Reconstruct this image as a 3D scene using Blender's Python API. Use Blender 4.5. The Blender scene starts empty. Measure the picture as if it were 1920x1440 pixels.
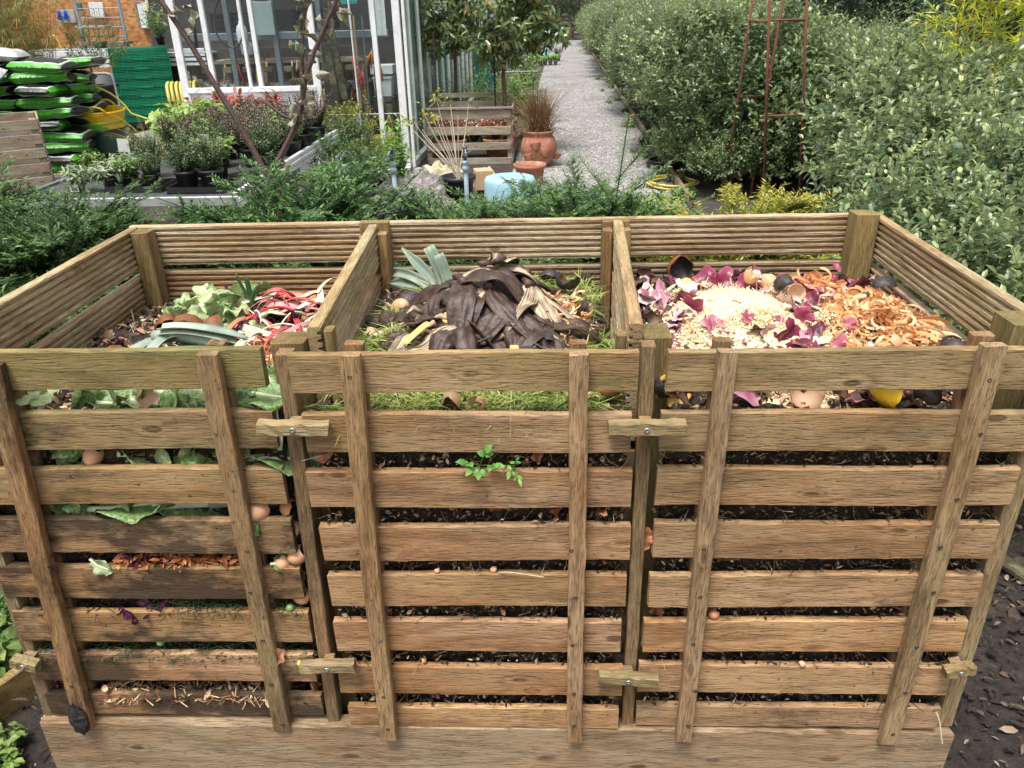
import bpy, math, random
import numpy as np
from mathutils import Vector, Matrix, Euler

SC = bpy.context.scene
COL = SC.collection
R = np.random.default_rng(7)
random.seed(7)
PI = math.pi

# ------------------------------------------------------------------ camera, sky, sun, exposure
cd = bpy.data.cameras.new('camera')
cam = bpy.data.objects.new('camera', cd)
COL.objects.link(cam)
cd.sensor_width = 36.0
cd.lens = 1470.7 / 1920 * 36
cd.clip_start = 0.02
cd.clip_end = 2000
_p, _y, _r = 0.4500, 0.0412, -0.0244
_f = Vector((-math.sin(_y) * math.cos(_p), math.cos(_y) * math.cos(_p), -math.sin(_p)))
_rt = _f.cross(Vector((0, 0, 1))).normalized()
_up = _rt.cross(_f)
_a = _rt * math.cos(_r) + _up * math.sin(_r)
_b = -_rt * math.sin(_r) + _up * math.cos(_r)
cam.matrix_world = Matrix(((_a.x, _b.x, -_f.x, 0.1372), (_a.y, _b.y, -_f.y, -1.1887),
                           (_a.z, _b.z, -_f.z, 1.6188), (0, 0, 0, 1)))
SC.camera = cam

SUN_EL, SUN_AZ = math.radians(71), math.radians(205)      # high behind the cloud, behind the camera
w = bpy.data.worlds.new('World')
SC.world = w
w.use_nodes = True
wn = w.node_tree
wn.nodes.clear()
wo = wn.nodes.new('ShaderNodeOutputWorld')
bg = wn.nodes.new('ShaderNodeBackground')
sk = wn.nodes.new('ShaderNodeTexSky')
sk.sky_type = 'NISHITA'
sk.sun_disc = False
sk.sun_elevation = SUN_EL
sk.sun_rotation = SUN_AZ
sk.air_density = 1.0
sk.dust_density = 4.0
hs = wn.nodes.new('ShaderNodeHueSaturation')              # a clouded, nearly white sky
hs.inputs['Saturation'].default_value = 0.07
wn.links.new(sk.outputs[0], hs.inputs['Color'])
wn.links.new(hs.outputs[0], bg.inputs[0])
bg.inputs[1].default_value = 0.085
wn.links.new(bg.outputs[0], wo.inputs[0])
sd = bpy.data.lights.new('sun', 'SUN')
sd.energy = 1.5
sd.angle = math.radians(18)
sd.color = (1.0, 0.965, 0.91)
sun = bpy.data.objects.new('sun', sd)
COL.objects.link(sun)
_sd = Vector((math.sin(SUN_AZ) * math.cos(SUN_EL), math.cos(SUN_AZ) * math.cos(SUN_EL), math.sin(SUN_EL)))
sun.rotation_euler = _sd.to_track_quat('Z', 'Y').to_euler()
SC.view_settings.view_transform = 'Standard'
SC.view_settings.look = 'None'
SC.view_settings.gamma = 1.0
SC.view_settings.use_curve_mapping = False
SC.view_settings.exposure = 1.5
SC.cycles.max_bounces = 8
SC.cycles.transparent_max_bounces = 16
SC.cycles.diffuse_bounces = 3

# ------------------------------------------------------------------ mesh building
def nrm(a):
    a = np.asarray(a, float)
    return a / (np.linalg.norm(a, axis=-1, keepdims=True) + 1e-12)

def rotm(rx=0, ry=0, rz=0):
    return np.array(Euler((rx, ry, rz)).to_matrix())

class MB:
    """collects shapes for ONE mesh"""
    def __init__(s):
        s.v, s.f, s.m, s.a, s.n, s.mat = [], [], [], [], 0, 0
    def add(s, V, F, var=0.5):
        V = np.asarray(V, float).reshape(-1, 3)
        s.v.append(V)
        b = s.n
        for q in F:
            s.f.append([i + b for i in q])
            s.m.append(s.mat)
        s.a.append(np.full(len(V), var) if np.isscalar(var) else np.asarray(var, float))
        s.n += len(V)
        return s
    def box(s, c, d, rot=None, bev=0.0, var=0.5, taper=1.0):
        hx, hy, hz = np.asarray(d, float) / 2
        if bev <= 0:
            V = np.array([(x, y, z) for z in (-hz, hz) for y in (-hy, hy) for x in (-hx, hx)], float)
            F = [(0, 2, 3, 1), (4, 5, 7, 6), (0, 1, 5, 4), (2, 6, 7, 3), (0, 4, 6, 2), (1, 3, 7, 5)]
        else:
            b = min(bev, hx * .9, hy * .9, hz * .9)
            V, F = [], []
            ix = {}
            for sx in (-1, 1):
                for sy in (-1, 1):
                    for sz in (-1, 1):
                        ix[sx, sy, sz] = len(V)
                        V += [(sx * hx, sy * (hy - b), sz * (hz - b)), (sx * (hx - b), sy * hy, sz * (hz - b)),
                              (sx * (hx - b), sy * (hy - b), sz * hz)]
            for ax in range(3):
                o = [i for i in range(3) if i != ax]
                for sg in (-1, 1):
                    q = []
                    for a_, b_ in ((-1, -1), (1, -1), (1, 1), (-1, 1)):
                        k = [0, 0, 0]; k[ax] = sg; k[o[0]] = a_; k[o[1]] = b_
                        q.append(ix[tuple(k)] + ax)
                    F.append(q)
                for a_ in (-1, 1):
                    for b_ in (-1, 1):
                        k1 = [0, 0, 0]; k1[ax] = -1; k1[o[0]] = a_; k1[o[1]] = b_
                        k2 = list(k1); k2[ax] = 1
                        i1, i2 = ix[tuple(k1)], ix[tuple(k2)]
                        F.append((i1 + o[0], i1 + o[1], i2 + o[1], i2 + o[0]))
            for k in ix:
                F.append((ix[k], ix[k] + 1, ix[k] + 2))
            V = np.array(V, float)
        if taper != 1.0:
            k = 1 + (taper - 1) * (V[:, 2:3] + hz) / (2 * hz)
            V[:, :2] *= k
        if rot is not None:
            V = V @ np.asarray(rot).T
        return s.add(V + np.asarray(c, float), F, var)
    def tube(s, pts, rad, n=6, caps=True, var=0.5):
        P = np.asarray(pts, float)
        rad = np.full(len(P), rad) if np.isscalar(rad) else np.asarray(rad, float)
        T = np.gradient(P, axis=0)
        T = nrm(T)
        ref = np.array([0, 0, 1.0]) if abs(T[:, 2]).mean() < .8 else np.array([1.0, 0, 0])
        A = nrm(np.cross(T, ref)); B = np.cross(T, A)
        an = np.arange(n) / n * 2 * PI
        ring = (A[:, None] * np.cos(an)[None, :, None] + B[:, None] * np.sin(an)[None, :, None]) * rad[:, None, None]
        V = (P[:, None] + ring).reshape(-1, 3)
        F = [(i * n + j, i * n + (j + 1) % n, (i + 1) * n + (j + 1) % n, (i + 1) * n + j)
             for i in range(len(P) - 1) for j in range(n)]
        if caps:
            F.append(tuple(range(n - 1, -1, -1)))
            F.append(tuple((len(P) - 1) * n + j for j in range(n)))
        return s.add(V, F, var)
    def lathe(s, prof, n=20, c=(0, 0, 0), rot=None, var=0.5, sq=(1, 1)):
        V, F = [], []
        for r, z in prof:
            for j in range(n):
                a = 2 * PI * j / n
                V.append((r * math.cos(a) * sq[0], r * math.sin(a) * sq[1], z))
        for i in range(len(prof) - 1):
            for j in range(n):
                F.append((i * n + j, i * n + (j + 1) % n, (i + 1) * n + (j + 1) % n, (i + 1) * n + j))
        V = np.array(V, float)
        if rot is not None:
            V = V @ np.asarray(rot).T
        return s.add(V + np.asarray(c, float), F, var)
    def grid(s, G, var=0.5, thick=0.0, closed=False):
        """G: (m,n,3) points; thick > 0 gives the sheet a second side"""
        G = np.asarray(G, float)
        m, n = G.shape[:2]
        def fc(o, flip):
            out = []
            for i in range(m - 1):
                for j in range(n - 1):
                    q = (o + i * n + j, o + i * n + j + 1, o + (i + 1) * n + j + 1, o + (i + 1) * n + j)
                    out.append(q[::-1] if flip else q)
            return out
        if thick <= 0:
            return s.add(G.reshape(-1, 3), fc(0, False), var if np.isscalar(var) else np.asarray(var).reshape(-1))
        du = np.gradient(G, axis=0); dv = np.gradient(G, axis=1)
        N = nrm(np.cross(du, dv))
        V = np.concatenate([G.reshape(-1, 3), (G - N * thick).reshape(-1, 3)])
        k = m * n
        F = fc(0, False) + fc(k, True)
        bd = [(0, j) for j in range(n)] + [(i, n - 1) for i in range(1, m)] + [(m - 1, j) for j in range(n - 2, -1, -1)] + [(i, 0) for i in range(m - 2, 0, -1)]
        bi = [i * n + j for i, j in bd]
        for q in range(len(bi)):
            a_, b_ = bi[q], bi[(q + 1) % len(bi)]
            F.append((b_, a_, a_ + k, b_ + k))
        if not np.isscalar(var):
            var = np.concatenate([np.asarray(var).reshape(-1)] * 2)
        return s.add(V, F, var)
    def ball(s, c, r, n=12, m=8, rot=None, var=0.5, jit=0.0, rng=None):
        G = []
        for i in range(m + 1):
            t = PI * i / m
            G.append([(math.sin(t) * math.cos(2 * PI * j / n), math.sin(t) * math.sin(2 * PI * j / n), math.cos(t)) for j in range(n)])
        V = np.array(G).reshape(-1, 3)
        if jit:
            V = V * (1 + (rng or R).normal(0, jit, (len(V), 1)))
        V = V * np.asarray(r, float)
        if rot is not None:
            V = V @ np.asarray(rot).T
        F = [(i * n + j, (i + 1) * n + j, (i + 1) * n + (j + 1) % n, i * n + (j + 1) % n) for i in range(m) for j in range(n)]
        return s.add(V + np.asarray(c, float), F, var)
    def mesh(s, name, mats=(), smooth=False):
        V = np.concatenate(s.v) if s.v else np.zeros((0, 3))
        me = raw_mesh(name, V, s.f, np.concatenate(s.a) if s.a else None, smooth)
        for m_ in (mats if isinstance(mats, (list, tuple)) else [mats]):
            me.materials.append(m_)
        if any(s.m):
            me.polygons.foreach_set('material_index', np.array(s.m, np.int32))
        return me

def raw_mesh(name, V, F, var=None, smooth=False):
    me = bpy.data.meshes.new(name)
    V = np.asarray(V, np.float32)
    me.vertices.add(len(V))
    me.vertices.foreach_set('co', V.ravel())
    if isinstance(F, np.ndarray):
        ln = np.full(len(F), F.shape[1], np.int32)
        fl = F.ravel().astype(np.int32)
    else:
        ln = np.fromiter((len(q) for q in F), np.int32, len(F))
        fl = np.fromiter((i for q in F for i in q), np.int32, int(ln.sum()))
    me.loops.add(len(fl))
    me.loops.foreach_set('vertex_index', fl)
    me.polygons.add(len(ln))
    me.polygons.foreach_set('loop_start', np.concatenate([[0], np.cumsum(ln)[:-1]]).astype(np.int32) if len(ln) else np.zeros(0, np.int32))
    me.polygons.foreach_set('loop_total', ln)
    me.polygons.foreach_set('use_smooth', np.full(len(ln), bool(smooth)))
    if var is not None and len(V):
        at = me.attributes.new('var', 'FLOAT', 'POINT')
        at.data.foreach_set('value', np.asarray(var, np.float32))
    me.update(calc_edges=True)
    return me

def ob(name, me, parent=None, loc=(0, 0, 0), rot=(0, 0, 0), color=None, label=None, cat=None, group=None, kind=None, sc=None):
    o = bpy.data.objects.new(name, me)
    COL.objects.link(o)
    o.location = loc
    o.rotation_euler = rot
    if sc is not None:
        o.scale = (sc, sc, sc) if np.isscalar(sc) else sc
    if parent is not None:
        o.parent = parent
    if color is not None:
        o.color = color
    if label: o['label'] = label
    if cat: o['category'] = cat
    if group: o['group'] = group
    if kind: o['kind'] = kind
    return o

def thing(name, label, cat, loc=(0, 0, 0), rz=0, group=None, rot=None, sc=None):
    return ob(name, None, None, loc, rot or (0, 0, rz), None, label, cat, group, None, sc)

KIDS = {}
def dup(root, loc, rot, label=None, sc=None):
    """a copy of a thing together with its parts and sub-parts"""
    if root.name not in KIDS:
        KIDS[root.name] = [(c, list(c.children)) for c in root.children]
    r = root.copy(); COL.objects.link(r)
    r.location = loc; r.rotation_euler = rot
    if sc is not None:
        r.scale = (sc, sc, sc) if np.isscalar(sc) else sc
    if label: r['label'] = label
    for c, g in KIDS[root.name]:
        k = c.copy(); COL.objects.link(k); k.parent = r
        for q in g:
            z = q.copy(); COL.objects.link(z); z.parent = k
    return r

# leaf templates: (along, across, up), unit length / unit half width
LEAF = {
 'oval': (np.array([(0, 0, 0), (.45, .5, .12), (.45, -.5, .12), (.5, 0, 0), (1, 0, -.06)], float), [(0, 3, 1), (0, 2, 3), (1, 3, 4), (3, 2, 4)]),
 'oval8': (np.array([(0, 0, 0), (.28, .42, .1), (.28, -.42, .1), (.3, 0, .02), (.65, .46, .1), (.65, -.46, .1), (.67, 0, .0), (1, 0, -.1)], float),
           [(0, 3, 1), (0, 2, 3), (1, 3, 6), (1, 6, 4), (3, 2, 6), (2, 5, 6), (4, 6, 7), (6, 5, 7)]),
 'needle': (np.array([(0, .5, 0), (0, -.5, 0), (1, 0, -.1)], float), [(0, 1, 2)]),
 'lance': (np.array([(0, 0, 0), (.35, .5, .06), (.35, -.5, .06), (1, 0, -.15)], float), [(0, 2, 1), (1, 2, 3)]),
}
def leaf_arrays(P, D, N, L, W, shape='oval', bend=0.0):
    T, F = LEAF[shape]
    D = nrm(D)
    S = nrm(np.cross(N, D)); U = np.cross(D, S)
    n = len(P)
    L = np.broadcast_to(L, (n,)); W = np.broadcast_to(W, (n,))
    t, a, u = T[:, 0], T[:, 1], T[:, 2]
    V = (P[:, None] + D[:, None] * (t[None, :, None] * L[:, None, None]) + S[:, None] * (a[None, :, None] * W[:, None, None])
         + U[:, None] * (u[None, :, None] * W[:, None, None] - bend * (t ** 2)[None, :, None] * L[:, None, None]))
    Fa = np.array(F)[None] + (np.arange(n) * len(T))[:, None, None]
    return V.reshape(-1, 3), Fa.reshape(-1, 3), len(T)

class Cloud:
    """leaf cloud: all triangles of one mesh, with a random value per leaf"""
    def __init__(s): s.V, s.F, s.A, s.n = [], [], [], 0
    def leaves(s, P, D, N, L, W, shape='oval', var=None, bend=0.0, rng=R):
        if len(P) == 0: return s
        V, F, k = leaf_arrays(np.asarray(P), np.asarray(D), np.asarray(N), L, W, shape, bend)
        s.V.append(V); s.F.append(F + s.n)
        va = rng.random(len(P)) if var is None else np.broadcast_to(var, (len(P),))
        s.A.append(np.repeat(va, k)); s.n += len(V)
        return s
    def stem(s, pts, rad, n=3, var=0.0):
        m = MB().tube(pts, rad, n, False)
        V = m.v[0]; F = []
        for q in m.f:
            F += [(q[0], q[1], q[2]), (q[0], q[2], q[3])]
        s.V.append(V); s.F.append(np.array(F) + s.n); s.A.append(np.full(len(V), var)); s.n += len(V)
        return s
    def stems(s, P0, P1, r0, r1, var=0.0):
        """many thin straight 3-sided stems at once"""
        P0, P1 = np.asarray(P0), np.asarray(P1)
        if len(P0) == 0: return s
        D = nrm(P1 - P0); A = nrm(np.cross(D, np.array([.31, .53, .79]))); B = np.cross(D, A)
        V = []
        for P, r in ((P0, r0), (P1, r1)):
            r = np.broadcast_to(r, (len(P),))[:, None]
            for k in range(3):
                a = 2 * PI * k / 3
                V.append(P + (A * math.cos(a) + B * math.sin(a)) * r)
        V = np.stack(V, 1).reshape(-1, 3)
        q = np.array([(0, 1, 4), (0, 4, 3), (1, 2, 5), (1, 5, 4), (2, 0, 3), (2, 3, 5)])
        F = (q[None] + (np.arange(len(P0)) * 6)[:, None, None]).reshape(-1, 3)
        s.V.append(V); s.F.append(F + s.n); s.A.append(np.full(len(V), var)); s.n += len(V)
        return s
    def mesh(s, name, mat):
        me = raw_mesh(name, np.concatenate(s.V), np.concatenate(s.F), np.concatenate(s.A))
        me.materials.append(mat)
        return me

def rdir(n, rng=R):
    return nrm(rng.normal(0, 1, (n, 3)))

def perp(D, rng=R):
    return nrm(np.cross(D, rdir(len(D), rng)))

def vnoise(P, seed=0, f=1.0):
    """cheap smooth pseudo-noise from a few sine waves, about -1..1"""
    g = np.random.default_rng(seed)
    P = np.asarray(P, float) * f
    o = np.zeros(P.shape[:-1])
    for k in range(6):
        d = g.normal(0, 1, P.shape[-1]) * (1 + .5 * k)
        o += np.sin(P @ d * 2.2 + g.random() * 6.28) / (1 + .5 * k)
    return o / 2.6

# ------------------------------------------------------------------ materials
class NT:
    def __init__(s, name):
        s.m = bpy.data.materials.new(name); s.m.use_nodes = True
        s.t = s.m.node_tree; s.t.nodes.clear()
        s.out = s.t.nodes.new('ShaderNodeOutputMaterial')
    def n(s, typ, ins=None, **pr):
        x = s.t.nodes.new('ShaderNode' + typ)
        for k, v in pr.items(): setattr(x, k, v)
        for k, v in (ins or {}).items(): s.set(x.inputs[k], v)
        return x
    def set(s, sock, v):
        if hasattr(v, 'is_linked') or isinstance(v, bpy.types.NodeSocket): s.t.links.new(v, sock)
        elif hasattr(v, 'outputs'): s.t.links.new(v.outputs[0], sock)
        else:
            if hasattr(sock.default_value, '__len__') and not np.isscalar(v) and len(v) == 3 and len(sock.default_value) == 4: v = (*v, 1)
            sock.default_value = v
    def math(s, op, a, b=0.0, c=None):
        x = s.n('Math', {0: a, 1: b}, operation=op)
        if c is not None: s.set(x.inputs[2], c)
        return x.outputs[0]
    def mix(s, f, a, b, mode='MIX'):
        x = s.n('Mix', None, data_type='RGBA', blend_type=mode)
        s.set(x.inputs[0], f); s.set(x.inputs[6], a); s.set(x.inputs[7], b)
        return x.outputs[2]
    def rng(s, v, a, b, c=0.0, d=1.0):
        x = s.n('MapRange', {0: v, 1: a, 2: b, 3: c, 4: d}); x.clamp = True
        return x.outputs[0]
    def vec(s, v, sc, add=None):
        x = s.n('VectorMath', {0: v, 1: sc}, operation='MULTIPLY').outputs[0]
        if add is not None: x = s.n('VectorMath', {0: x, 1: add}, operation='ADD').outputs[0]
        return x
    def noise(s, v, sc=1.0, det=2.0, rough=0.5):
        x = s.n('TexNoise', {'Scale': sc, 'Detail': det, 'Roughness': rough})
        if v is not None: s.set(x.inputs['Vector'], v)
        return x.outputs[0]
    def ramp(s, f, stops):
        x = s.n('ValToRGB', {0: f}); r = x.color_ramp
        while len(r.elements) < len(stops): r.elements.new(.5)
        for e, (p, c) in zip(r.elements, stops): e.position = p; e.color = (*c, 1)
        return x.outputs[0]
    def bsdf(s, col, rough=0.7, bump=None, bstr=0.3, bdist=0.01, **ins):
        x = s.n('BsdfPrincipled', {'Base Color': col, 'Roughness': rough})
        for k, v in ins.items(): s.set(x.inputs[k.replace('_', ' ')], v)
        if bump is not None:
            b = s.n('Bump', {'Height': bump, 'Strength': bstr, 'Distance': bdist}); s.t.links.new(b.outputs[0], x.inputs['Normal'])
        return x
    def done(s, sh):
        s.t.links.new(sh.outputs[0] if hasattr(sh, 'outputs') else sh, s.out.inputs[0])
        return s.m
    def objco(s, spread=37.0):
        tc = s.n('TexCoord').outputs['Object']
        oi = s.n('ObjectInfo')
        off = s.n('CombineXYZ', {0: s.math('MULTIPLY', oi.outputs['Random'], spread), 1: s.math('MULTIPLY', oi.outputs['Random'], spread * .7), 2: s.math('MULTIPLY', oi.outputs['Random'], spread * 1.3)})
        return s.n('VectorMath', {0: tc, 1: off.outputs[0]}, operation='ADD').outputs[0], oi

def wood_mat(name, light, dark, grey, green, rough=.85):
    """sawn softwood, grain along local X. Object colour: R = green algae, G = dirt, B = grey weathering"""
    t = NT(name)
    co, oi = t.objco()
    sp = t.n('SeparateColor', {0: oi.outputs['Color']})
    alg, dirt, wea = sp.outputs[0], sp.outputs[1], sp.outputs[2]
    cs = t.n('SeparateXYZ', {0: co})
    k2 = t.n('CombineXYZ', {0: t.math('MULTIPLY', cs.outputs[0], 4.6), 1: t.math('MULTIPLY', cs.outputs[2], 12.5), 2: 0.0}).outputs[0]
    vo = t.n('TexVoronoi', {'Vector': k2, 'Scale': 1.0, 'Randomness': 1.0}, voronoi_dimensions='2D')
    kd, kc = vo.outputs['Distance'], t.n('SeparateColor', {0: vo.outputs['Color']}).outputs[0]
    gate = t.rng(kc, .60, .64)
    kn = t.math('MULTIPLY', t.rng(kd, .095, .055), gate)                         # the knot itself
    halo = t.math('MULTIPLY', t.rng(kd, .5, .0), gate)
    n1 = t.noise(t.vec(co, (1.0, 7.0, 9.0)), 1.0, 2.5, .45)
    ph = t.math('ADD', t.math('MULTIPLY', n1, 46.0), t.math('MULTIPLY', t.math('POWER', halo, 3.0), 12.0))
    ring = t.rng(t.math('SINE', ph), -1.0, 1.0)
    ring = t.math('POWER', ring, 3.0)
    fib = t.noise(t.vec(co, (9.0, 380.0, 380.0)), 1.0, 3.0, .6)
    dash = t.noise(t.vec(co, (30.0, 330.0, 330.0)), 1.0, 2.5, .62)
    crack = t.rng(dash, .59, .64)
    blotch = t.noise(t.vec(co, (3.0, 8.0, 8.0)), 1.0, 4.0, .6)
    f = t.math('ADD', t.math('MULTIPLY', ring, .34), t.math('MULTIPLY', t.rng(fib, .33, .67), .24))
    f = t.math('ADD', f, t.math('MULTIPLY', t.rng(blotch, .38, .62), .38))
    f = t.math('SUBTRACT', f, t.math('MULTIPLY', t.rng(dash, .43, .36), .35))
    c = t.mix(f, light, dark)
    c = t.mix(t.math('MULTIPLY', wea, t.rng(blotch, .25, .7, 1.0, .55)), c, t.mix(f, grey, tuple(x * .5 for x in grey)))
    val = t.math('MULTIPLY', t.rng(oi.outputs['Random'], 0, 1, .80, 1.14), oi.outputs['Alpha'])
    hue = t.rng(t.math('FRACT', t.math('MULTIPLY', oi.outputs['Random'], 7.31)), 0, 1, .84, 1.02)
    c = t.mix(1.0, c, t.n('CombineColor', {0: val, 1: val, 2: t.math('MULTIPLY', val, hue)}).outputs[0], 'MULTIPLY')
    c = t.mix(t.math('MULTIPLY', kn, .8), c, (.055, .03, .018))
    c = t.mix(t.math('MULTIPLY', crack, .5), c, (.05, .032, .02))
    wm = t.noise(t.vec(co, (2.6, 9.0, 12.0)), 1.0, 3.0, .55)
    c = t.mix(t.math('MULTIPLY', t.rng(wm, .46, .60), t.math('SUBTRACT', .78, t.math('MULTIPLY', wea, .55))), c, t.mix(f, (.40, .205, .09), (.14, .062, .026)))
    # algae: patchy
    an = t.noise(t.vec(co, (2.2, 5.0, 9.0)), 1.0, 4.0, .6)
    up = t.n('SeparateXYZ', {0: t.n('NewGeometry').outputs['Normal']}).outputs[2]
    af = t.math('MULTIPLY', alg, t.rng(an, .25, .62, .35, 1.0))
    c = t.mix(af, c, t.mix(f, green, tuple(x * .45 for x in green)))
    # dirt stains
    dn = t.noise(t.vec(co, (3.4, 6.0, 7.0)), 1.0, 6.0, .68)
    dth = t.math('SUBTRACT', .80, t.math('MULTIPLY', dirt, .36))
    df = t.rng(t.math('SUBTRACT', dn, dth), 0.0, .10)
    spk = t.rng(t.noise(t.vec(co, (60, 60, 60)), 1.0, 2.0, .6), .68, .74)
    c = t.mix(t.math('MULTIPLY', df, .82), c, (.030, .021, .015))
    c = t.mix(t.math('MULTIPLY', spk, t.math('MULTIPLY', dirt, 1.2)), c, (.035, .025, .018))
    h = t.math('ADD', t.math('MULTIPLY', fib, .35), t.math('MULTIPLY', ring, -.22))
    h = t.math('ADD', h, t.math('MULTIPLY', t.rng(dash, .5, .72), -.9))
    h = t.math('ADD', h, t.math('MULTIPLY', kn, -.4))
    return t.done(t.bsdf(c, rough, h, .75, .0028, Specular_IOR_Level=.25))

W_BIN = wood_mat('bin_wood', (.50, .305, .172), (.165, .084, .040), (.35, .28, .195), (.235, .205, .075))
W_DECK = wood_mat('decking_wood', (.60, .45, .33), (.27, .165, .115), (.42, .36, .28), (.34, .31, .14))
W_OLD = wood_mat('old_grey_wood', (.42, .35, .28), (.20, .155, .12), (.42, .38, .34), (.17, .17, .08))
W_TIMBER = wood_mat('orange_timber', (.46, .26, .11), (.25, .13, .055), (.3, .25, .2), (.2, .2, .1))

def leaf_mat(name, stops, rough=.45, trans=.25, spec=.5, under=None, tcol=None):
    t = NT(name)
    a = t.n('Attribute', None, attribute_name='var').outputs['Fac']
    oi = t.n('ObjectInfo')
    c = t.ramp(a, stops)
    v = t.rng(oi.outputs['Random'], 0, 1, .88, 1.12)
    c = t.mix(1.0, c, t.n('CombineColor', {0: v, 1: v, 2: v}).outputs[0], 'MULTIPLY')
    if under is not None:
        c = t.mix(t.math('MULTIPLY', t.n('NewGeometry').outputs['Backfacing'], .7), c, under)
    b = t.bsdf(c, rough, Specular_IOR_Level=spec)
    if trans <= 0: return t.done(b)
    tr = t.n('BsdfTranslucent', {0: t.mix(.35, c, tcol or (.35, .5, .08))})
    return t.done(t.n('MixShader', {0: trans, 1: b, 2: tr}))

def plain(name, col, rough=.5, var=.15, sc=30.0, bump=.0, metal=0.0, spec=.5, dirt=None, dsc=6.0, damt=.5, bd=.004, rnd=.0):
    """base colour with mottling, optional dirt patches and fine relief"""
    t = NT(name)
    co, oi = t.objco()
    n = t.noise(co, sc, 4.0, .6)
    c = t.mix(t.rng(n, .3, .7), tuple(x * (1 - var) for x in col), tuple(min(1, x * (1 + var)) for x in col))
    if rnd:
        v = t.rng(oi.outputs['Random'], 0, 1, 1 - rnd, 1 + rnd)
        c = t.mix(1.0, c, t.n('CombineColor', {0: v, 1: v, 2: v}).outputs[0], 'MULTIPLY')
    if dirt is not None:
        d = t.noise(co, dsc, 5.0, .65)
        c = t.mix(t.math('MULTIPLY', t.rng(d, .5, .66), damt), c, dirt)
    return t.done(t.bsdf(c, rough, n if bump else None, bump, bd, Metallic=metal, Specular_IOR_Level=spec))

def var_mat(name, stops, rough=.6, spec=.4, bump=0.0, bsc=80.0, trans=0.0, mott=.25, msc=60.0):
    """colour picked by the per-piece random value, with mottling"""
    t = NT(name)
    a = t.n('Attribute', None, attribute_name='var').outputs['Fac']
    co, oi = t.objco()
    c = t.ramp(a, stops)
    m = t.noise(co, msc, 4.0, .6)
    k = t.rng(m, .3, .7, 1 - mott, 1 + mott)
    c = t.mix(1.0, c, t.n('CombineColor', {0: k, 1: k, 2: k}).outputs[0], 'MULTIPLY')
    b = t.bsdf(c, rough, t.noise(co, bsc, 3.0, .6) if bump else None, bump, .003, Specular_IOR_Level=spec)
    if trans <= 0: return t.done(b)
    return t.done(t.n('MixShader', {0: trans, 1: b, 2: t.n('BsdfTranslucent', {0: c})}))
# ------------------------------------------------------------------ ground
def tex_ground():
    t = NT('dark_soil')
    co = t.n('TexCoord').outputs['Object']
    n = t.noise(co, 9.0, 6.0, .7); m = t.noise(co, .7, 3.0, .5)
    c = t.ramp(n, [(.3, (.016, .012, .009)), (.55, (.045, .035, .027)), (.75, (.10, .08, .065))])
    c = t.mix(t.rng(m, .45, .7), c, (.07, .062, .052))
    return t.done(t.bsdf(c, .95, n, .6, .02))

def tex_gravel():
    t = NT('grey_gravel')
    co = t.n('TexCoord').outputs['Object']
    v = t.n('TexVoronoi', {'Vector': co, 'Scale': 62.0})
    g = t.n('SeparateColor', {0: v.outputs['Color']}).outputs[0]
    big = t.noise(co, .8, 5.0, .65)
    c = t.ramp(g, [(0.0, (.12, .112, .108)), (.45, (.26, .245, .238)), (.8, (.38, .362, .352)), (1.0, (.52, .50, .485))])
    c = t.mix(t.math('MULTIPLY', t.rng(big, .50, .70), .6), c, (.10, .10, .065))
    h = t.math('SUBTRACT', t.math('MULTIPLY', g, .5), v.outputs['Distance'])
    return t.done(t.bsdf(c, .9, h, .9, .012))

G_SOIL, G_GRAVEL = tex_ground(), tex_gravel()
g = np.array([[(x, y, 0.0) for x in np.linspace(-130, 130, 27)] for y in np.linspace(-30, 230, 27)])
ob('ground', MB().grid(g.transpose(1, 0, 2)).mesh('ground', G_SOIL), kind='structure')

g = np.array([[(x, y, .004 + .01 * math.sin(x * 7) * math.sin(y * 5)) for x in np.linspace(-3.2, 4.2, 22)] for y in np.linspace(-2.2, 1.22, 16)])
ob('mulch_bed', MB().grid(g).mesh('mulch_bed', plain('wet_mulch_soil', (.022, .016, .013), .95, .6, 40, bump=1.0, bd=.02, dirt=(.06, .045, .035), dsc=16)), kind='structure', loc=(0, 0, .008))
def path_x(y):                     # left and right edge of the gravel path
    return -.25 + .0175 * (y - 4) * 1.6 + (0.0 if y > 7 else -.2 * (7 - y)), 1.33 + .0245 * (y - 2)
ys = np.concatenate([np.linspace(1.25, 10, 24), np.linspace(11, 41, 24)])
g = np.array([[(path_x(y)[0] + (path_x(y)[1] - path_x(y)[0]) * k / 8, y, .004) for k in range(9)] for y in ys])
ob('gravel_path', MB().grid(g.transpose(1, 0, 2)).mesh('gravel_path', G_GRAVEL), kind='structure')
# loose stones lying on the path
M_STONE = var_mat('gravel_stone', [(0, (.13, .122, .118)), (.5, (.29, .275, .265)), (1, (.54, .52, .50))], .9, mott=.2)
n = 15000
yy = 4.6 + 14 * R.random(n) ** 1.9
lo, hi = np.array([path_x(y) for y in yy]).T
xx = lo + (hi - lo) * R.random(n)
oc = np.array([(1, 0, 0), (0, 1, 0), (-1, 0, 0), (0, -1, 0), (0, 0, 1)], float)
of = np.array([(0, 1, 4), (1, 2, 4), (2, 3, 4), (3, 0, 4)])
an = R.random(n) * 6.28
S = np.exp(R.normal(-4.75, .35, n))
Vx = oc[None] * S[:, None, None] * np.array([1, .8, .7]) * R.uniform(.7, 1.3, (n, 5, 1))
c_, s_ = np.cos(an)[:, None], np.sin(an)[:, None]
V = np.stack([Vx[..., 0] * c_ - Vx[..., 1] * s_ + xx[:, None], Vx[..., 0] * s_ + Vx[..., 1] * c_ + yy[:, None], Vx[..., 2] + .004], -1)
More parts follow.
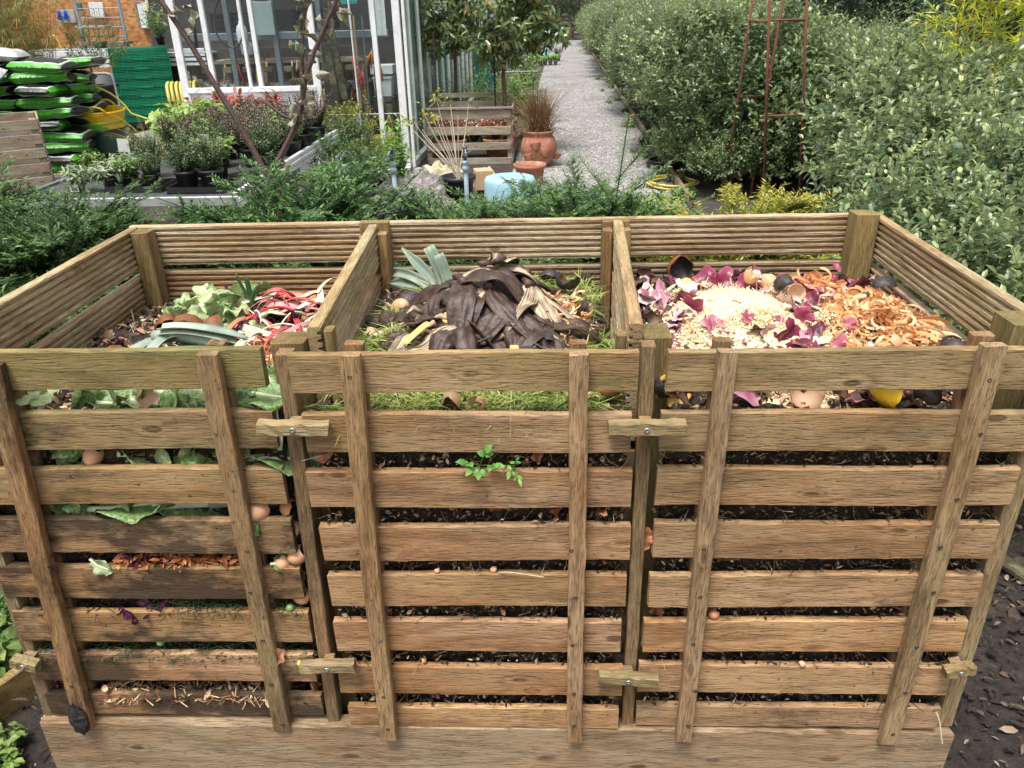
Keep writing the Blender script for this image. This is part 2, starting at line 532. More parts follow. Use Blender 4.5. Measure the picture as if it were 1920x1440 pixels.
me = raw_mesh('loose_gravel', V.reshape(-1, 3), (of[None] + (np.arange(n) * 5)[:, None, None]).reshape(-1, 3), np.repeat(R.random(n), 5))
me.materials.append(M_STONE)
ob('loose_gravel', me, kind='stuff', label='pale grey stones lying loose on the gravel path', cat='gravel')

# timber edging of the path
for k, (y0, y1) in enumerate([(5.9, 9.2), (9.22, 12.6), (12.62, 16.5), (16.52, 21), (21.02, 27), (27.02, 38.5)]):
    a, b = Vector((path_x(y0)[1] + .03, y0, .03)), Vector((path_x(y1)[1] + .03, y1, .03))
    d = b - a
    ob('path_edging', MB().box((0, 0, 0), (d.length, .035, .10), bev=.004).mesh('path_edging', W_OLD), None, (a + b) / 2, (0, 0, math.atan2(d.y, d.x)),
       (.1, .2, .3, 1), 'weathered timber edging board between gravel path and evergreen hedge', 'edging', 'edging boards along the gravel path')

# ------------------------------------------------------------------ the compost bin
def plank(L, T, H, seed=0, seg=14, rough=.0009, ch=.0022, warp=.0):
    """sawn board: length on X, slightly uneven edges"""
    g = np.random.default_rng(seed)
    y, z, c = T / 2, H / 2, min(ch, T * .3, H * .3)
    pr = np.array([(-y + c, -z), (y - c, -z), (y, -z + c), (y, z - c), (y - c, z), (-y + c, z), (-y, z - c), (-y, -z + c)])
    G = []
    for i in range(seg + 1):
        u = i / seg
        x = -L / 2 + L * u
        q = pr + g.normal(0, rough, pr.shape)
        q = q + np.array([warp * math.sin(u * PI + seed), .6 * warp * math.sin(u * 2.3 * PI + seed * 1.7)])
        G.append([(x + (g.normal(0, rough * 1.3) if i in (0, seg) else 0), a, b) for a, b in q])
    G = np.array(G)
    m = MB()
    V = G.reshape(-1, 3); k = len(pr)
    F = [(i * k + j, (i + 1) * k + j, (i + 1) * k + (j + 1) % k, i * k + (j + 1) % k) for i in range(seg) for j in range(k)]
    F += [tuple(range(k)), tuple(seg * k + j for j in range(k - 1, -1, -1))]
    return m.add(V, F)

def deck(L, seed=0, H=.107, T=.024, ng=7, seg=6):
    """decking board: length on X, grooves on its -Y face"""
    g = np.random.default_rng(seed)
    pr = [(T / 2, -H / 2 + .003), (T / 2, H / 2 - .003), (T / 2 - .003, H / 2), (-T / 2 + .003, H / 2)]
    p = H / ng
    for k in range(ng):
        z1 = H / 2 - k * p
        d = .0075
        pr += [(-T / 2, z1 - p * .14), (-T / 2, z1 - p * .52), (-T / 2 + d, z1 - p * .62), (-T / 2 + d, z1 - p * .95)]
    pr[-1] = (-T / 2 + .003, -H / 2)
    pr += [(T / 2 - .003, -H / 2)]
    pr = np.array(pr); k = len(pr)
    G = []
    for i in range(seg + 1):
        q = pr + g.normal(0, .0004, pr.shape)
        G += [(-L / 2 + L * i / seg, a, b) for a, b in q]
    F = [(i * k + j, i * k + (j + 1) % k, (i + 1) * k + (j + 1) % k, (i + 1) * k + j) for i in range(seg) for j in range(k)]
    F += [tuple(range(k - 1, -1, -1)), tuple(seg * k + j for j in range(k))]
    return MB().add(G, F)

BIN = thing('compost_bin', 'three-bay wooden compost bin of grooved decking boards and square posts', 'compost bin', (0, 0, 0))
LV = [1.0545 - .1305 * k for k in range(8)]             # centre heights of the board levels
def seg_board(name, a, b, z, mesh, mat, col, parent=BIN):
    """lay a board of local length X from a to b at height z"""
    d = Vector((b[0] - a[0], b[1] - a[1], 0))
    return ob(name, mesh, parent, ((a[0] + b[0]) / 2, (a[1] + b[1]) / 2, z), (0, 0, math.atan2(d.y, d.x)), col)
for k, z in enumerate(LV):
    al = [.42, .22, .1, .05, .05, .05, .05, .05][k]
    dz = R.normal(0, .0015)
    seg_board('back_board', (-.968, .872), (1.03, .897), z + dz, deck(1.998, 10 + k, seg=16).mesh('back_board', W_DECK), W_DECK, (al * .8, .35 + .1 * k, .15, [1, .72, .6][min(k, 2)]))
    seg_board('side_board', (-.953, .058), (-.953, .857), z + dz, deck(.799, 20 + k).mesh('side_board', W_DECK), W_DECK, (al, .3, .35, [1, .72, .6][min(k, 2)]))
    seg_board('side_board', (1.016, .880), (1.010, .062), z, deck(.818, 30 + k).mesh('side_board', W_DECK), W_DECK, (al * 1.2, .15, .15, 1))
    seg_board('divider_board', (-.268, .10), (-.3005, .832), z + .002, deck(.73, 40 + k).mesh('divider_board', W_DECK), W_DECK, (al * 1.1, .35, .2, 1))
    seg_board('divider_board', (.340, .838), (.305, .105), z + .002, deck(.733, 50 + k).mesh('divider_board', W_DECK), W_DECK, (al * 1.2, .3, .2, 1))
def post(x0, x1, y0, y1, z0, z1, col, seed, name='post', mat=None):
    m = plank(z1 - z0, y1 - y0, x1 - x0, seed, 12, .0005, .003).mesh(name, mat or W_BIN)
    return ob(name, m, BIN, ((x0 + x1) / 2, (y0 + y1) / 2, (z0 + z1) / 2), (0, -PI / 2, 0), col)
post(-.941, -.896, .806, .8575, 0, 1.100, (.45, .4, .2, .62), 61)
post(.942, 1.0, .815, .879, 0, 1.119, (.65, .3, .25, .62), 62)
post(-.338, -.262, .835, .8655, 0, 1.112, (.5, .45, .3, .7), 63)
post(.299, .372, .838, .874, 0, 1.106, (.5, .4, .3, .7), 64)
post(-.343, -.2825, .078, .138, 0, 1.088, (.6, .3, .3, .38), 65)  # front post: shade of the gap put into its colour by low alpha
post(.3185, .366, .083, .157, 0, 1.09, (.6, .3, .3, .38), 66)  # darkened likewise, so the gap beside the stile reads black
post(.93, .995, .06, .13, 0, 1.118, (.8, .2, .4, .62), 67)
post(-.938, -.875, .06, .13, 0, 1.09, (.5, .4, .3, 1), 68)
for x0, x1, y0, y1, z1, c in [(-.2865, -.263, .800, .8345, 1.09, .3), (-.335, -.3155, .800, .8345, 1.082, .5), (.300, .3235, .802, .8375, 1.09, .3), (.354, .372, .805, .8375, 1.09, .5),
                              (-.253, -.236, .105, .135, 1.10, .7), (.272, .29, .108, .138, 1.085, .7)]:
    post(x0, x1, y0, y1, .1, z1, (c, .3, .3, 1), int(1000 * (x0 + 2)), 'divider_batten')
# leaning stiles between the slatted fronts
def stile(x1, x0, z1, z0, w, y0, y1, col, seed):
    d = Vector((x1 - x0, 0, z1 - z0))
    ob('stile', plank(d.length, y1 - y0, w, seed, 14, .0005, .002).mesh('stile', W_BIN), BIN, ((x0 + x1) / 2, (y0 + y1) / 2, (z0 + z1) / 2), (0, -math.atan2(d.z, d.x), 0), col)
stile(-.2985, -.317, 1.096, .23, .026, .010, .042, (.10, .55, .55, .52), 71)
stile(.3165, .3175, 1.104, .225, .024, .014, .046, (.12, .4, .5, .55), 72)
stile(-.915, -.9485, 1.09, .2355, .027, .016, .044, (.25, .4, .9, .85), 73)
stile(.990, .988, 1.085, .222, .032, .020, .052, (.25, .25, .9, .9), 74)
ob('base_board', plank(1.96, .034, .2225, 80, 30, .0011, .003, .0015).mesh('base_board', W_BIN), BIN, (.017, .0165, .1145), (0, math.radians(.35), 0), (.10, .30, .85, 1))
# turn buttons, each on one screw
M_SCREW = plain('dull_zinc', (.42, .40, .37), .45, .2, 300, metal=.8)
M_HOLE = plain('rusty_screw', (.085, .06, .045), .6, .3, 300, metal=.4)
sm = MB().lathe([(0, .0), (.0016, .0002), (.0018, .0022), (.0048, .0018), (.0055, .0008), (.0055, 0)], 12, rot=rotm(PI / 2)).mesh('screw', M_SCREW, True)
sh = MB().lathe([(0, -.0008), (.0014, -.0008), (.0016, .0008), (.0033, .0010), (.0042, .0004), (.0045, -.001)], 10, rot=rotm(PI / 2)).mesh('screw', M_HOLE, True)
for i, (x, z, L, rot, y) in enumerate([(-.290, .970, .122, -1.2, -.014), (.315, .968, .130, -.3, -.016), (-.300, .416, .113, 2.6, -.014), (.3085, .390, .119, -5.5, -.016), (-.930, .418, .052, -17, -.014), (.961, .413, .056, 13, -.010)]):
    b = ob('turn_button', plank(L, .021, .024, 90 + i, 8, .0009, .0025).mesh('turn_button', W_BIN), BIN, (x, y, z), (0, -math.radians(rot), 0), (.55, .1, .75, 1))
    ob('screw', sm, b, (0, -.0105, 0))
    ob('turn_button_spacer', MB().box((0, 0, 0), (.02, .016, .018)).mesh('spacer', W_BIN), b, (0, .018, 0), (0, 0, 0), (.3, .3, .6, 1))

# the three slatted fronts: eight slats on two front and two rear battens
TOPS = [1.101, .986, .871, .752, .638, .521, .399, .284]
BOTS = [1.028, .910, .794, .673, .561, .442, .323, .2255]
def front(label, x0, x1, y, dz, cols, battens, left_x=None, zb=.224, right_x=None):
    root = thing('slatted_gate', label, 'slatted gate', ((x0 + x1) / 2, y, 0), 0, 'slatted fronts of the compost bin')
    cx = (x0 + x1) / 2
    for k in range(8):
        a, b = x0 + R.normal(0, .003), x1 + R.normal(0, .0025)
        if left_x and k in left_x: a = left_x[k] + R.normal(0, .0015)
        if right_x and k in right_x: b = right_x[k]
        zt, zl = TOPS[k] + dz[k], BOTS[k] + dz[k]
        if k == 7: zl = max(zl, .2275)
        H = zt - zl
        me = plank(b - a, .0165 + R.normal(0, .0008), H, 1000 + int(cx * 50) * 9 + k, 26, .00045, .0016, .0016).mesh('slat', W_BIN)
        ob('slat', me, root, ((a + b) / 2 - cx, .0085, (zt + zl) / 2), (0, R.normal(0, .0022), 0), cols[k])
    for q, (xt, xb, wd, zt, c) in enumerate(battens):
        for rear in (0, 1):
            z1, z0 = (zt, zb - .012) if not rear else (zt + .003, zb + .012)
            d = Vector((xt - xb, 0, z1 - z0))
            yy = (-.0122 if not rear else .0275)
            me = plank(d.length, .021, wd * (.92 if rear else 1), 3000 + int(cx * 70) * 11 + q * 5 + rear, 22, .0005, .002, .0016).mesh('batten', W_BIN)
            bt = ob('rear_batten' if rear else 'batten', me, root, ((xt + xb) / 2 - cx, yy, (z0 + z1) / 2), (0, -math.atan2(d.z, d.x), 0), c if not rear else (c[0] * .5, c[1], c[2] * .6, .6))
            if not rear:
                for k in range(8):
                    zz = (TOPS[k] + BOTS[k]) / 2 + R.normal(0, .008)
                    ob('screw', sh, bt, (zz - (z0 + z1) / 2, -.0105, R.normal(0, .005)), (0, R.random() * 6, 0))
    return root
z8 = [0] * 8
front('yellowish stained slatted front of the left compost bay, black with dirt at its foot', -.945, -.334, .012, [.004, .001, -.001, .006, .006, .012, .02, .018],
      [(.95, .25, .15, .8), (.62, .62, .15, .92), (.35, .70, .12, .92), (.28, .97, .1, .95), (.25, .93, .05, 1), (.18, .86, .05, 1), (.10, .95, .05, .95), (.05, 1.15, .1, .85)],
      [(-.797, -.862, .036, 1.09, (.12, .8, .2, .85)), (-.4195, -.4255, .035, 1.106, (.35, .55, .3, .85))],
      {5: -.940, 6: -.952, 7: -.937, 0: -.965, 1: -.965, 2: -.93, 3: -.955}, .232)
front('clean pinkish slatted front of the middle compost bay', -.280, .297, 0.0, z8,
      [(.55, .22, .20, .95), (.34, .2, .15, 1), (.12, .5, .12, .98), (.05, .5, .18, 1), (.03, .3, .10, 1.06), (.02, .45, .03, 1), (.02, .52, .03, .96), (.02, .5, .05, 1.05)],
      [(-.178, -.194, .034, 1.107, (.12, .2, .30, 1)), (.1995, .2035, .031, 1.106, (.10, .15, .38, 1))])
front('greyish slatted front of the right compost bay with faint dirt streaks low down', .341, .958, .006, [-.004, -.004, -.001, .001, -.003, 0, .003, .004],
      [(.45, .1, .55, .95), (.22, .25, .50, .95), (.04, .4, .38, .96), (.03, .52, .35, .98), (.02, .5, .2, .96), (.02, .45, .15, 1.04), (.02, .58, .2, .95), (.02, .74, .3, .85)],
      [(.4395, .433, .032, 1.106, (.30, .15, .5, 1)), (.863, .861, .037, 1.112, (.30, .15, .48, 1))], dict(enumerate([.348, .3445, .3425, .3425, .342, .338, .335, .332])), .22, dict(enumerate([.985, .982, .972, .967, .966, .964, .962, .961])))
# ------------------------------------------------------------------ compost in the three bays
def compost_mat(name, stops, chip, chipamt):
    t = NT(name)
    co = t.n('TexCoord').outputs['Object']
    n = t.noise(co, 22.0, 7.0, .75)
    c = t.ramp(n, stops)
    v = t.n('TexVoronoi', {'Vector': t.vec(co, (90, 90, 160)), 'Scale': 1.0})
    k = t.n('SeparateColor', {0: v.outputs['Color']})
    c = t.mix(t.math('MULTIPLY', t.rng(k.outputs[0], 1 - chipamt, 1 - chipamt + .02), t.rng(v.outputs['Distance'], .5, .3)), c, t.mix(k.outputs[1], chip, tuple(x * .35 for x in chip)))
    h = t.math('ADD', n, t.math('MULTIPLY', v.outputs['Distance'], -.3))
    return t.done(t.bsdf(c, .9, h, .9, .012, Specular_IOR_Level=.35))
C_DARK = compost_mat('dark_compost', [(.3, (.009, .007, .005)), (.5, (.038, .027, .019)), (.7, (.10, .068, .046))], (.40, .26, .15), .22)
C_LEFT = compost_mat('fresh_compost', [(.3, (.008, .007, .005)), (.5, (.035, .025, .016)), (.7, (.09, .06, .035))], (.40, .22, .10), .22)

def bump(x, y, cx, cy, r): return np.exp(-((x - cx) ** 2 + (y - cy) ** 2) / r ** 2)
def zL(x, y): return .915 + .03 * bump(x, y, -.5, .25, .3) - .10 * np.clip((-.72 - x) / .2, 0, 1) * np.clip((.45 - y) / .3, 0, 1) - .025 * np.clip((y - .55) / .3, 0, 1)
def zM(x, y): return .952 + .055 * bump(x, y, .03, .46, .19) + .01 * bump(x, y, -.2, .3, .15)
def zR(x, y): return .945 + .055 * bump(x, y, .62, .42, .27) + .03 * bump(x, y, .84, .36, .12)
def heap(name, x0, x1, zf, mat, label, seed, yf=.043):
    g = np.random.default_rng(seed)
    nx, nf, nt = 70, 70, 60
    X = np.linspace(x0, x1, nx)
    rows = []
    for i in range(nf):
        z = .02 + (zf(X, np.full(nx, .06)) - .02) * i / nf
        rows.append(np.stack([X, np.full(nx, yf), z], -1))
    for j in range(nt + 1):
        y = yf + .005 + (.852 - yf) * j / nt
        rows.append(np.stack([X, np.full(nx, y), zf(X, np.full(nx, y))], -1))
    G = np.array(rows)
    q = vnoise(G, seed, 14) * .010 + vnoise(G, seed + 1, 40) * .006 + g.normal(0, .0028, G.shape[:2])
    G[:nf, :, 1] += np.clip(q[:nf], -.006, .03)
    G[nf:, :, 2] += q[nf:]
    m = MB().grid(G)
    back = np.array([G[-1], np.stack([X, np.full(nx, .853), np.full(nx, .02)], -1)])
    m.grid(back)
    for c, s in ((0, 1), (nx - 1, -1)):
        e = G[:, c]; f = e.copy(); f[:, 1] = .853; f[:nf, 2] = e[:nf, 2]
        f[nf:, 1] = e[nf:, 1]; f[nf:, 2] = .02
    return ob(name, m.mesh(name, mat), label=label, cat='compost', kind='stuff')
heap('compost_heap', -.935, -.335, zL, C_LEFT, 'fresh kitchen waste heap filling the left bay', 1, .056)
heap('compost_heap', -.262, .285, zM, C_DARK, 'dark rotting heap filling the middle bay', 2)
heap('compost_heap', .362, .99, zR, C_DARK, 'dark finished compost filling the right bay', 3, .05)

BITS = var_mat('plant_scraps', [(0, (.03, .02, .014)), (.25, (.10, .06, .035)), (.45, (.26, .15, .07)), (.62, (.40, .27, .14)), (.78, (.55, .42, .26)), (.88, (.33, .10, .05)), (1, (.68, .58, .42))], .7, mott=.35)
DARKB = var_mat('dark_scraps', [(0, (.008, .006, .005)), (.5, (.025, .017, .012)), (.85, (.07, .045, .028)), (1, (.30, .20, .11))], .7, mott=.35)
SHELL = var_mat('egg_shell', [(0, (.46, .19, .09)), (.5, (.54, .25, .13)), (1, (.64, .38, .23))], .5, mott=.08)
SHELLIN = plain('egg_shell_inside', (.70, .48, .32), .5, .06)
GREENB = var_mat('grass_clippings', [(0, (.10, .13, .03)), (.3, (.20, .27, .05)), (.6, (.34, .40, .10)), (.85, (.50, .50, .20)), (1, (.60, .54, .30))], .55, trans=.25, mott=.15)
DGRASS = var_mat('dark_clippings', [(0, (.015, .022, .01)), (.5, (.04, .062, .022)), (1, (.12, .15, .06))], .6, mott=.2)
ORANGE = var_mat('carrot_peel', [(0, (.62, .25, .09)), (.35, (.76, .38, .16)), (.7, (.83, .52, .27)), (1, (.87, .68, .45))], .5, trans=.15, mott=.12)
RUST = var_mat('old_carrot_peel', [(0, (.14, .04, .015)), (.5, (.35, .11, .035)), (1, (.55, .24, .09))], .6, mott=.25)

def scraps(name, label, boxes, n, mat, L=(.006, .02), asp=.45, seed=0, stems=0, sl=(.02, .06), sr=.0009, flat=.5, cat='scraps', zf=None, lift=.004, grav=None):
    """countless small scraps; boxes: list of (x0,x1,y0,y1,z0,z1) or, with zf, lying on a heap"""
    g = np.random.default_rng(seed)
    c = Cloud()
    B = np.array(boxes, float)
    def pts(k):
        b = B[g.integers(0, len(B), k)]
        u = g.random((k, 3))
        P = np.stack([b[:, 0] + (b[:, 1] - b[:, 0]) * u[:, 0], b[:, 2] + (b[:, 3] - b[:, 2]) * u[:, 1], b[:, 4] + (b[:, 5] - b[:, 4]) * u[:, 2] ** 1.6], -1)
        if zf is not None: P[:, 2] += zf(P[:, 0], P[:, 1])
        return P
    P = pts(n)
    D = rdir(n, g); D[:, 2] *= flat
    N = rdir(n, g) * .7 + np.array([0, -.2, 1.0])
    Ls = g.uniform(L[0], L[1], n)
    c.leaves(P - D * Ls[:, None] * .5, D, N, Ls, Ls * asp * g.uniform(.6, 1.5, n), 'oval8', None, g.uniform(-.3, .5, n)[:, None, None] if False else .15, g)
    if stems:
        P = pts(stems); D = rdir(stems, g); D[:, 2] *= .35
        Ls = g.uniform(sl[0], sl[1], stems)
        mid = P + g.normal(0, .003, P.shape)
        for a, b in ((P - D * Ls[:, None] * .5, mid), (mid, P + D * Ls[:, None] * .5 + g.normal(0, .005, P.shape))):
            V0 = c.n
            c.stems(a, b, sr, sr * .8)
            c.A[-1] = np.repeat(g.random(stems), 6)
    return ob(name, c.mesh(name, mat), label=label, cat=cat, kind='stuff')

BAYX = [(-.93, -.335), (-.275, .292), (.35, .97)]
def gap_boxes(bay, ks, y0=.0, y1=.05, up=.02, x=None):
    """the slots between the slats of one bay"""
    out = []
    x0, x1 = x or BAYX[bay]
    dy = (.012, 0, .006)[bay]
    for k in ks:
        z = TOPS[k + 1] + .003
        out.append((x0, x1, y0 + dy, y1 + dy, z, z + up))
    return out
# litter in the slots of the front
scraps('compost_litter', 'straw, crumbs and shell fragments in the slots of the middle front', gap_boxes(1, range(1, 7), y0=.012), 900, BITS, (.004, .015), .5, 11, 200, (.015, .06), .0006)
scraps('compost_litter', 'dark crumbs lying in the slots of the middle front', gap_boxes(1, range(1, 7), y0=.006, up=.010), 1000, DARKB, (.004, .016), .28, 12, 90, (.015, .05), .0008)
scraps('compost_litter', 'straw and crumbs in the slots of the right front', gap_boxes(2, range(1, 7), y0=.014), 620, BITS, (.004, .014), .4, 13, 260, (.015, .055), .0006)
scraps('compost_litter', 'black crumbs lying in the slots of the right front', gap_boxes(2, range(1, 7), y0=.005, up=.010), 1300, DARKB, (.004, .016), .28, 14, 120, (.015, .05), .0008)
scraps('compost_litter', 'brown crumbs and stalks in the lower slots of the left front', gap_boxes(0, (4, 5, 6), up=.012), 900, DARKB, (.004, .016), .5, 15, 90)
scraps('carrot_shreds', 'rusty old carrot shreds spilling from the slot below the middle of the left front', gap_boxes(0, (3,), .002, .05, .022, (-.70, -.44)), 420, RUST, (.01, .028), .28, 16, 40, (.02, .05), .001)
scraps('grass_clippings', 'dark green clippings in the lower slots of the left front', gap_boxes(0, (4,), .004, .05, .016, (-.66, -.34)) + gap_boxes(0, (5,), .002, .05, .022), 200, DGRASS, (.01, .02), .2, 17, 1500, (.02, .06), .0008, cat='grass clippings')
scraps('withered_stalks', 'yellowish withered stalks in the lowest slot of the left front', gap_boxes(0, (6,), -.004, .045, .018, (-.82, -.45)), 150, BITS, (.01, .03), .3, 18, 240, (.02, .07), .0012, cat='stalks')
# litter on top of the heaps
scraps('heap_litter', 'brown scraps spread over the left heap', [(-.92, -.345, .06, .84, .0, .012)], 1600, BITS, (.008, .03), .45, 21, 200, (.03, .08), .0011, zf=zL)
scraps('heap_litter', 'dark scraps spread over the left heap', [(-.93, -.345, .05, .84, .0, .01)], 1500, DARKB, (.008, .035), .5, 22, zf=zL)
scraps('heap_litter', 'dark scraps spread over the middle heap', [(-.26, .28, .055, .84, .0, .01)], 1500, DARKB, (.01, .04), .5, 23, zf=zM)
scraps('heap_litter', 'brown scraps over the middle heap', [(-.26, .28, .055, .84, .0, .012)], 380, BITS, (.008, .026), .45, 24, 60, zf=zM)
scraps('heap_litter', 'dark scraps spread over the right heap', [(.37, .98, .055, .86, .0, .008)], 1600, DARKB, (.01, .035), .5, 25, zf=zR)
scraps('heap_litter', 'tan and orange scraps mixed over the right heap', [(.37, .97, .055, .8, .0, .014)], 2000, BITS, (.008, .026), .45, 26, 160, zf=zR)

def grass(name, label, spots, n, mat, seed, zf, L=(.03, .07), w=.0016):
    """cut grass: thin bent blades lying and sticking up in tufts"""
    g = np.random.default_rng(seed)
    c = Cloud()
    S = np.array(spots, float)
    b = g.integers(0, len(S), n)
    a = g.random(n) * 6.28; r = np.sqrt(g.random(n))
    x = S[b, 0] + np.cos(a) * r * S[b, 2]; y = S[b, 1] + np.sin(a) * r * S[b, 3]
    P = np.stack([x, y, zf(x, y) + g.random(n) * .022 + vnoise(np.stack([x, y], -1), seed, 30) * .008], -1)
    tuft = vnoise(np.stack([x, y], -1), seed + 5, 16)
    D = np.stack([np.cos(tuft * 5 + g.normal(0, .7, n)), np.sin(tuft * 5 + g.normal(0, .7, n)), g.uniform(-.15, .75, n)], -1)
    D = nrm(D); Ls = g.uniform(L[0], L[1], n)
    N = np.array([0, 0, 1.0]) + rdir(n, g) * .5
    c.leaves(P, D, N, Ls, w * g.uniform(.7, 1.6, n) * 1.6, 'lance', np.clip(.45 + .25 * tuft + g.normal(0, .2, n), 0, 1), .45, g)
    return ob(name, c.mesh(name, mat), label=label, cat='grass clippings', kind='stuff')
grass('grass_clippings', 'yellow-green grass clippings round the rotting peel in the middle bay',
      [(-.17, .26, .10, .10), (-.19, .36, .06, .07), (-.13, .14, .14, .05), (.06, .09, .16, .04), (.20, .12, .08, .06), (.235, .30, .045, .12), (.235, .60, .05, .10), (.20, .72, .07, .05), (-.10, .66, .07, .06), (-.19, .50, .04, .06), (.0, .1, .26, .045), (.12, .70, .06, .06)], 6500, GREENB, 31, zM)
grass('grass_clippings', 'fresh grass clippings showing through the top slot of the middle front', [(-.15, .065, .12, .025), (.0, .065, .14, .025), (.10, .065, .08, .025)], 1500, GREENB, 32, lambda x, y: zM(x, y) - .004)

# ---------- egg and egg shells
def egg_prof(r=.021, k=1.3, n=9):
    return [(r * math.sin(PI * i / n) * (1 - .12 * math.cos(PI * i / n)) + (1e-4 if i in (0, n) else 0), -r * k * math.cos(PI * i / n)) for i in range(n + 1)]
egg_me = MB().lathe(egg_prof(), 16).mesh('egg', plain('brown_egg', (.60, .31, .17), .45, .06, 60, dirt=(.35, .2, .12), dsc=40, damt=.3, rnd=.12), True)
def shell_mesh(seed, r=.021, cut=.55, jag=.16):
    g = np.random.default_rng(seed)
    n, m = 18, 6
    G = []
    j = g.normal(0, jag, n)
    for i in range(m + 1):
        ring = []
        for q in range(n):
            t = PI * (cut + j[q] * .5 * (i / m)) * i / m
            ring.append((r * math.sin(t) * math.cos(2 * PI * q / n), r * math.sin(t) * math.sin(2 * PI * q / n), -r * 1.25 * math.cos(t)))
        ring.append(ring[0]); G.append(ring)
    G = np.array(G)
    M = MB()
    M.grid(G, g.random())
    M.mat = 1
    M.grid((G * .95)[:, ::-1], .5)
    rim = np.array([G[-1], G[-1] * .95]); M.mat = 0; M.grid(rim, .8)
    return M.mesh('egg_shell', [SHELL, SHELLIN], True)
SH = [shell_mesh(40 + i, cut=[.5, .6, .42, .68][i]) for i in range(4)]
def put(name, me, x, y, z, label, cat, group=None, rot=(0, 0, 0), sc=1.0, color=None):
    return ob(name, me, None, (x, y, z), rot, color, label, cat, group, None, sc)
GE = 'eggs and egg shells in the compost'
put('egg', egg_me, -.548, .265, .980, 'brown egg lying on the blue-green leeks in the left bay', 'egg', GE, (1.4, 0, .8), 1.1)
put('egg', egg_me, -.132, .165, .992, 'pale brown egg lying on grass clippings, right one of a pair', 'egg', GE, (1.3, .3, .4), 1.05)
e = put('egg', egg_me, -.163, .165, .986, 'cracked brown egg on grass clippings, left one of a pair', 'egg', GE, (1.2, -.5, -.4), .98)
ob('crack', MB().tube([(.0215 * math.cos(a) * 1.0, .0215 * math.sin(a) * 1.0, .006 * math.sin(9 * a) - .002) for a in np.linspace(3.6, 5.6, 14)], .0009, 5).mesh('crack', plain('egg_crack', (.05, .02, .012), .8)), e)
def rr(): return tuple(R.random(3) * 6.28)
shells = [(-.335 - .012, .034, .60, 'brown egg shell showing in the slit beside the left stile, upper'), (-.338, .03, .662, 'brown egg shell wedged at the right end of the left front below the second slot'),
          (-.352, .036, .655, 'half egg shell wedged beside the left front, next to a pale leaf'), (-.345, .04, .715, 'round brown egg shell in the slit right of the fourth left slat'), (-.34, .042, .760, 'brown egg shell resting behind the end of the fourth left slat'),
          (-.349, .034, .556, 'brown egg shell at the bottom of the row in the slit'), (-.372, .03, .648, 'broad egg shell in the slot above the fifth left slat'),
          (-.40, .03, .768, 'crumpled orange egg shell in the third slot of the left front'), (-.475, .06, .882, 'empty curled egg shell in the second slot of the left front'), (-.70, .05, .878, 'small brown egg shell by the left wall in the second slot'),
          (-.565, .05, .996, 'egg shell edge showing above the second left slat'), (-.805, .045, .288, 'egg shell half behind the left batten in the lowest slot'),
          (.262, .095, 1.0, 'egg shell rim standing at the right end of the middle heap'), (.02, .052, .978, 'tan egg shell in the grass of the top slot'), (-.235, .39, .975, 'pale egg shell at the foot of the left divider'),
          (-.19, .53, .99, 'white egg shell half beside the leek tops'), (.60, .046, .998, 'large cracked egg shell in the top slot of the right front'), (.635, .60, 1.035, 'open round egg shell on the right heap near its back'),
          (.42, .54, .985, 'egg shell beside the right divider'), (.50, .43, 1.0, 'pink-brown egg shell among onion skins'), (.70, .47, 1.035, 'egg shell in the middle of the right heap'), (.68, .62, 1.01, 'egg shell near the back of the right heap'),
          (.80, .22, 1.02, 'orange egg shell under carrot peel'), (.66, .15, 1.01, 'egg shell at the front of the carrot peel'), (.475, .02, .528, 'pale shell with a dark hole in a slot of the right front')]
for i, (x, y, z, lb) in enumerate(shells):
    put('egg_shell', SH[i % 4], x, y + (.002 if i < 7 else 0), z, lb, 'egg shell', GE, rr() if i not in (16, 17, 12) else (-.5, .2, i), R.uniform(.8, 1.05) * {16: 1.3, 24: .55, 11: .65}.get(i, .9 if i < 7 else 1))

# ---------- soft sheets: leaves, skins
def leaf_sheet(L, W, seed, nx=12, ny=8, curl=.25, ruf=.12, fold=.15, tip=.6, thick=.0012, var=.5, base=.15, rfreq=9.0):
    """large soft leaf, base at the origin, growing along +X"""
    g = np.random.default_rng(seed)
    p1, p2 = g.random(2) * 6
    G, A = [], []
    for i in range(nx + 1):
        u = i / nx
        w_ = W * (base + (1 - base) * math.sin(PI * min(1, u * tip + .03) ** .8) ** .7) * (1 if u < .98 else .55)
        row, ra = [], []
        for j in range(ny + 1):
            v = 2 * j / ny - 1
            z = fold * W * abs(v) - curl * L * u * u + ruf * W * abs(v) ** 1.5 * math.sin(rfreq * u + p1 + (2 if v > 0 else 0)) + .03 * W * math.sin(21 * u + v * 5 + p2)
            row.append((L * u * (1 - .12 * v * v), w_ * v * .5, z)); ra.append(abs(v))
        G.append(row); A.append(ra)
    M = MB(); M.grid(np.array(G), np.array(A), thick)
    return M
def rib(L, r0, r1, curl, lift=.002, seed=0):
    u = np.linspace(-.12, .9, 9)
    P = np.stack([L * u, 0 * u + .004 * np.sin(u * 5 + seed), lift - curl * L * u * abs(u)], -1)
    return MB().tube(P, np.linspace(r0, r1, 9), 7)
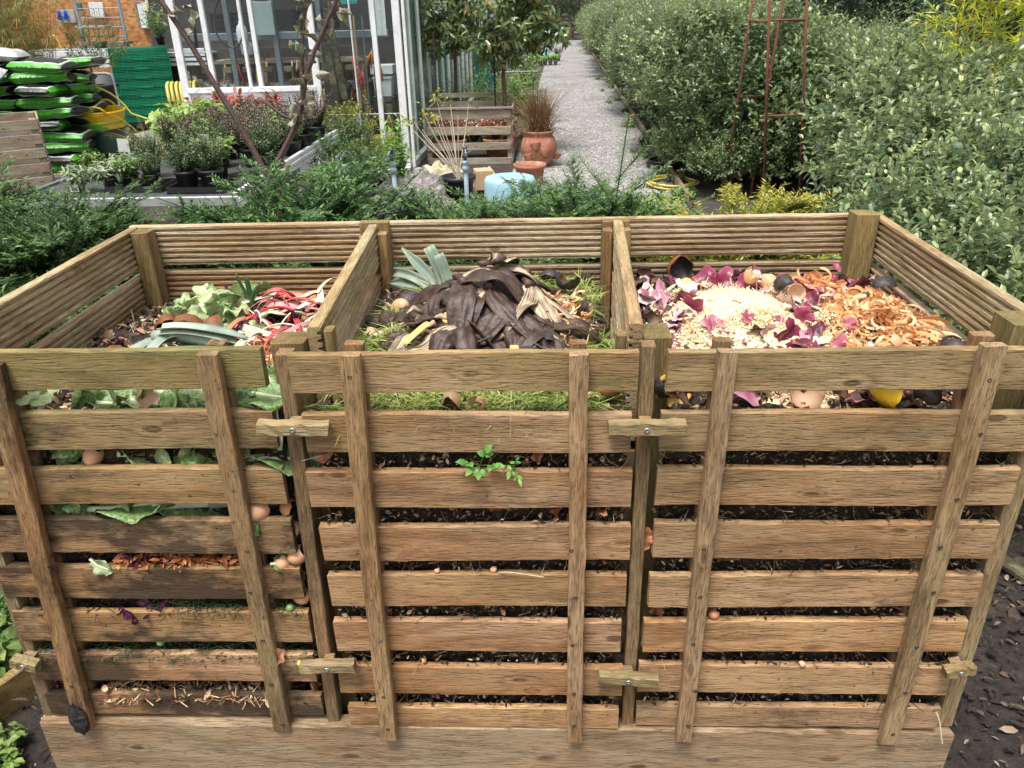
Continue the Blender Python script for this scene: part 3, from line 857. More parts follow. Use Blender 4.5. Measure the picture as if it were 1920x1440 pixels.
def brassica_mat(name, edge, mid, vein):
    t = NT(name)
    a = t.n('Attribute', None, attribute_name='var').outputs['Fac']
    co, oi = t.objco()
    n = t.noise(co, 45, 4, .6)
    w1 = t.n('TexVoronoi', {'Vector': co, 'Scale': 75.0}, feature='DISTANCE_TO_EDGE').outputs['Distance']
    c = t.mix(a, mid, edge)
    k = t.rng(oi.outputs['Random'], 0, 1, .75, 1.25)
    c = t.mix(1.0, c, t.n('CombineColor', {0: k, 1: k, 2: k}).outputs[0], 'MULTIPLY')
    c = t.mix(t.rng(n, .4, .7), c, tuple(x * .7 for x in mid))
    c = t.mix(t.rng(w1, .09, .0, 0, .6), c, vein)
    b = t.bsdf(c, .4, w1, .35, .002)
    return t.done(t.n('MixShader', {0: .25, 1: b, 2: t.n('BsdfTranslucent', {0: c})}))
B_GREEN = brassica_mat('cauliflower_leaf_green', (.075, .17, .04), (.22, .35, .11), (.46, .58, .30))
B_PALE = brassica_mat('cauliflower_leaf_pale', (.30, .44, .14), (.54, .62, .32), (.74, .78, .56))
B_PURP = brassica_mat('purple_cabbage_leaf', (.035, .008, .025), (.11, .022, .07), (.22, .07, .14))
B_RIB = plain('pale_leaf_rib', (.66, .70, .46), .4, .12, 40)
B_RIBP = plain('purple_leaf_rib', (.30, .10, .20), .4, .12, 40)
CL = []
for i in range(6):
    L, W = [(.16, .10), (.13, .09), (.15, .12), (.11, .08), (.17, .10), (.12, .10)][i]
    cu = [.3, .12, .45, .2, .05, .55][i]
    CL.append((leaf_sheet(L, W, 60 + i, curl=cu, ruf=.14, fold=.2).mesh('leaf_blade', B_GREEN if i % 3 else B_PALE, True), rib(L, .0075, .002, cu, seed=i).mesh('leaf_rib', B_RIB, True)))
def big_leaf(i, x, y, z, rot, label, sc=1.0, name='cauliflower_leaf', cat='leaf', mats=None, group='cauliflower leaves in the left bay'):
    r = thing(name, label, cat, (x, y, z), 0, group, rot, sc)
    b, q = CL[i % 6]
    ob('leaf_blade', b, r); ob('leaf_rib', q, r)
    return r
# the bunch of cauliflower leaves at the back of the left bay, and leaves along the upper slots
bl = [(0, -.72, .60, .985, (.2, -.1, .2), 'pale curled cauliflower leaf topping the green bunch'), (1, -.74, .62, .965, (-.5, .1, -.9), 'dark cauliflower leaf hanging at the left of the bunch'),
      (2, -.70, .60, .975, (.4, .2, -.5), 'broad cauliflower leaf bent over the front of the bunch'), (4, -.67, .62, .98, (-.2, -.2, .5), 'long cauliflower leaf with white rib at the back of the bunch'),
      (3, -.66, .56, .965, (.8, .1, -.2), 'crinkled green leaf at the right of the bunch'), (5, -.73, .56, .955, (-.3, .3, -1.4), 'green leaf drooping in front of the bunch'),
       (0, -.69, .52, .95, (.1, .15, -1.0), 'lowest green leaf of the bunch by the brown skins'), (1, -.655, .33, .955, (1.2, 0, 1.2), 'small upright green leaf crossing the leeks'),
      (3, -.56, .50, .955, (.2, .1, .3), 'pale green leaf under the purple cabbage'), (4, -.62, .655, .965, (.1, .05, -.15), 'whitish leaf at the back of the left heap')]
for a in bl: big_leaf(*a[:3], a[3] - .018, *a[4:], sc=.88)
fr = [(0, -.62, .075, .976, (.3, -.1, .1), 'pale cauliflower leaf with curled rib in the top slot'), (4, -.70, .085, .970, (.2, 0, -.1), 'long green leaf at the left in the top slot'), (2, -.52, .085, .985, (.5, .1, .2), 'bright green leaf behind the second batten in the top slot'),
      (1, -.42, .08, .985, (.4, -.2, -.3), 'yellow-green leaf at the right end of the top slot'), (5, -.39, .10, .99, (.9, 0, .4), 'crumpled pale leaf in the right corner of the top slot'), (3, -.47, .10, .99, (.2, .1, .9), 'green leaf rib arching in the top slot'),
      (0, -.64, .06, .872, (.3, .2, .1), 'leaf tips in the second slot of the left front'), (2, -.55, .065, .876, (.8, -.1, .1), 'dark green leaf beside the curled egg shell'), (1, -.46, .06, .870, (.3, .1, .2), 'green leaf right of the curled egg shell'), (4, -.41, .05, .872, (.2, .1, .1), 'pale leaf stalk in the second slot beside the batten'),
      (4, -.72, .05, .758, (.3, -.1, 0), 'curled pale leaf at the left in the third slot'), (1, -.60, .055, .762, (.5, .1, .1), 'dark leaf in the third slot'), (5, -.435, .035, .756, (1.1, .3, -1.2), 'small leaf hanging over the fourth slat by the batten'),
      (3, -.745, .02, .655, (1.3, .4, -.4), 'small cauliflower leaf hanging over the fifth slat by the batten'), (5, -.385, .018, .652, (.9, .2, .3), 'small round green leaf on the right end of the fifth slat')]
for k, a in enumerate(fr): big_leaf(*a, sc=.95 if k < 12 else .42)
# torn, curled pieces of leaf and skin
def torn_sheet(seed, mats, r=.03, bend=.6, jag=.35, fold=.5, wr=.12):
    """torn curled piece of skin with creases and two faces"""
    g = np.random.default_rng(seed)
    n, m = 20, 6
    nc = int(g.integers(3, 6)); ph = g.random() * 6
    out = np.array([1 + .22 * math.cos(nc * 2 * PI * q / n + ph) + jag * .4 * g.normal() for q in range(n)]); out = np.clip(out, .45, 1.6)
    out = (out + np.roll(out, 1) * .5) / 1.5
    el = g.uniform(.55, .95)
    G = []
    fa = g.random() * 6
    for i in range(m + 1):
        row = []
        for q in range(n + 1):
            a = 2 * PI * q / n; rr_ = r * out[q % n] * (i / m) + 1e-5
            x, y = rr_ * math.cos(a), rr_ * math.sin(a) * el
            s_ = x * math.cos(fa) + y * math.sin(fa)
            z = -bend / r * (.6 * y * y + .25 * x * x) + fold * abs(s_) * .55 + wr * r * math.sin(s_ / r * 6 + seed) * (i / m) + wr * .6 * r * math.sin(a * 5 + seed) * (i / m) ** 2
            row.append((x, y, z))
        G.append(row)
    G = np.array(G); G[:, -1] = G[:, 0]
    N = nrm(np.cross(np.gradient(G, axis=0), np.gradient(G, axis=1)))
    M = MB(); v = np.linspace(.1, .9, m + 1).repeat(n + 1) + g.normal(0, .03, (m + 1) * (n + 1))
    M.grid(G, v); M.mat = 1; M.grid((G - N * .0009)[:, ::-1], v); M.mat = 0
    return M.mesh('skin', list(mats), True)
PS = [torn_sheet(80 + i, (B_PURP, B_PURP), [.03, .024, .036, .028][i], [.9, .5, 1.1, .7][i], .45, [.3, .9, .2, .6][i], .28) for i in range(4)]
for k, (x, y, z, lb) in enumerate([(-.575, .44, .975, 'bright purple cabbage leaf under the chard'), (-.545, .46, .972, 'second purple leaf under the chard'), (-.66, .72, .965, 'dark purple leaf at the back wall left of the leek shoots'), (-.60, .735, .965, 'dark purple leaf at the back wall by the leek shoots'), (-.55, .72, .965, 'wilted black-purple leaf right of the green shoots'),
          (-.80, .30, .94, 'purple leaf by the left wall'), (-.76, .29, .94, 'purple leaf between left wall and leeks'), (-.72, .34, .945, 'purple leaf below the leeks'), (-.83, .45, .93, 'pinkish purple leaf in the left corner'), (-.735, .47, .95, 'purple leaf beside the brown skins'), (-.43, .62, .96, 'purple leaf among the chard ends'), (-.45, .50, .96, 'dark purple leaf under the red chard'),
          (-.668, .022, .658, 'purple cabbage leaf in the fourth slot of the left front'), (-.63, .03, .655, 'purple leaf beside the rusty carrot shreds'), (-.70, .016, .528, 'dark purple leaf hanging out of the fifth slot'), (-.67, .024, .53, 'purple leaf rolled in the fifth slot'), (-.63, .028, .535, 'dark rolled purple leaf right in the fifth slot')]):
    put('purple_cabbage_leaf', PS[k % 4], x, y, z, lb, 'leaf', 'purple cabbage leaves in the left bay', (R.normal(0, .6) + (1.0 if k > 11 else 0), R.normal(0, .4), R.random() * 6.28), R.uniform(.75, 1.1) * (.8 if k > 11 else 1))
GS = [torn_sheet(95 + i, (B_GREEN if i % 2 else B_PALE, B_PALE), [.04, .035, .045, .03][i], [.5, .9, .4, 1.0][i], .35, [.6, .2, .4, .8][i], .2) for i in range(4)]
g = np.random.default_rng(77)
for k in range(44):
    lvl = [0, 0, 1, 1, 2][k % 5]
    x = g.uniform(*[(-.82, -.35), (-.78, -.36), (-.80, -.40)][lvl])
    put('green_leaf_scrap', GS[k % 4], x, .046 + .03 * g.random(), [.975, .862, .745][lvl] + .022 * g.random() + .012, ['torn green cauliflower leaf in the top slot of the left front', 'torn green cauliflower leaf in the second slot of the left front', 'torn green cauliflower leaf in the third slot of the left front'][lvl] + (', left half' if x < -.58 else ', right half'), 'leaf', 'torn green leaves in the left front', (.7 + g.normal(0, .5), g.normal(0, .5), g.normal(0, .8)), g.uniform(.7, 1.1))
for k in range(26):
    x, y = g.uniform(-.76, -.58), g.uniform(.48, .70)
    put('green_leaf_scrap', GS[k % 4], x, y, .958 + .03 * g.random(), 'torn green leaf in the cauliflower bunch at the back of the left heap', 'leaf', 'torn green leaves in the cauliflower bunch', (g.normal(0, .7), g.normal(0, .6), g.random() * 6), g.uniform(.6, 1.0))
# leeks
LEEK = var_mat('leek_green', [(0, (.52, .55, .44)), (.35, (.29, .34, .27)), (.7, (.17, .225, .175)), (1, (.22, .275, .21))], .5, mott=.2, msc=30)
LEEKP = plain('leek_white', (.62, .68, .48), .4, .1, 20)
def strip(P, W, fold=.3, twist=0.0, thick=.001, n=6, up=(0, 0, 1), var=None, wend=.3):
    """ribbon following P; V-folded"""
    P = np.asarray(P, float); k = len(P)
    T = nrm(np.gradient(P, axis=0))
    S = nrm(np.cross(np.broadcast_to(np.asarray(up, float), T.shape), T)); U = np.cross(T, S)
    u = np.linspace(0, 1, k)
    w_ = W * np.minimum(1, (1 - u) * 4 + wend)
    G, A = [], []
    for i in range(k):
        a = twist * u[i]
        s_, u_ = S[i] * math.cos(a) + U[i] * math.sin(a), -S[i] * math.sin(a) + U[i] * math.cos(a)
        G.append([P[i] + s_ * w_[i] * (j / n - .5) + u_ * fold * w_[i] * (abs(2 * j / n - 1)) for j in range(n + 1)])
        A.append([u[i] if var is None else var] * (n + 1))
    return np.array(G), np.array(A), thick
def bez(a, b, c, d, n=12):
    t = np.linspace(0, 1, n)[:, None]
    a, b, c, d = map(lambda q: np.asarray(q, float), (a, b, c, d))
    return a * (1 - t) ** 3 + 3 * b * t * (1 - t) ** 2 + 3 * c * t * t * (1 - t) + d * t ** 3
def ribbon_ob(name, P, W, mat, label, cat, group=None, **k):
    G, A, th = strip(P, W, **k)
    return ob(name, MB().grid(G, A, th).mesh(name, mat, True), label=label, cat=cat, group=group)
r = thing('leek', 'thick blue-green leek lying across the left heap behind the egg', 'leek', (-.70, .36, .99), 0, 'leeks in the left bay')
ob('leaf_bundle', MB().tube(bez((0, 0, 0), (.05, .0, .006), (.1, -.012, .004), (.17, -.02, -.012)), np.linspace(.013, .017, 12), 10, var=.45).mesh('leaf_bundle', LEEK, True), r)
for q, (dz, dy) in enumerate([(.012, .006), (.006, -.01), (.016, -.002)]):
    G, A, th = strip(bez((.02, dy, dz), (.07, dy, dz + .008), (.12, dy - .012, dz + .004), (.185 + .015 * q, dy - .02, dz - .015)), .03, .3)
    ob('leek_leaf', MB().grid(G, A, th).mesh('leek_leaf', LEEK, True), r)
r = thing('leek', 'cut leek stump with pale end lying left of the egg', 'leek', (-.66, .285, .975), 0, 'leeks in the left bay')
ob('leaf_bundle', MB().tube(bez((0, 0, 0), (.03, .004, .003), (.07, .008, .003), (.11, .012, 0)), np.linspace(.019, .0165, 12), 12, var=.75).mesh('leaf_bundle', LEEK, True), r)
ob('cut_end', MB().lathe([(0, .004), (.006, .003), (.007, .005), (.012, .002), (.013, .004), (.018, .0)], 14, rot=rotm(0, -PI / 2)).mesh('cut_end', LEEKP, True), r, (-.001, 0, 0))
GL = 'blue-green leek leaves'
ribbon_ob('leek_leaf', bez((-.76, .25, .945), (-.74, .30, .975), (-.70, .35, .99), (-.65, .37, .985)), .034, LEEK, 'broad leek leaf pointing down to the front left of the left heap', 'leaf', GL, fold=.2)
ribbon_ob('leek_leaf', bez((-.69, .28, .955), (-.68, .31, .98), (-.66, .34, 1.0), (-.64, .35, .985)), .03, LEEK, 'short folded leek leaf beside the leek stump', 'leaf', GL, fold=.4)
for k, (a, d, lb) in enumerate([((-.58, .62, .96), (-.595, .60, 1.055), 'tall narrow green shoot standing up at the back of the left heap'), ((-.575, .62, .96), (-.575, .61, 1.045), 'second green shoot, right of the tall one'), ((-.57, .61, .96), (-.55, .59, 1.02), 'short green shoot leaning right beside the tall one')]):
    ribbon_ob('green_shoot', bez(a, np.add(a, (0, 0, .03)), np.subtract(d, (0, 0, .03)), d, 8), .012, leaf_mat('shoot_green', [(0, (.10, .22, .08)), (1, (.05, .13, .05))]) if k == 0 else bpy.data.materials['shoot_green'], lb, 'shoot', 'green shoots in the left bay', fold=.4, n=2)
for k, (a, b, d, w_, lb) in enumerate([((-.10, .70, .955), (-.15, .72, 1.01), (-.215, .75, 1.068), .028, 'long pointed leek leaf leaning left over the middle heap'), ((-.095, .70, .955), (-.115, .715, 1.02), (-.145, .73, 1.076), .030, 'upright pale leek leaf with a cut tip'),
        ((-.09, .695, .955), (-.10, .70, 1.02), (-.118, .71, 1.062), .026, 'leek leaf right behind the pale upright one'), ((-.12, .69, .965), (-.19, .70, 1.0), (-.25, .72, .985), .026, 'lowest leek leaf lying to the left by the divider'), ((-.12, .69, .965), (-.19, .70, 1.02), (-.235, .73, 1.01), .024, 'second lowest leek leaf of the middle heap')]):
    ribbon_ob('leek_leaf', bez(a, np.add(a, b) / 2, b, d, 14), w_, LEEK, lb, 'leaf', GL, fold=.32, up=(.3, -1, .35), wend=.15 if k in (0, 3) else .9)
ribbon_ob('leek_leaf', bez((-.345, .048, .995), (-.343, .034, .98), (-.34, .03, .95), (-.337, .028, .90)), .022, plain('pale_leek', (.62, .68, .50), .4, .12, 30), 'pale leek leaf hanging in the slit beside the left stile', 'leaf', GL, up=(0, -1, 0), fold=.2)
for k, (x, lb, w_) in enumerate([(-.60, 'pale cut leek end in the third slot of the left front', .013), (-.50, 'dark green leek leaf lying in the third slot', .010)]):
    put('leek_end', MB().tube(bez((0, 0, 0), (.04, .002, .004), (.08, .004, .003), (.13, .01, 0)), np.linspace(w_, w_ * .9, 12), 10, var=[.12, .7][k]).mesh('leek_end', LEEK, True), x, .05, .768, lb, 'leek', 'leeks in the left bay')

# chard stems: a heap of red, yellow and white strips
CH = [plain('chard_red', (.50, .035, .05), .35, .2, 25), plain('chard_pink', (.62, .20, .22), .35, .2, 25), plain('chard_yellow', (.66, .46, .05), .35, .15, 25), plain('chard_white', (.70, .66, .50), .35, .12, 25)]
g = np.random.default_rng(91)
CHF = [leaf_mat('chard_strip_' + n_, [(0, a_), (1, b_)], .45, .12) for n_, a_, b_ in (('red', (.35, .03, .05), (.55, .12, .12)), ('pink', (.55, .22, .22), (.72, .45, .40)), ('cream', (.62, .52, .36), (.74, .70, .56)), ('orange', (.55, .18, .08), (.70, .34, .16)))]
for k in range(74):
    c = [0, 3, 1, 2, 3, 3, 0, 1][k % 8]
    x0, y0 = -.59 + .22 * g.random(), .25 + .45 * g.random()
    an, L = g.normal(.6, .95), g.uniform(.05, .15)
    z0 = .955 + .025 * g.random()
    dx, dy = math.cos(an) * L, math.sin(an) * L
    x1, y1 = np.clip(x0 + dx, -.66, -.345), np.clip(y0 + dy, .22, .78)
    arch = g.uniform(.0, .03)
    P = bez((x0, y0, z0), (x0 + dx * .3, y0 + dy * .3 + g.normal(0, .02), z0 + arch), (x0 + dx * .7, y0 + dy * .7 + g.normal(0, .02), z0 + arch), (x1, y1, z0 - .008), 9)
    where = 'towards the front' if y0 < .36 else ('near the back' if y0 > .56 else 'in the middle')
    if k % 2:
        G, A, th = strip(P, g.uniform(.009, .022), .2, g.normal(0, 1.0), n=3, var=g.random(), wend=.5)
        q = [0, 2, 1, 3, 2][k // 2 % 5]
        ob('chard_strip', MB().grid(G, A, .0012).mesh('chard_strip', CHF[q], True), label=['flat red', 'flat pink', 'flat cream', 'flat orange'][q] + ' peeling in the tangle on the left heap, ' + where, cat='chard strip', group='chard strips on the left heap')
    else:
        ob('chard_stalk', MB().tube(P, np.linspace(.0014, .0036, 9) * g.uniform(.6, 1.25) * (1 + .12 * np.sin(np.arange(9) * 2.0)), 6).mesh('chard_stalk', CH[c], True),
           label=['red', 'pink', 'yellow', 'white'][c] + ' chard stalk in the tangle on the left heap, ' + where, cat='chard stalk', group='chard stems on the left heap')
scraps('vegetable_peel', 'pinkish orange peel at the right of the left heap', [(-.50, -.35, .22, .55, .0, .02)], 260, ORANGE, (.015, .04), .3, 92, zf=zL, cat='peel')
# ---------- middle bay: rotting banana skins
def banana_mat():
    t = NT('rotten_banana_skin')
    a = t.n('Attribute', None, attribute_name='var').outputs['Fac']
    co, oi = t.objco()
    n = t.noise(co, 30, 5, .65)
    c = t.mix(t.rng(n, .35, .7), (.026, .015, .011), (.090, .053, .038))
    t2 = t.noise(t.vec(co, (25, 25, 25)), 1, 3, .6)
    c = t.mix(t.rng(t2, .62, .72, 0, .5), c, (.16, .09, .055))
    return t.done(t.bsdf(c, .4, t.noise(co, 90, 5, .65), .7, .004, Specular_IOR_Level=.45))
def banana_in_mat():
    t = NT('banana_skin_inside')
    a = t.n('Attribute', None, attribute_name='var').outputs['Fac']
    co, oi = t.objco()
    st = t.noise(t.n('CombineXYZ', {0: t.math('MULTIPLY', a, 22.0), 1: t.math('MULTIPLY', oi.outputs['Random'], 50.0), 2: 0.0}).outputs[0], 1.0, 3, .7)
    n = t.noise(co, 28, 4, .6)
    c = t.mix(t.rng(t.math('ADD', st, t.math('MULTIPLY', n, .35)), .58, .76), (.035, .02, .014), (.55, .42, .28))
    return t.done(t.bsdf(c, .55, st, .4, .003))
BAN, BANI = banana_mat(), banana_in_mat()
def skin_strip(M, P, W, arch, up, inner_up, tw=0.0, n=11):
    P = np.asarray(P, float); k = len(P)
    T = nrm(np.gradient(P, axis=0))
    S = nrm(np.cross(np.broadcast_to(np.asarray(up, float), T.shape), T)); U = np.cross(T, S)
    G, A = [], []
    for i in range(k):
        u = i / (k - 1)
        w_ = W * (.30 + .80 * math.sin(PI * min(1, u * .9 + .06)) ** .7) * (1 if u < .9 else (1 - (u - .9) * 6))
        a = tw * u
        s_, u_ = S[i] * math.cos(a) + U[i] * math.sin(a), -S[i] * math.sin(a) + U[i] * math.cos(a)
        G.append([P[i] + s_ * w_ * (j / n - .5) - u_ * arch * w_ * (2 * j / n - 1) ** 2 + u_ * w_ * (.085 * abs(math.sin(3.0 * PI * j / n + tw)) + .07 * math.sin(5 * j / n + 11 * u + 9 * tw)) for j in range(n + 1)])
        A.append([j / n for j in range(n + 1)])
    G = np.array(G); A = np.array(A)
    N = nrm(np.cross(np.gradient(G, axis=0), np.gradient(G, axis=1)))
    if (N[..., 2].mean() < 0): G, A = G[:, ::-1], A[:, ::-1]; N = nrm(np.cross(np.gradient(G, axis=0), np.gradient(G, axis=1)))
    M.mat = 1 if inner_up else 0
    M.grid(G, A)
    M.mat = 0 if inner_up else 1
    M.grid((G - N * .0028)[:, ::-1], A[:, ::-1])
    M.mat = 0
    for e, f in ((0, 0), (0, n)):
        E1, E2 = G[:, f], (G - N * .0028)[:, f]
        M.grid(np.stack([E1, E2] if f else [E2, E1]), .5)
def mound(x, y): return zM(x, y) + .050 * bump(x, y, .045, .47, .12) + .018 * bump(x, y, .03, .38, .17)
sk = [(.02, .50, .030, .4, 1, 3, .17, 'streaky banana skin with its pale inner side up on top of the pile'), (.10, .50, .026, 2.2, 0, 4, .16, 'dark banana skin folded over the top of the pile'), (.11, .44, .018, 5.2, 1, 3, .15, 'streaky banana skin at the right of the pile'),
      (-.05, .46, .020, 3.1, 0, 4, .18, 'broad dark banana skin on the left shoulder of the pile'), (.03, .40, .020, 4.4, 0, 4, .17, 'smooth dark banana skin at the front centre of the pile'), (-.08, .38, .008, 3.7, 0, 3, .15, 'banana skin with stringy ends at the left front of the pile'),
      (-.14, .42, .006, 2.5, 0, 3, .15, 'thin blackened banana skin looping out at the left edge'), (.07, .36, .010, 4.9, 0, 4, .15, 'banana skin drooping towards the avocado skins'), (-.02, .33, .006, 4.2, 0, 3, .14, 'limp banana skin at the foot of the pile'),
      (.14, .38, .004, 5.6, 0, 3, .14, 'banana skin reaching right over the carrot peel'), (.0, .55, .014, 1.5, 0, 3, .15, 'banana skin at the back of the pile'), (-.10, .52, .010, 2.6, 0, 3, .15, 'dark banana skin below the leek leaves'),
      (.12, .55, .010, .6, 0, 3, .13, 'banana skin at the right back of the pile'), (-.03, .42, .034, 5.4, 0, 3, .13, 'crumpled banana skin lying on top, left of the streaky one'), (.05, .46, .040, 1.2, 1, 2, .13, 'pale ribbed banana skin standing at the very top'), (-.12, .33, .004, 3.9, 0, 3, .12, 'wiry banana skin end at the left foot of the pile')]
for k, (x, y, dz, an, inn, ns, L, lb) in enumerate(sk):
    g = np.random.default_rng(200 + k)
    M = MB()
    z0 = mound(x, y) + dz
    for q in range(ns):
        a = an + (q - (ns - 1) / 2) * .62 + g.normal(0, .14)
        l = L * g.uniform(.8, 1.15)
        t = np.linspace(0, 1, 18)
        X = x + np.cos(a + .7 * t * g.normal(0, .8)) * l * t; Y = y + np.sin(a + .5 * t * g.normal(0, .8)) * l * t
        Z = mound(X, Y) + dz * (1 - t) ** .8 + .006 + .009 * np.sin(t * 10 + g.random() * 6) * t + .026 * np.sin(PI * t) * g.random() ** 2
        inn_ = bool(inn) or ((k + q) % 4 == 0)
        skin_strip(M, np.stack([X, Y, Z], -1), g.uniform(.030, .060), g.uniform(-.05, .3), (0, 0, 1), inn_, g.normal(0, .7))
    M.tube([(x - math.cos(an) * .022, y - math.sin(an) * .022, z0 + .014), (x - math.cos(an) * .008, y - math.sin(an) * .008, z0 + .012), (x + math.cos(an) * .012, y + math.sin(an) * .012, z0 + .007)], [.006, .008, .013], 8)
    ob('banana_skin', M.mesh('banana_skin', [BAN, BANI], True), label=lb, cat='banana skin', group='rotting banana skins in the middle bay')
for k in range(16):
    g = np.random.default_rng(260 + k)
    a = g.uniform(2.4, 5.6); rad = g.uniform(.09, .20)
    x, y = .03 + math.cos(a) * rad * 1.1, .43 + math.sin(a) * rad
    P = [(x + .05 * math.cos(a + q * .5 + g.normal(0, .4)) * q * .4, y + .05 * math.sin(a + q * .5 + g.normal(0, .4)) * q * .4, mound(x, y) + .012 + .012 * math.sin(q * 1.7 + k)) for q in range(6)]
    P = np.array(P); P[:, 2] = np.maximum(P[:, 2], mound(P[:, 0], P[:, 1]) + .004)
    ob('banana_strand', MB().tube(P, np.array([.004, .0055, .004, .005, .0035, .002]) * g.uniform(.6, 1.3), 6).mesh('banana_strand', BAN if k % 3 else BANI, True), label='thin twisted strand of rotten banana skin at the edge of the dark pile', cat='banana skin', group='banana skin strands round the dark pile')
q = MB()
n = 30
G = np.array([[(.03 + (i / n * 2 - 1) * .21, .44 + (j / n * 2 - 1) * .18, 0) for i in range(n + 1)] for j in range(n + 1)])
dd = np.hypot((G[..., 0] - .03) / .17, (G[..., 1] - .44) / .15)
G[..., 2] = mound(G[..., 0], G[..., 1]) + .012 * np.clip(1 - dd ** 2, -1, 1) + vnoise(G, 4, 35) * .006
ob('banana_pulp', q.grid(G).mesh('banana_pulp', BAN, True), label='blackened pulp under the banana skins', cat='banana skin', kind='stuff')
CARROT = plain('carrot_slice', (.80, .42, .14), .45, .1, 60)
ribbon_ob('carrot_strip', bez((-.042, .47, 1.052), (-.036, .445, 1.056), (-.03, .41, 1.048), (-.022, .375, 1.036), 10), .013, CARROT, 'long orange carrot strip lying on the banana skins', 'carrot strip', fold=.12, up=(0, 0, 1), wend=.7)
ribbon_ob('carrot_strip', bez((-.135, .255, 1.012), (-.12, .275, 1.022), (-.105, .295, 1.03), (-.092, .315, 1.034), 10), .017, CARROT, 'orange carrot strip at the left foot of the banana skins', 'carrot strip', fold=.12, wend=.7)
put('carrot_slice', MB().lathe([(1e-4, .003), (.016, .003), (.0175, 0), (.016, -.003), (1e-4, -.003)], 18).mesh('carrot_slice', CARROT, True), -.053, .345, 1.032, 'round pale carrot slice lying on the banana skins', 'carrot slice', None, (.5, .1, 0))
put('carrot_piece', MB().box((0, 0, 0), (.018, .012, .006), bev=.002).mesh('carrot_piece', CARROT), .085, .235, 1.01, 'small orange carrot chip on the dark skin by the avocado', 'carrot slice', None, (.5, .1, .2))

# avocado skins
AVO = plain('avocado_skin', (.030, .024, .024), .5, .5, 120, bump=.8, bd=.003, dirt=(.10, .06, .045), dsc=30)
AVOIN = plain('avocado_skin_inside', (.14, .075, .04), .6, .3, 40, dirt=(.04, .02, .015), dsc=25)
RUSTB = plain('rusty_rind', (.17, .055, .018), .6, .35, 60, bump=.5, dirt=(.40, .16, .04), dsc=18)
YELR = plain('yellow_pepper', (.78, .52, .03), .3, .08, 30)
MELON = plain('speckled_melon_rind', (.62, .36, .10), .5, .3, 130, bump=.5, dirt=(.25, .11, .03), dsc=60)
def cup(seed, mats, r=.03, cut=.5, jag=.2, long=1.3, thick=.93, squash=1.0):
    g = np.random.default_rng(seed)
    n, m = 18, 7
    j = np.convolve(np.tile(g.normal(0, jag, n), 3), [.25, .5, .25], 'same')[n:2 * n]
    G = []
    for i in range(m + 1):
        ring = []
        for q in range(n):
            t = PI * (cut + j[q] * .5 * (i / m) ** 2) * i / m
            wv = 1 + .06 * math.sin(3 * q / n * 2 * PI + seed) * i / m
            wv *= 1 + .05 * math.sin(5 * t + q * 1.9 + seed) + .035 * math.sin(9 * t - q * 2.7 + seed)
            ring.append((r * wv * math.sin(t) * math.cos(2 * PI * q / n), r * squash * wv * math.sin(t) * math.sin(2 * PI * q / n), -r * long * math.cos(t)))
        ring.append(ring[0]); G.append(ring)
    G = np.array(G)
    M = MB(); M.grid(G, np.linspace(0, 1, (m + 1)).repeat(n + 1)); M.mat = 1; M.grid((G * thick)[:, ::-1], .5); M.mat = 0; M.grid(np.array([G[-1], G[-1] * thick]), .9)
    return M.mesh('skin', list(mats), True)
AV = [cup(300 + i, (AVO, AVOIN), .027, [.5, .40, .52, .34][i], [.2, .45, .3, .55][i], .9, .9, [.9, .7, .8, .6][i]) for i in range(4)]
RB = [cup(310 + i, (RUSTB, AVO), .031, .5, .12, 1.0) for i in range(2)]
GA = 'dark avocado skins in the compost'
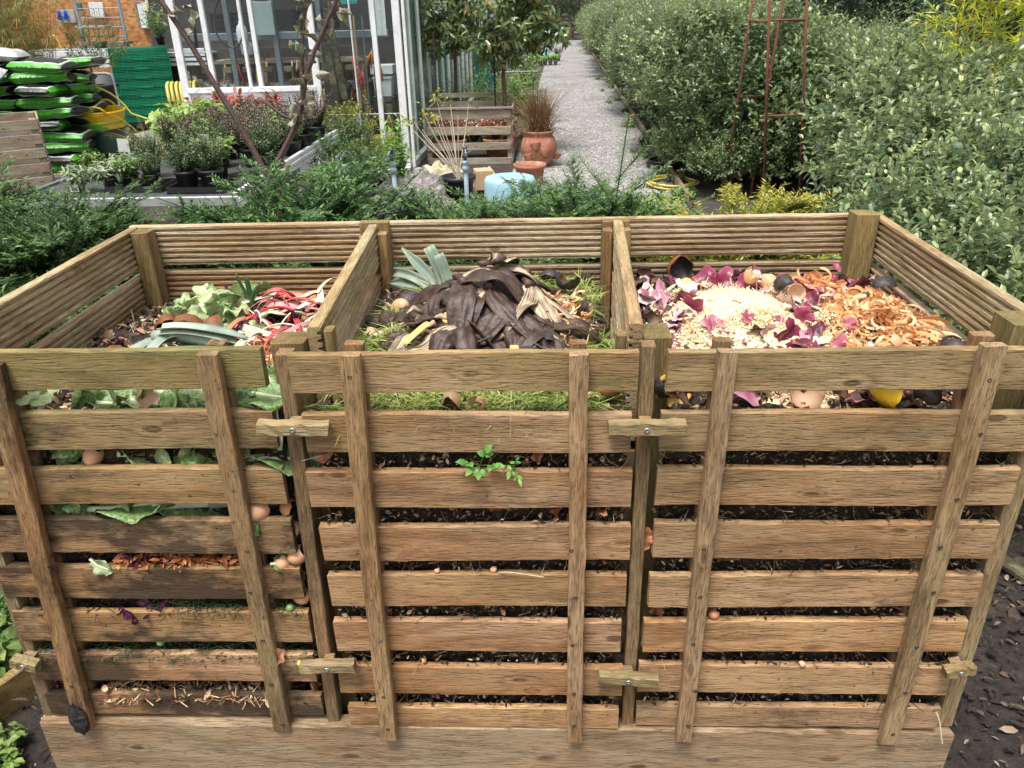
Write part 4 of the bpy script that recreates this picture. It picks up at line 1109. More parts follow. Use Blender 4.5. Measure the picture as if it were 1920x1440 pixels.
for k, (x, y, z, rot, sc, lb) in enumerate([(.11, .235, .985, (2.8, .1, .4), 1.1, 'dark avocado skin dome lying on grass at the front'), (.155, .29, .99, (2.9, .3, 1.5), 1.1, 'dark avocado skin behind the front dome'), (.205, .66, 1.01, (-.4, .1, .4), 1.15, 'avocado half with pale flesh rim at the back right of the middle bay'),
        (.22, .43, .995, (1.2, .4, .2), 1.15, 'black avocado skin standing beside the carrot peel'), (.235, .36, .985, (-.6, .5, 1.0), 1.0, 'torn avocado skin right of the carrot peel'), (.225, .30, .975, (.8, -.6, 2.0), .9, 'curled avocado skin at the right of the middle heap'), (.25, .52, .99, (.6, 0, 1), 1.0, 'avocado skin by the right divider'),
        (.22, .58, .985, (2.2, .3, 0), 1.0, 'upturned avocado skin right of the banana skins'), (.16, .74, .985, (2.6, 0, 0), 1.0, 'dark avocado skin at the back of the middle bay'), (-.20, .62, .985, (.5, .6, .7), 1.2, 'dark curled skin by the left divider'), (-.17, .56, .99, (2.5, .3, .2), 1.2, 'dark wrinkled skin below the leek leaves'), (-.22, .46, .975, (.9, -.4, 2.2), 1.1, 'dark torn skin above the white egg shell'),
        (-.145, .225, .99, (1.9, .7, .3), .75, 'small dark skin behind the pair of eggs'), (-.095, .105, .985, (2.2, .2, .2), .8, 'black skin left of the rusty half shell'),
        (.93, .205, 1.0, (1.7, .5, .3), 1.4, 'large black avocado skin in the right front corner'), (.955, .26, .99, (2.2, .3, 1.2), 1.3, 'black skin behind the large one in the right corner'), (.945, .60, 1.0, (2.9, 0, .3), 1.1, 'black skin at the right wall'), (.415, .76, .985, (1.5, .3, .1), 1.2, 'black skin at the back left corner of the right bay'), (.395, .66, .985, (.8, .9, .2), 1.1, 'dark skin beside the right divider'),
        (.64, .665, 1.01, (2.6, 0, .7), .85, 'dark skin at the back of the right heap'), (.69, .53, 1.035, (2.7, .2, 2), .9, 'curved dark skin in the middle of the right heap'), (.66, .055, .995, (2.3, .2, .4), .95, 'dark avocado skin beside the large egg shell in the top slot'), (.81, .055, .995, (2.4, -.2, 1.4), 1.0, 'black skin right of the yellow pepper in the top slot'), (.40, .055, .99, (1.7, .4, .3), 1.0, 'black wedge of skin behind the first batten in the top slot'), (.36, .08, 1.0, (1.2, .4, 1.3), .9, 'dark skin squeezed beside the middle stile'), (.385, .42, .995, (1.8, .1, .6), 1.1, 'bluish black skin beside the right divider')]):
    put('avocado_skin', AV[k % 4], x, y, z, lb, 'avocado skin', GA, rot, sc)
put('fruit_rind', RB[0], -.012, .125, .998, 'rusty brown half rind standing at the front of the middle heap', 'rind', None, (1.05, 0, .2), 1.15)
put('fruit_rind', RB[1], .505, .80, .985, 'round brown rind leaning on the back wall of the right bay', 'rind', None, (1.5, .1, .3), 1.2)
put('fruit_rind', RB[1], .375, .62, .985, 'brown rind tip beside the right divider', 'rind', None, (1.5, .9, .8), 1.0)
put('fruit_rind', RB[0], -.735, .505, .955, 'curved orange-brown rind under the cauliflower leaves', 'rind', None, (2.2, .3, .6), 1.0)
put('fruit_rind', RB[1], -.67, .46, .965, 'brown papery rind in front of the cauliflower leaves', 'rind', None, (2.2, -.2, .2), 1.2)
put('fruit_rind', RB[0], -.79, .35, .935, 'rusty rind between left wall and leeks', 'rind', None, (2.4, -.2, 1.2), 1.2)
put('fruit_rind', RB[1], -.60, .45, .97, 'orange-brown rind beside the purple cabbage leaf', 'rind', None, (2.0, .3, 2.2), 1.0)
put('yellow_pepper', cup(320, (YELR, YELR), .034, .5, .15, 1.3, .9, .8), .752, .05, 1.0, 'bright yellow pepper piece in the top slot of the right front', 'pepper', None, (2.0, .2, 1.4), 1.1)
put('melon_rind', cup(321, (MELON, MELON), .045, .38, .3, 1.2, .93), .385, .068, .985, 'speckled orange melon rind in the top slot beside the middle stile', 'melon rind', None, (1.9, 0, .2), 1.0)
put('pumpkin_seed_pulp', cup(322, (plain('clay_brown_skin', (.33, .2, .1), .5, .2, 60), AVOIN), .02, .6, .2), .02 - .045, .058, .978, 'tan shrivelled fruit half in the grass of the top slot', 'rind', None, (2.2, 0, 0), .9)

# ---------- right bay
def onion_mat(name, a, b, c_):
    t = NT(name)
    v = t.n('Attribute', None, attribute_name='var').outputs['Fac']
    co, oi = t.objco()
    sp = t.n('SeparateXYZ', {0: t.n('TexCoord').outputs['Object']})
    th = t.math('ARCTAN2', sp.outputs[1], sp.outputs[0])
    st = t.noise(t.n('CombineXYZ', {0: t.math('MULTIPLY', th, 7.0), 1: t.math('MULTIPLY', sp.outputs[2], 8.0), 2: t.math('MULTIPLY', oi.outputs['Random'], 40.0)}).outputs[0], 1.0, 3, .6)
    f = t.math('ADD', t.math('MULTIPLY', v, .35), t.math('ADD', t.math('MULTIPLY', st, .6), t.rng(oi.outputs['Random'], 0, 1, -.3, .3)))
    c = t.ramp(f, [(.15, a), (.5, b), (.85, c_)])
    bs = t.bsdf(c, .3, st, .3, .002)
    return t.done(t.n('MixShader', {0: .15, 1: bs, 2: t.n('BsdfTranslucent', {0: c})}))
ON = onion_mat('red_onion_skin', (.07, .006, .018), (.215, .022, .058), (.42, .13, .17))
ONI = onion_mat('red_onion_inside', (.34, .10, .16), (.62, .36, .42), (.78, .66, .64))
ONS = [torn_sheet(400 + i, (ON, ONI), [.026, .030, .022, .034, .028, .024, .030, .036, .020, .027][i], [.5, .9, .3, .7, 1.1, .6, .4, .8, 1.2, .9][i], .4, [.5, .1, .8, .3, .0, .6, .9, .2, .0, .4][i]) for i in range(10)] + [cup(415 + i, (ON, ONI), .022, .36, .3, 1.5, .96, .7) for i in range(2)]
g = np.random.default_rng(410)
names = ['purple red onion skin', 'pink-lined red onion skin']
k = 0
spots = []
while len(spots) < 135:
    x, y = .375 + .58 * g.random(), .07 + .72 * g.random()
    if bump(x, y, .58, .47, .12) > .4 and g.random() < .72: continue
    if bump(x, y, .84, .38, .10) > .4 and g.random() < .85: continue
    if x > .86 and y < .3: continue
    spots.append((x, y))
for x, y in spots:
    up = g.random() < .55
    rot = ((.0 if up else 3.0) + g.normal(0, .5), g.normal(0, .45), g.random() * 6.28)
    side = 'left' if x < .55 else ('right' if x > .78 else 'middle')
    deep = 'front' if y < .3 else ('back' if y > .58 else 'centre')
    put('onion_skin', ONS[k % 12], x, y, zR(x, y) + .020 + .014 * g.random(), 'curved red onion skin %s, %s of the right heap' % ('showing its purple outside' if up else 'showing its pale pink inside', (side + ' ' + deep).replace('middle centre', 'very centre')),
        'onion skin', 'red onion skins on the right heap', rot, g.uniform(.65, 1.15))
    k += 1
MASH = var_mat('pale_mash', [(0, (.56, .38, .19)), (.3, (.74, .57, .33)), (.75, (.83, .70, .46)), (1, (.86, .80, .62))], .8, mott=.2)
def heapbits(name, label, blobs, n, mat, L, asp, seed, lift, cat, zf=zR, stems=0, sl=(.01, .03), sr=.0009):
    g = np.random.default_rng(seed); c = Cloud(); S = np.array(blobs, float)
    def pts(k):
        b = g.choice(len(S), k, p=S[:, 3] / S[:, 3].sum()); a = g.random(k) * 6.28; r = np.sqrt(g.random(k))
        x = S[b, 0] + np.cos(a) * r * S[b, 2]; y = S[b, 1] + np.sin(a) * r * S[b, 2] * S[b, 4]
        return np.stack([x, y, zf(x, y) + lift * (1 - r * r) + g.random(k) * .008], -1)
    P = pts(n); D = rdir(n, g); D[:, 2] *= .5
    Ls = g.uniform(*L, n)
    c.leaves(P, D, rdir(n, g) * .6 + np.array([0, 0, 1.]), Ls, Ls * asp * g.uniform(.7, 1.4, n), 'oval8', None, .2, g)
    if stems:
        P = pts(stems); D = rdir(stems, g); Ls = g.uniform(*sl, stems)
        c.stems(P, P + D * Ls[:, None], sr, sr); c.A[-1] = np.repeat(g.random(stems), 6)
    return ob(name, c.mesh(name, mat), label=label, cat=cat, kind='stuff')
heapbits('pale_mash', 'pale yellowish grated mash on the right heap', [(.565, .50, .125, 6, 1.2), (.60, .36, .09, 3, 1), (.72, .22, .08, 2, .8), (.52, .64, .07, 1.4, 1), (.62, .14, .11, 2.0, .5), (.74, .34, .07, 1.2, .9), (.48, .34, .07, 1.2, 1), (.70, .55, .08, 1.4, 1)], 21000, MASH, (.003, .008), .5, 420, .026, 'mash', stems=900)
m = MB()
for cx, cy, r, h in ((.565, .50, .15, .034), (.60, .36, .12, .024), (.72, .22, .11, .020), (.60, .17, .10, .014), (.48, .33, .09, .016), (.72, .55, .10, .014)):
    n = 16
    G = np.array([[(cx + (i / n * 2 - 1) * r, cy + (j / n * 2 - 1) * r * 1.1, 0) for i in range(n + 1)] for j in range(n + 1)])
    d = np.hypot((G[..., 0] - cx) / r, (G[..., 1] - cy) / r / 1.1)
    G[..., 2] = zR(G[..., 0], G[..., 1]) + h * np.clip(1 - d * d, -.5, 1) + vnoise(G, 5, 60) * .003
    m.grid(G)
ob('pale_mash', m.mesh('pale_mash', plain('pale_mash_base', (.76, .60, .36), .9, .3, 140, bump=.9, bd=.004), True), label='mound of pale damp mash under the onion skins', cat='mash', kind='stuff')

def peels(name, label, blobs, n, mat, seed, zf, lift, W=(.004, .009), L=(.03, .085)):
    """thin curling vegetable peel"""
    g = np.random.default_rng(seed); M = MB(); S = np.array(blobs, float)
    for k in range(n):
        b = S[g.choice(len(S), p=S[:, 3] / S[:, 3].sum())]
        a, r = g.random() * 6.28, math.sqrt(g.random())
        x, y = b[0] + math.cos(a) * r * b[2], b[1] + math.sin(a) * r * b[2] * b[4]
        z = zf(x, y) + lift * (1 - r * r) + g.random() * .012 + .003
        l, rad = g.uniform(*L), g.uniform(.010, .035)
        th = np.linspace(0, l / rad, 8)
        ax = nrm(g.normal(0, 1, 3) * np.array([1, 1, .5])); e1 = nrm(np.cross(ax, g.normal(0, 1, 3))); e2 = np.cross(ax, e1)
        P = np.array([x, y, z]) + (np.cos(th)[:, None] - 1) * rad * e1 + np.sin(th)[:, None] * rad * e2 + ax * (th * rad * g.normal(0, .25))[:, None]
        P[:, 2] = np.maximum(P[:, 2] * .5 + z * .5, zf(P[:, 0], P[:, 1]) + .004)
        G, A, t_ = strip(P, g.uniform(*W), .15, g.normal(0, .6), n=2, up=ax + e1 * .2, var=g.random(), wend=.5)
        M.grid(G, A)
    return ob(name, M.mesh(name, mat, True), label=label, cat='carrot peel', kind='stuff')
peels('carrot_peel', 'heap of curling orange carrot peel on the right heap', [(.84, .37, .115, 5, 1.1), (.80, .62, .08, 1.5, .8), (.76, .20, .09, 1.4, .6), (.68, .13, .08, .9, .4)], 950, ORANGE, 430, zR, .035, (.004, .009), (.03, .09))
peels('carrot_peel', 'orange carrot peel right of the banana skins in the middle bay', [(.17, .46, .065, 3, 1.3), (.185, .36, .05, 2, 1.3), (.21, .55, .04, 1, 1)], 420, ORANGE, 431, zM, .018, (.0025, .005))
peels('carrot_peel', 'reddish peel at the right of the left heap', [(-.42, .40, .07, 2, 1.2), (-.40, .28, .05, 1, 1)], 130, ORANGE, 432, zL, .015)
heapbits('onion_scraps', 'small white, pink and purple onion scraps all over the right heap', [(.50, .40, .14, 2, 2), (.75, .45, .18, 2, 1.4), (.55, .2, .15, 1, .7)], 1300, var_mat('onion_scraps', [(0, (.09, .012, .03)), (.35, (.30, .06, .11)), (.6, (.62, .32, .36)), (.8, (.74, .62, .5)), (1, (.80, .76, .66))], .4, mott=.2), (.008, .022), .6, 440, .012, 'onion skin')
for k, (x, y, z, a, lb) in enumerate([(.565, .235, .995, .5, 'pale green stalk curving over the front of the right heap'), (.60, .20, 1.0, 1.4, 'white split onion stalk at the front of the right heap'), (.43, .58, 1.0, .4, 'short tan stalk piece at the left back of the right heap')]):
    put('onion_stalk', MB().tube(bez((0, 0, 0), (.03, .01, .01), (.05, .03, .012), (.085, .03, .002)), [.004, .0045, .004, .004, .0035, .003, .003, .003, .0025, .0025, .002, .002], 7).mesh('onion_stalk', B_RIB, True), x, y, z, lb, 'stalk', 'stalks on the right heap', (0, 0, a))
put('white_bulb', MB().ball((0, 0, 0), (.010, .010, .014), 12, 8).mesh('white_bulb', plain('white_onion', (.78, .74, .64), .35, .06), True), .665, .70, 1.0, 'small white onion bulb at the back of the right heap', 'onion', None, (.3, 0, 0))
put('carrot_slice', MB().lathe([(1e-4, .003), (.014, .003), (.0155, 0), (.014, -.003), (1e-4, -.003)], 18).mesh('carrot_slice', CARROT, True), .49, .63, 1.005, 'round orange carrot end at the left back of the right heap', 'carrot slice', None, (.9, .2, 0))

# ---------- things poking out of the slots of the front
PAPER = onion_mat('brown_onion_paper', (.20, .06, .03), (.42, .16, .08), (.62, .34, .18))
for k, (x, y, z, sc, lb) in enumerate([(.250, .022, .768, 1.15, 'crumpled coppery onion skin at the right end of the third slot'), (.055, .03, .766, .9, 'brown papery skin in the middle of the third slot'), (.165, .03, .765, .9, 'straw-brown skin before the right batten in the third slot'), (-.03, .03, .768, .8, 'torn brown skin left of centre in the third slot'),
        (.13, .028, .883, .7, 'small reddish skin beside the seedlings'), (.255, .025, .655, .9, 'orange-brown skin at the right end of the fourth slot'), (.365, .032, .528, .8, 'reddish onion skin behind the first batten of the right front'), (-.255, .03, .885, .8, 'brown stalk skin at the left end of the second slot'),
        (.333, .03, .70, .9, 'dusky red onion skin in the slit beside the right stile'), (-.405, .0, .420, .8, 'dried golden onion skin hanging over the seventh slat of the left front'), (-.35, .03, .30, .9, 'dry orange leaf scrap at the right end of the lowest left slot'), (-.325, .025, .245, .9, 'brown leaf tucked at the foot of the left stile')]):
    put('dry_skin', torn_sheet(500 + k, (PAPER, PAPER), .022, .7, .4, .5, .2), x, y, z + .006, lb, 'onion skin', 'papery skins in the slots of the fronts', rr(), sc)
def seedling(x, y, z, label, specs, seed):
    g = np.random.default_rng(seed)
    r = thing('seedling', label, 'seedling', (x, y, z), 0, 'seedlings sprouting from the second slot')
    c = Cloud(); M = MB()
    for (dx, dy, dz), L, W in specs:
        tip = np.array([dx, dy, dz], float)
        M.tube(bez((0, .012, -.004), (0, 0, .005), tip * .6 + (0, -.004, .004), tip, 6), .0009, 5)
        for side in (-1, 0, 1):
            d = nrm(tip + np.array([side * .03, -.004, -.01 * abs(side)]))
            c.leaves([tip - nrm(tip) * .006 * abs(side)], [d], [(0, -.6, .8)], L * (1 if side == 0 else .7), W, 'oval8', None, .35, g)
    ob('stem', M.mesh('stem', bpy.data.materials['seedling_green']), r)
    ob('leaves', c.mesh('leaves', bpy.data.materials['seedling_green']), r)
leaf_mat('seedling_green', [(0, (.09, .26, .04)), (1, (.20, .42, .09))], .4, .3)
seedling(.027, .004, .878, 'bright green seedling with broad leaves in the second slot', [((.012, -.012, .036), .022, .014), ((-.022, -.014, .018), .020, .012), ((.0, -.022, .004), .020, .013), ((.026, -.014, .012), .020, .012), ((-.012, -.02, .006), .018, .011)], 1)
seedling(.088, .004, .876, 'smaller feathery green seedling right of the broad one', [((-.016, -.014, .014), .016, .006), ((.008, -.02, -.008), .018, .006), ((.004, -.012, .022), .014, .006), ((-.006, -.02, .002), .016, .006)], 2)
put('yellow_tomato', MB().lathe([(1e-4, -.0068), (.0045, -.0055), (.0072, 0), (.0048, .0052), (.001, .0062), (1e-4, .0058)], 14).mesh('yellow_tomato', plain('tomato_yellow', (.72, .60, .10), .25, .06), True), -.362, .001, .408, 'small yellow tomato stuck on the seventh left slat', 'tomato')
for k, (x, z, lb) in enumerate([(-.655, .445, 'green tomato in the sixth slot of the left front'), (-.37, .538, 'green tomato at the right end of the fifth left slot')]):
    put('green_tomato', MB().ball((0, 0, 0), .0085, 12, 8).mesh('green_tomato', plain('tomato_green', (.17, .28, .09), .3, .1), True), x, .02, z, lb, 'tomato', 'green tomatoes in the left slots')
put('stain_lump', MB().ball((0, 0, 0), (.021, .009, .040), 14, 12, jit=.10, rng=np.random.default_rng(3)).mesh('stain_lump', plain('black_stain', (.016, .013, .011), .8, .5, 90, bump=1.0, bd=.005)), -.857, -.0195, .262, 'black lump added for the dark stained foot of the left batten', 'soil')  # lump added in place of a dark stain on the batten end
for k, (x, z, lb) in enumerate([(-.80, .318, 'white shell chip on the lowest left slat'), (.045, .640, 'pale shell chips on the fifth middle slat'), (-.065, .640, 'white shell chip left on the fifth middle slat'), (.66, .402, 'pale shell piece on the seventh right slat'), (-.11, .402, 'white shell bits on the seventh middle slat')]):
    put('shell_chip', SH[k % 4], x, .010, z + .004, lb, 'egg shell', 'shell chips on the slats', rr(), .32)
put('straw_stalk', MB().tube(bez((0, 0, 0), (.008, -.004, -.01), (.012, -.012, -.04), (.022, -.014, -.075), 8), .0013, 5).mesh('straw_stalk', plain('straw', (.62, .52, .34), .7, .1)), .945, -.004, .290, 'pale bent straw hanging over the foot of the right front', 'straw')
put('straw_stalk', MB().tube(bez((0, 0, 0), (.02, -.004, .008), (.05, -.012, .004), (.085, -.008, -.004), 8), .0011, 5).mesh('straw_stalk', plain('straw_dark', (.5, .4, .25), .7, .1)), .055, .0, .645, 'pale roots lying across the fifth middle slat', 'straw')
# ------------------------------------------------------------------ vegetation
BARK = plain('bark', (.12, .085, .06), .85, .35, 60, bump=.7, bd=.004)
DBARK = plain('dark_bark', (.06, .042, .035), .8, .35, 60, bump=.7, bd=.004)
L_YEW = leaf_mat('yew_needles', [(0, (.020, .052, .014)), (.45, (.045, .105, .026)), (.85, (.105, .185, .042)), (1, (.19, .26, .065))], .45, .12, .4)
L_GOLD = leaf_mat('golden_yew_needles', [(0, (.10, .13, .02)), (.4, (.28, .28, .035)), (.8, (.48, .42, .05)), (1, (.50, .30, .06))], .45, .2, .4)
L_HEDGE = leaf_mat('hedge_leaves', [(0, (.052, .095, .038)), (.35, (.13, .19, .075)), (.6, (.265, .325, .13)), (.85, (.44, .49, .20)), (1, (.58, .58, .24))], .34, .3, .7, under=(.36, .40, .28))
L_DARK = leaf_mat('dark_leaves', [(0, (.02, .045, .022)), (.5, (.04, .075, .035)), (1, (.085, .13, .05))], .4, .15, .5)
L_GLOSS = leaf_mat('glossy_tree_leaves', [(0, (.045, .09, .028)), (.5, (.11, .17, .045)), (.85, (.22, .26, .08)), (1, (.36, .24, .12))], .28, .2, .6, under=(.22, .26, .16))
L_HERB = leaf_mat('herb_leaves', [(0, (.05, .11, .03)), (.5, (.11, .20, .05)), (1, (.25, .34, .09))], .5, .3)
L_BRIGHT = leaf_mat('bright_leaves', [(0, (.10, .22, .04)), (.6, (.20, .38, .07)), (1, (.35, .48, .12))], .45, .35)
L_BAMBOO = leaf_mat('bamboo_leaves', [(0, (.28, .36, .03)), (.5, (.56, .60, .05)), (1, (.78, .70, .09))], .45, .5)
L_CANE = plain('bamboo_cane', (.50, .30, .05), .4, .2, 20)
L_HEATH = leaf_mat('heather', [(0, (.04, .06, .03)), (.45, (.09, .12, .06)), (.7, (.20, .11, .11)), (1, (.34, .22, .21))], .7, .1, .2)
L_THYME = leaf_mat('thyme', [(0, (.04, .065, .03)), (.6, (.095, .14, .065)), (1, (.20, .25, .13))], .6, .15, .3)
L_SAGE = leaf_mat('sage_leaves', [(0, (.12, .18, .10)), (.6, (.24, .31, .19)), (1, (.42, .47, .33))], .6, .2, .3)
L_RED = leaf_mat('red_leaves', [(0, (.12, .015, .02)), (.6, (.26, .035, .04)), (1, (.40, .09, .07))], .5, .25)
L_DRY = leaf_mat('dry_grass', [(0, (.12, .065, .03)), (.5, (.27, .16, .075)), (1, (.46, .32, .17))], .6, .15, .3)
L_CURL = leaf_mat('curled_apple_leaves', [(0, (.09, .12, .04)), (.4, (.20, .21, .11)), (.7, (.30, .27, .18)), (1, (.16, .09, .05))], .55, .2, .4, under=(.42, .40, .31))
L_YELLOW = leaf_mat('yellowing_leaves', [(0, (.16, .20, .03)), (.6, (.38, .34, .05)), (1, (.55, .40, .06))], .5, .3)
L_CYP = leaf_mat('cyperus_leaves', [(0, (.09, .12, .025)), (.5, (.20, .22, .05)), (.8, (.36, .27, .10)), (1, (.46, .33, .15))], .55, .25)

def parts_of(root, stem, leaves, sn='stems', ln='foliage'):
    if stem is not None: ob(sn, stem, root)
    ob(ln, leaves, root)

def yew_mesh(seed, nb=95, Rr=.55, H=1.0, need=.022, tw=.15, mat=None, z0=.05, per=9, wn=.0058, flat=.9):
    nb = int(nb * 2.3)
    g = np.random.default_rng(seed)
    a = g.random(nb) * 2 * PI
    zb = z0 + (H * .86 - z0) * g.random(nb) ** .8
    up = .18 + .62 * (zb / H) ** 2 + g.normal(0, .16, nb)
    d = nrm(np.stack([np.cos(a), np.sin(a), up], -1))
    tw = tw * .72
    Lb = (Rr * (1.0 - .60 * (zb / H) ** 2)) * g.uniform(.5, 1.05, nb)
    base = np.stack([.05 * np.cos(a), .05 * np.sin(a), zb * .92], -1)
    K = per
    t = np.linspace(.18, 1.0, K)[None, :, None]
    droop = g.uniform(.0, .38, nb)[:, None, None]
    Q = base[:, None] + d[:, None] * (t * Lb[:, None, None]); Q[..., 2] -= (droop * (t ** 2) * Lb[:, None, None])[..., 0]
    Tb = nrm(d[:, None] - np.array([0, 0, 1.0]) * droop * 2 * t)
    Sd = nrm(np.cross(Tb, np.array([0, 0, 1.0])))
    tilt = g.normal(0, .35, (nb, 1, 1))
    Sd = nrm(Sd + np.array([0, 0, 1.0]) * tilt)
    P0, Dt = [], []
    for sg in (-1, 1):
        P0.append(Q); Dt.append(nrm(Tb * g.uniform(.4, .95, (nb, K, 1)) + Sd * sg * g.uniform(.4, .9, (nb, K, 1)) + g.normal(0, .30, (nb, K, 3)) + np.array([0, 0, .18])))
    P0 = np.concatenate(P0, 1).reshape(-1, 3); Dt = np.concatenate(Dt, 1).reshape(-1, 3)
    tt = np.tile(t.ravel(), nb * 2)
    Lt = tw * (1.15 - .75 * tt) * g.uniform(.6, 1.25, len(P0))
    # end shoots
    P0 = np.concatenate([P0, Q[:, -1]]); Dt = np.concatenate([Dt, Tb[:, -1]]); Lt = np.concatenate([Lt, np.full(nb, tw * .7)])
    c = Cloud()
    c.stems(base, Q[:, K // 2], .006, .004, .0); c.stems(Q[:, K // 2], Q[:, -1], .004, .0018, .0)
    c.stems(P0, P0 + Dt * Lt[:, None], .0015, .0008, .15)
    n = int(round(tw / .0058))
    s = (np.arange(n) + .5) / n
    side = np.where(np.arange(n) % 2, 1.0, -1.0)
    S = nrm(np.cross(Dt, np.array([0, 0, 1.0]) + g.normal(0, .25, Dt.shape)))
    P = P0[:, None] + Dt[:, None] * (s[None, :, None] * Lt[:, None, None])
    dd = Dt[:, None] * .55 + S[:, None] * side[None, :, None] * .8 + g.normal(0, .16, (len(P0), n, 3)) + np.array([0, 0, .12])
    keep = (np.arange(n)[None] < (Lt / tw * n)[:, None] * 1.6 + 3) | True
    tipv = np.clip(.25 + .5 * s[None] ** 2 * (tt if False else 1) + g.normal(0, .16, (len(P0), n)), 0, 1)
    c.leaves(P.reshape(-1, 3), dd.reshape(-1, 3), np.tile(np.array([0, 0, 1.0]), (P.shape[0] * n, 1)) + g.normal(0, .3, (P.shape[0] * n, 3)), need * g.uniform(.75, 1.2, P.shape[0] * n), wn, 'lance', tipv.ravel(), .1, g)
    return c.mesh('yew_foliage', mat or L_YEW)
def stick_mesh(name, H, r, seed, mat=BARK, n=3, spread=.25, lean=0):
    g = np.random.default_rng(seed); M = MB()
    for k in range(n):
        a = k * 2 * PI / n + g.random()
        M.tube(bez((.02 * math.cos(a), .02 * math.sin(a), 0), (.04 * math.cos(a), .04 * math.sin(a), H * .3), (spread * .6 * math.cos(a), spread * .6 * math.sin(a), H * .6), (spread * math.cos(a), spread * math.sin(a), H), 8), np.linspace(r, r * .35, 8), 6)
    return M.mesh(name, mat, True)
YW = [yew_mesh(601, 105, .62, 1.02, tw=.16), yew_mesh(602, 95, .55, .95, tw=.15), yew_mesh(603, 90, .60, 1.0, tw=.17)]
YS = stick_mesh('yew_stems', .8, .016, 5)
GY = 'dark yews behind the compost bin'
for k, (x, y, m, rz, sc, lb) in enumerate([(-1.72, 1.75, 0, 0, 1.06, 'dark yew bush beyond the left back corner of the bin'), (-2.35, 2.05, 1, 1.2, 1.15, 'dark yew at the far left behind the slatted crate'), (-1.50, .95, 2, 2.2, .98, 'dark yew pressing against the left side wall of the bin'), (-2.05, 1.15, 0, 4.0, 1.0, 'dark yew at the left edge beside the compost bin'),
        (-1.18, 1.78, 1, 3.0, 1.0, 'low dark yew behind the left bay near the plant bench'), (-.80, 1.80, 2, 5.0, 1.14, 'bushy upright yew behind the divider of left and middle bay'), (-.32, 1.55, 0, .7, .92, 'low yew branch behind the leek leaves'), (.08, 1.66, 1, 2.0, 1.10, 'spreading yew behind the middle bay in front of the blue tub'), (-.14, 1.95, 0, 3.3, 1.0, 'dense yew directly before the blue tub'), (.30, 2.0, 1, .2, 1.12, 'bushy yew between the blue tub and the gravel path'), (.50, 1.62, 2, 3.9, .76, 'yew spreading over the near end of the gravel path'), (.36, 1.85, 2, 1.5, 1.05, 'tall yew with red berries at the edge of the gravel path'), (-.05, 1.30, 1, 4.4, .72, 'flat yew branch just behind the middle back boards'), (-.55, 1.35, 0, 5.6, .8, 'low yew just behind the back boards left of the middle'), (-1.05, 1.25, 2, .3, .82, 'low yew behind the back boards of the left bay')]):
    r = thing('yew', lb, 'yew', (x, y, 0), rz, GY, None, sc)
    parts_of(r, YS, YW[m])
    if k == 11:
        # leading shoot that stands out against the path, and berries
        c = Cloud(); g = np.random.default_rng(9)
        q = np.linspace(0, 1, 46)[:, None]
        A = np.array([.06, -.03, .86]); B = np.array([.10, -.02, 1.19])
        c.stems(A[None], B[None], .004, .002, .1)
        for a0, b0, nn in ((A, B, 70), (A + (0, 0, .1), A + (.10, -.05, .24), 30), (A + (0, 0, .02), A + (-.14, 0, .2), 40), (A + (.05, 0, .16), A + (.14, 0, .26), 24)):
            s = (np.arange(nn) + .5) / nn; d = nrm(b0 - a0); S = nrm(np.cross(d, (0, 1, .2)))
            P = a0 + (b0 - a0) * s[:, None]
            c.leaves(P, d * .6 + S * np.where(np.arange(nn) % 2, 1, -1)[:, None] * .8 + g.normal(0, .12, (nn, 3)), np.tile([0, -.6, .8], (nn, 1)), .024, .0036, 'lance', np.clip(.5 + .4 * s, 0, 1), .1, g)
            c.stems(a0[None], b0[None], .0025, .0012, .1)
        R0 = rotm(0, 0, -1.5)
        me = c.mesh('leading_shoot', L_YEW); me.transform(Matrix.Rotation(-1.5, 4, 'Z'))
        ob('leading_shoot', me, r)
        BM = MB().lathe([(1e-4, -.007), (.005, -.005), (.0068, 0), (.005, .005), (.002, .006), (.0018, .003), (1e-4, .003)], 10).mesh('berry', plain('red_berry', (.62, .03, .015), .3, .1), True)
        for q in range(16):
            a, z = g.uniform(3.4, 5.9), g.uniform(.45, .72)
            rad = .50 * g.uniform(.82, 1.02)
            ob('berry', BM, r, (rad * math.cos(a - 1.5 + .25), rad * math.sin(a - 1.5 + .25), z), (g.random() * 3, 0, 0))
r = thing('yew', 'yellowish yew tips at the left edge of the picture in front of the slatted crate', 'yew', (-2.28, 1.28, 0), 1.0, None, None, 1.12)
L_MID = leaf_mat('yellowish_yew_needles', [(0, (.04, .07, .015)), (.5, (.12, .15, .025)), (1, (.28, .27, .05))], .45, .15, .4)
parts_of(r, YS, yew_mesh(605, 60, .5, .98, tw=.15, mat=L_MID))
GO = yew_mesh(604, 85, .42, .98, tw=.15, mat=L_GOLD, need=.021)
for x, y, rz, sc, lb in [(.82, 1.64, 0, 1.14, 'golden yew behind the right bay beside the coiled hoses'), (1.02, 1.72, 2.4, .92, 'lower golden yew at the foot of the rusty obelisk'), (.72, 1.22, 4.1, .74, 'small golden yew close behind the right back boards'), (1.20, 1.50, 1.1, .70, 'golden yew sprig right of the obelisk legs')]:
    r = thing('golden_yew', lb, 'golden yew', (x, y, 0), rz, 'golden yews behind the right bay', None, sc)
    parts_of(r, YS, GO)

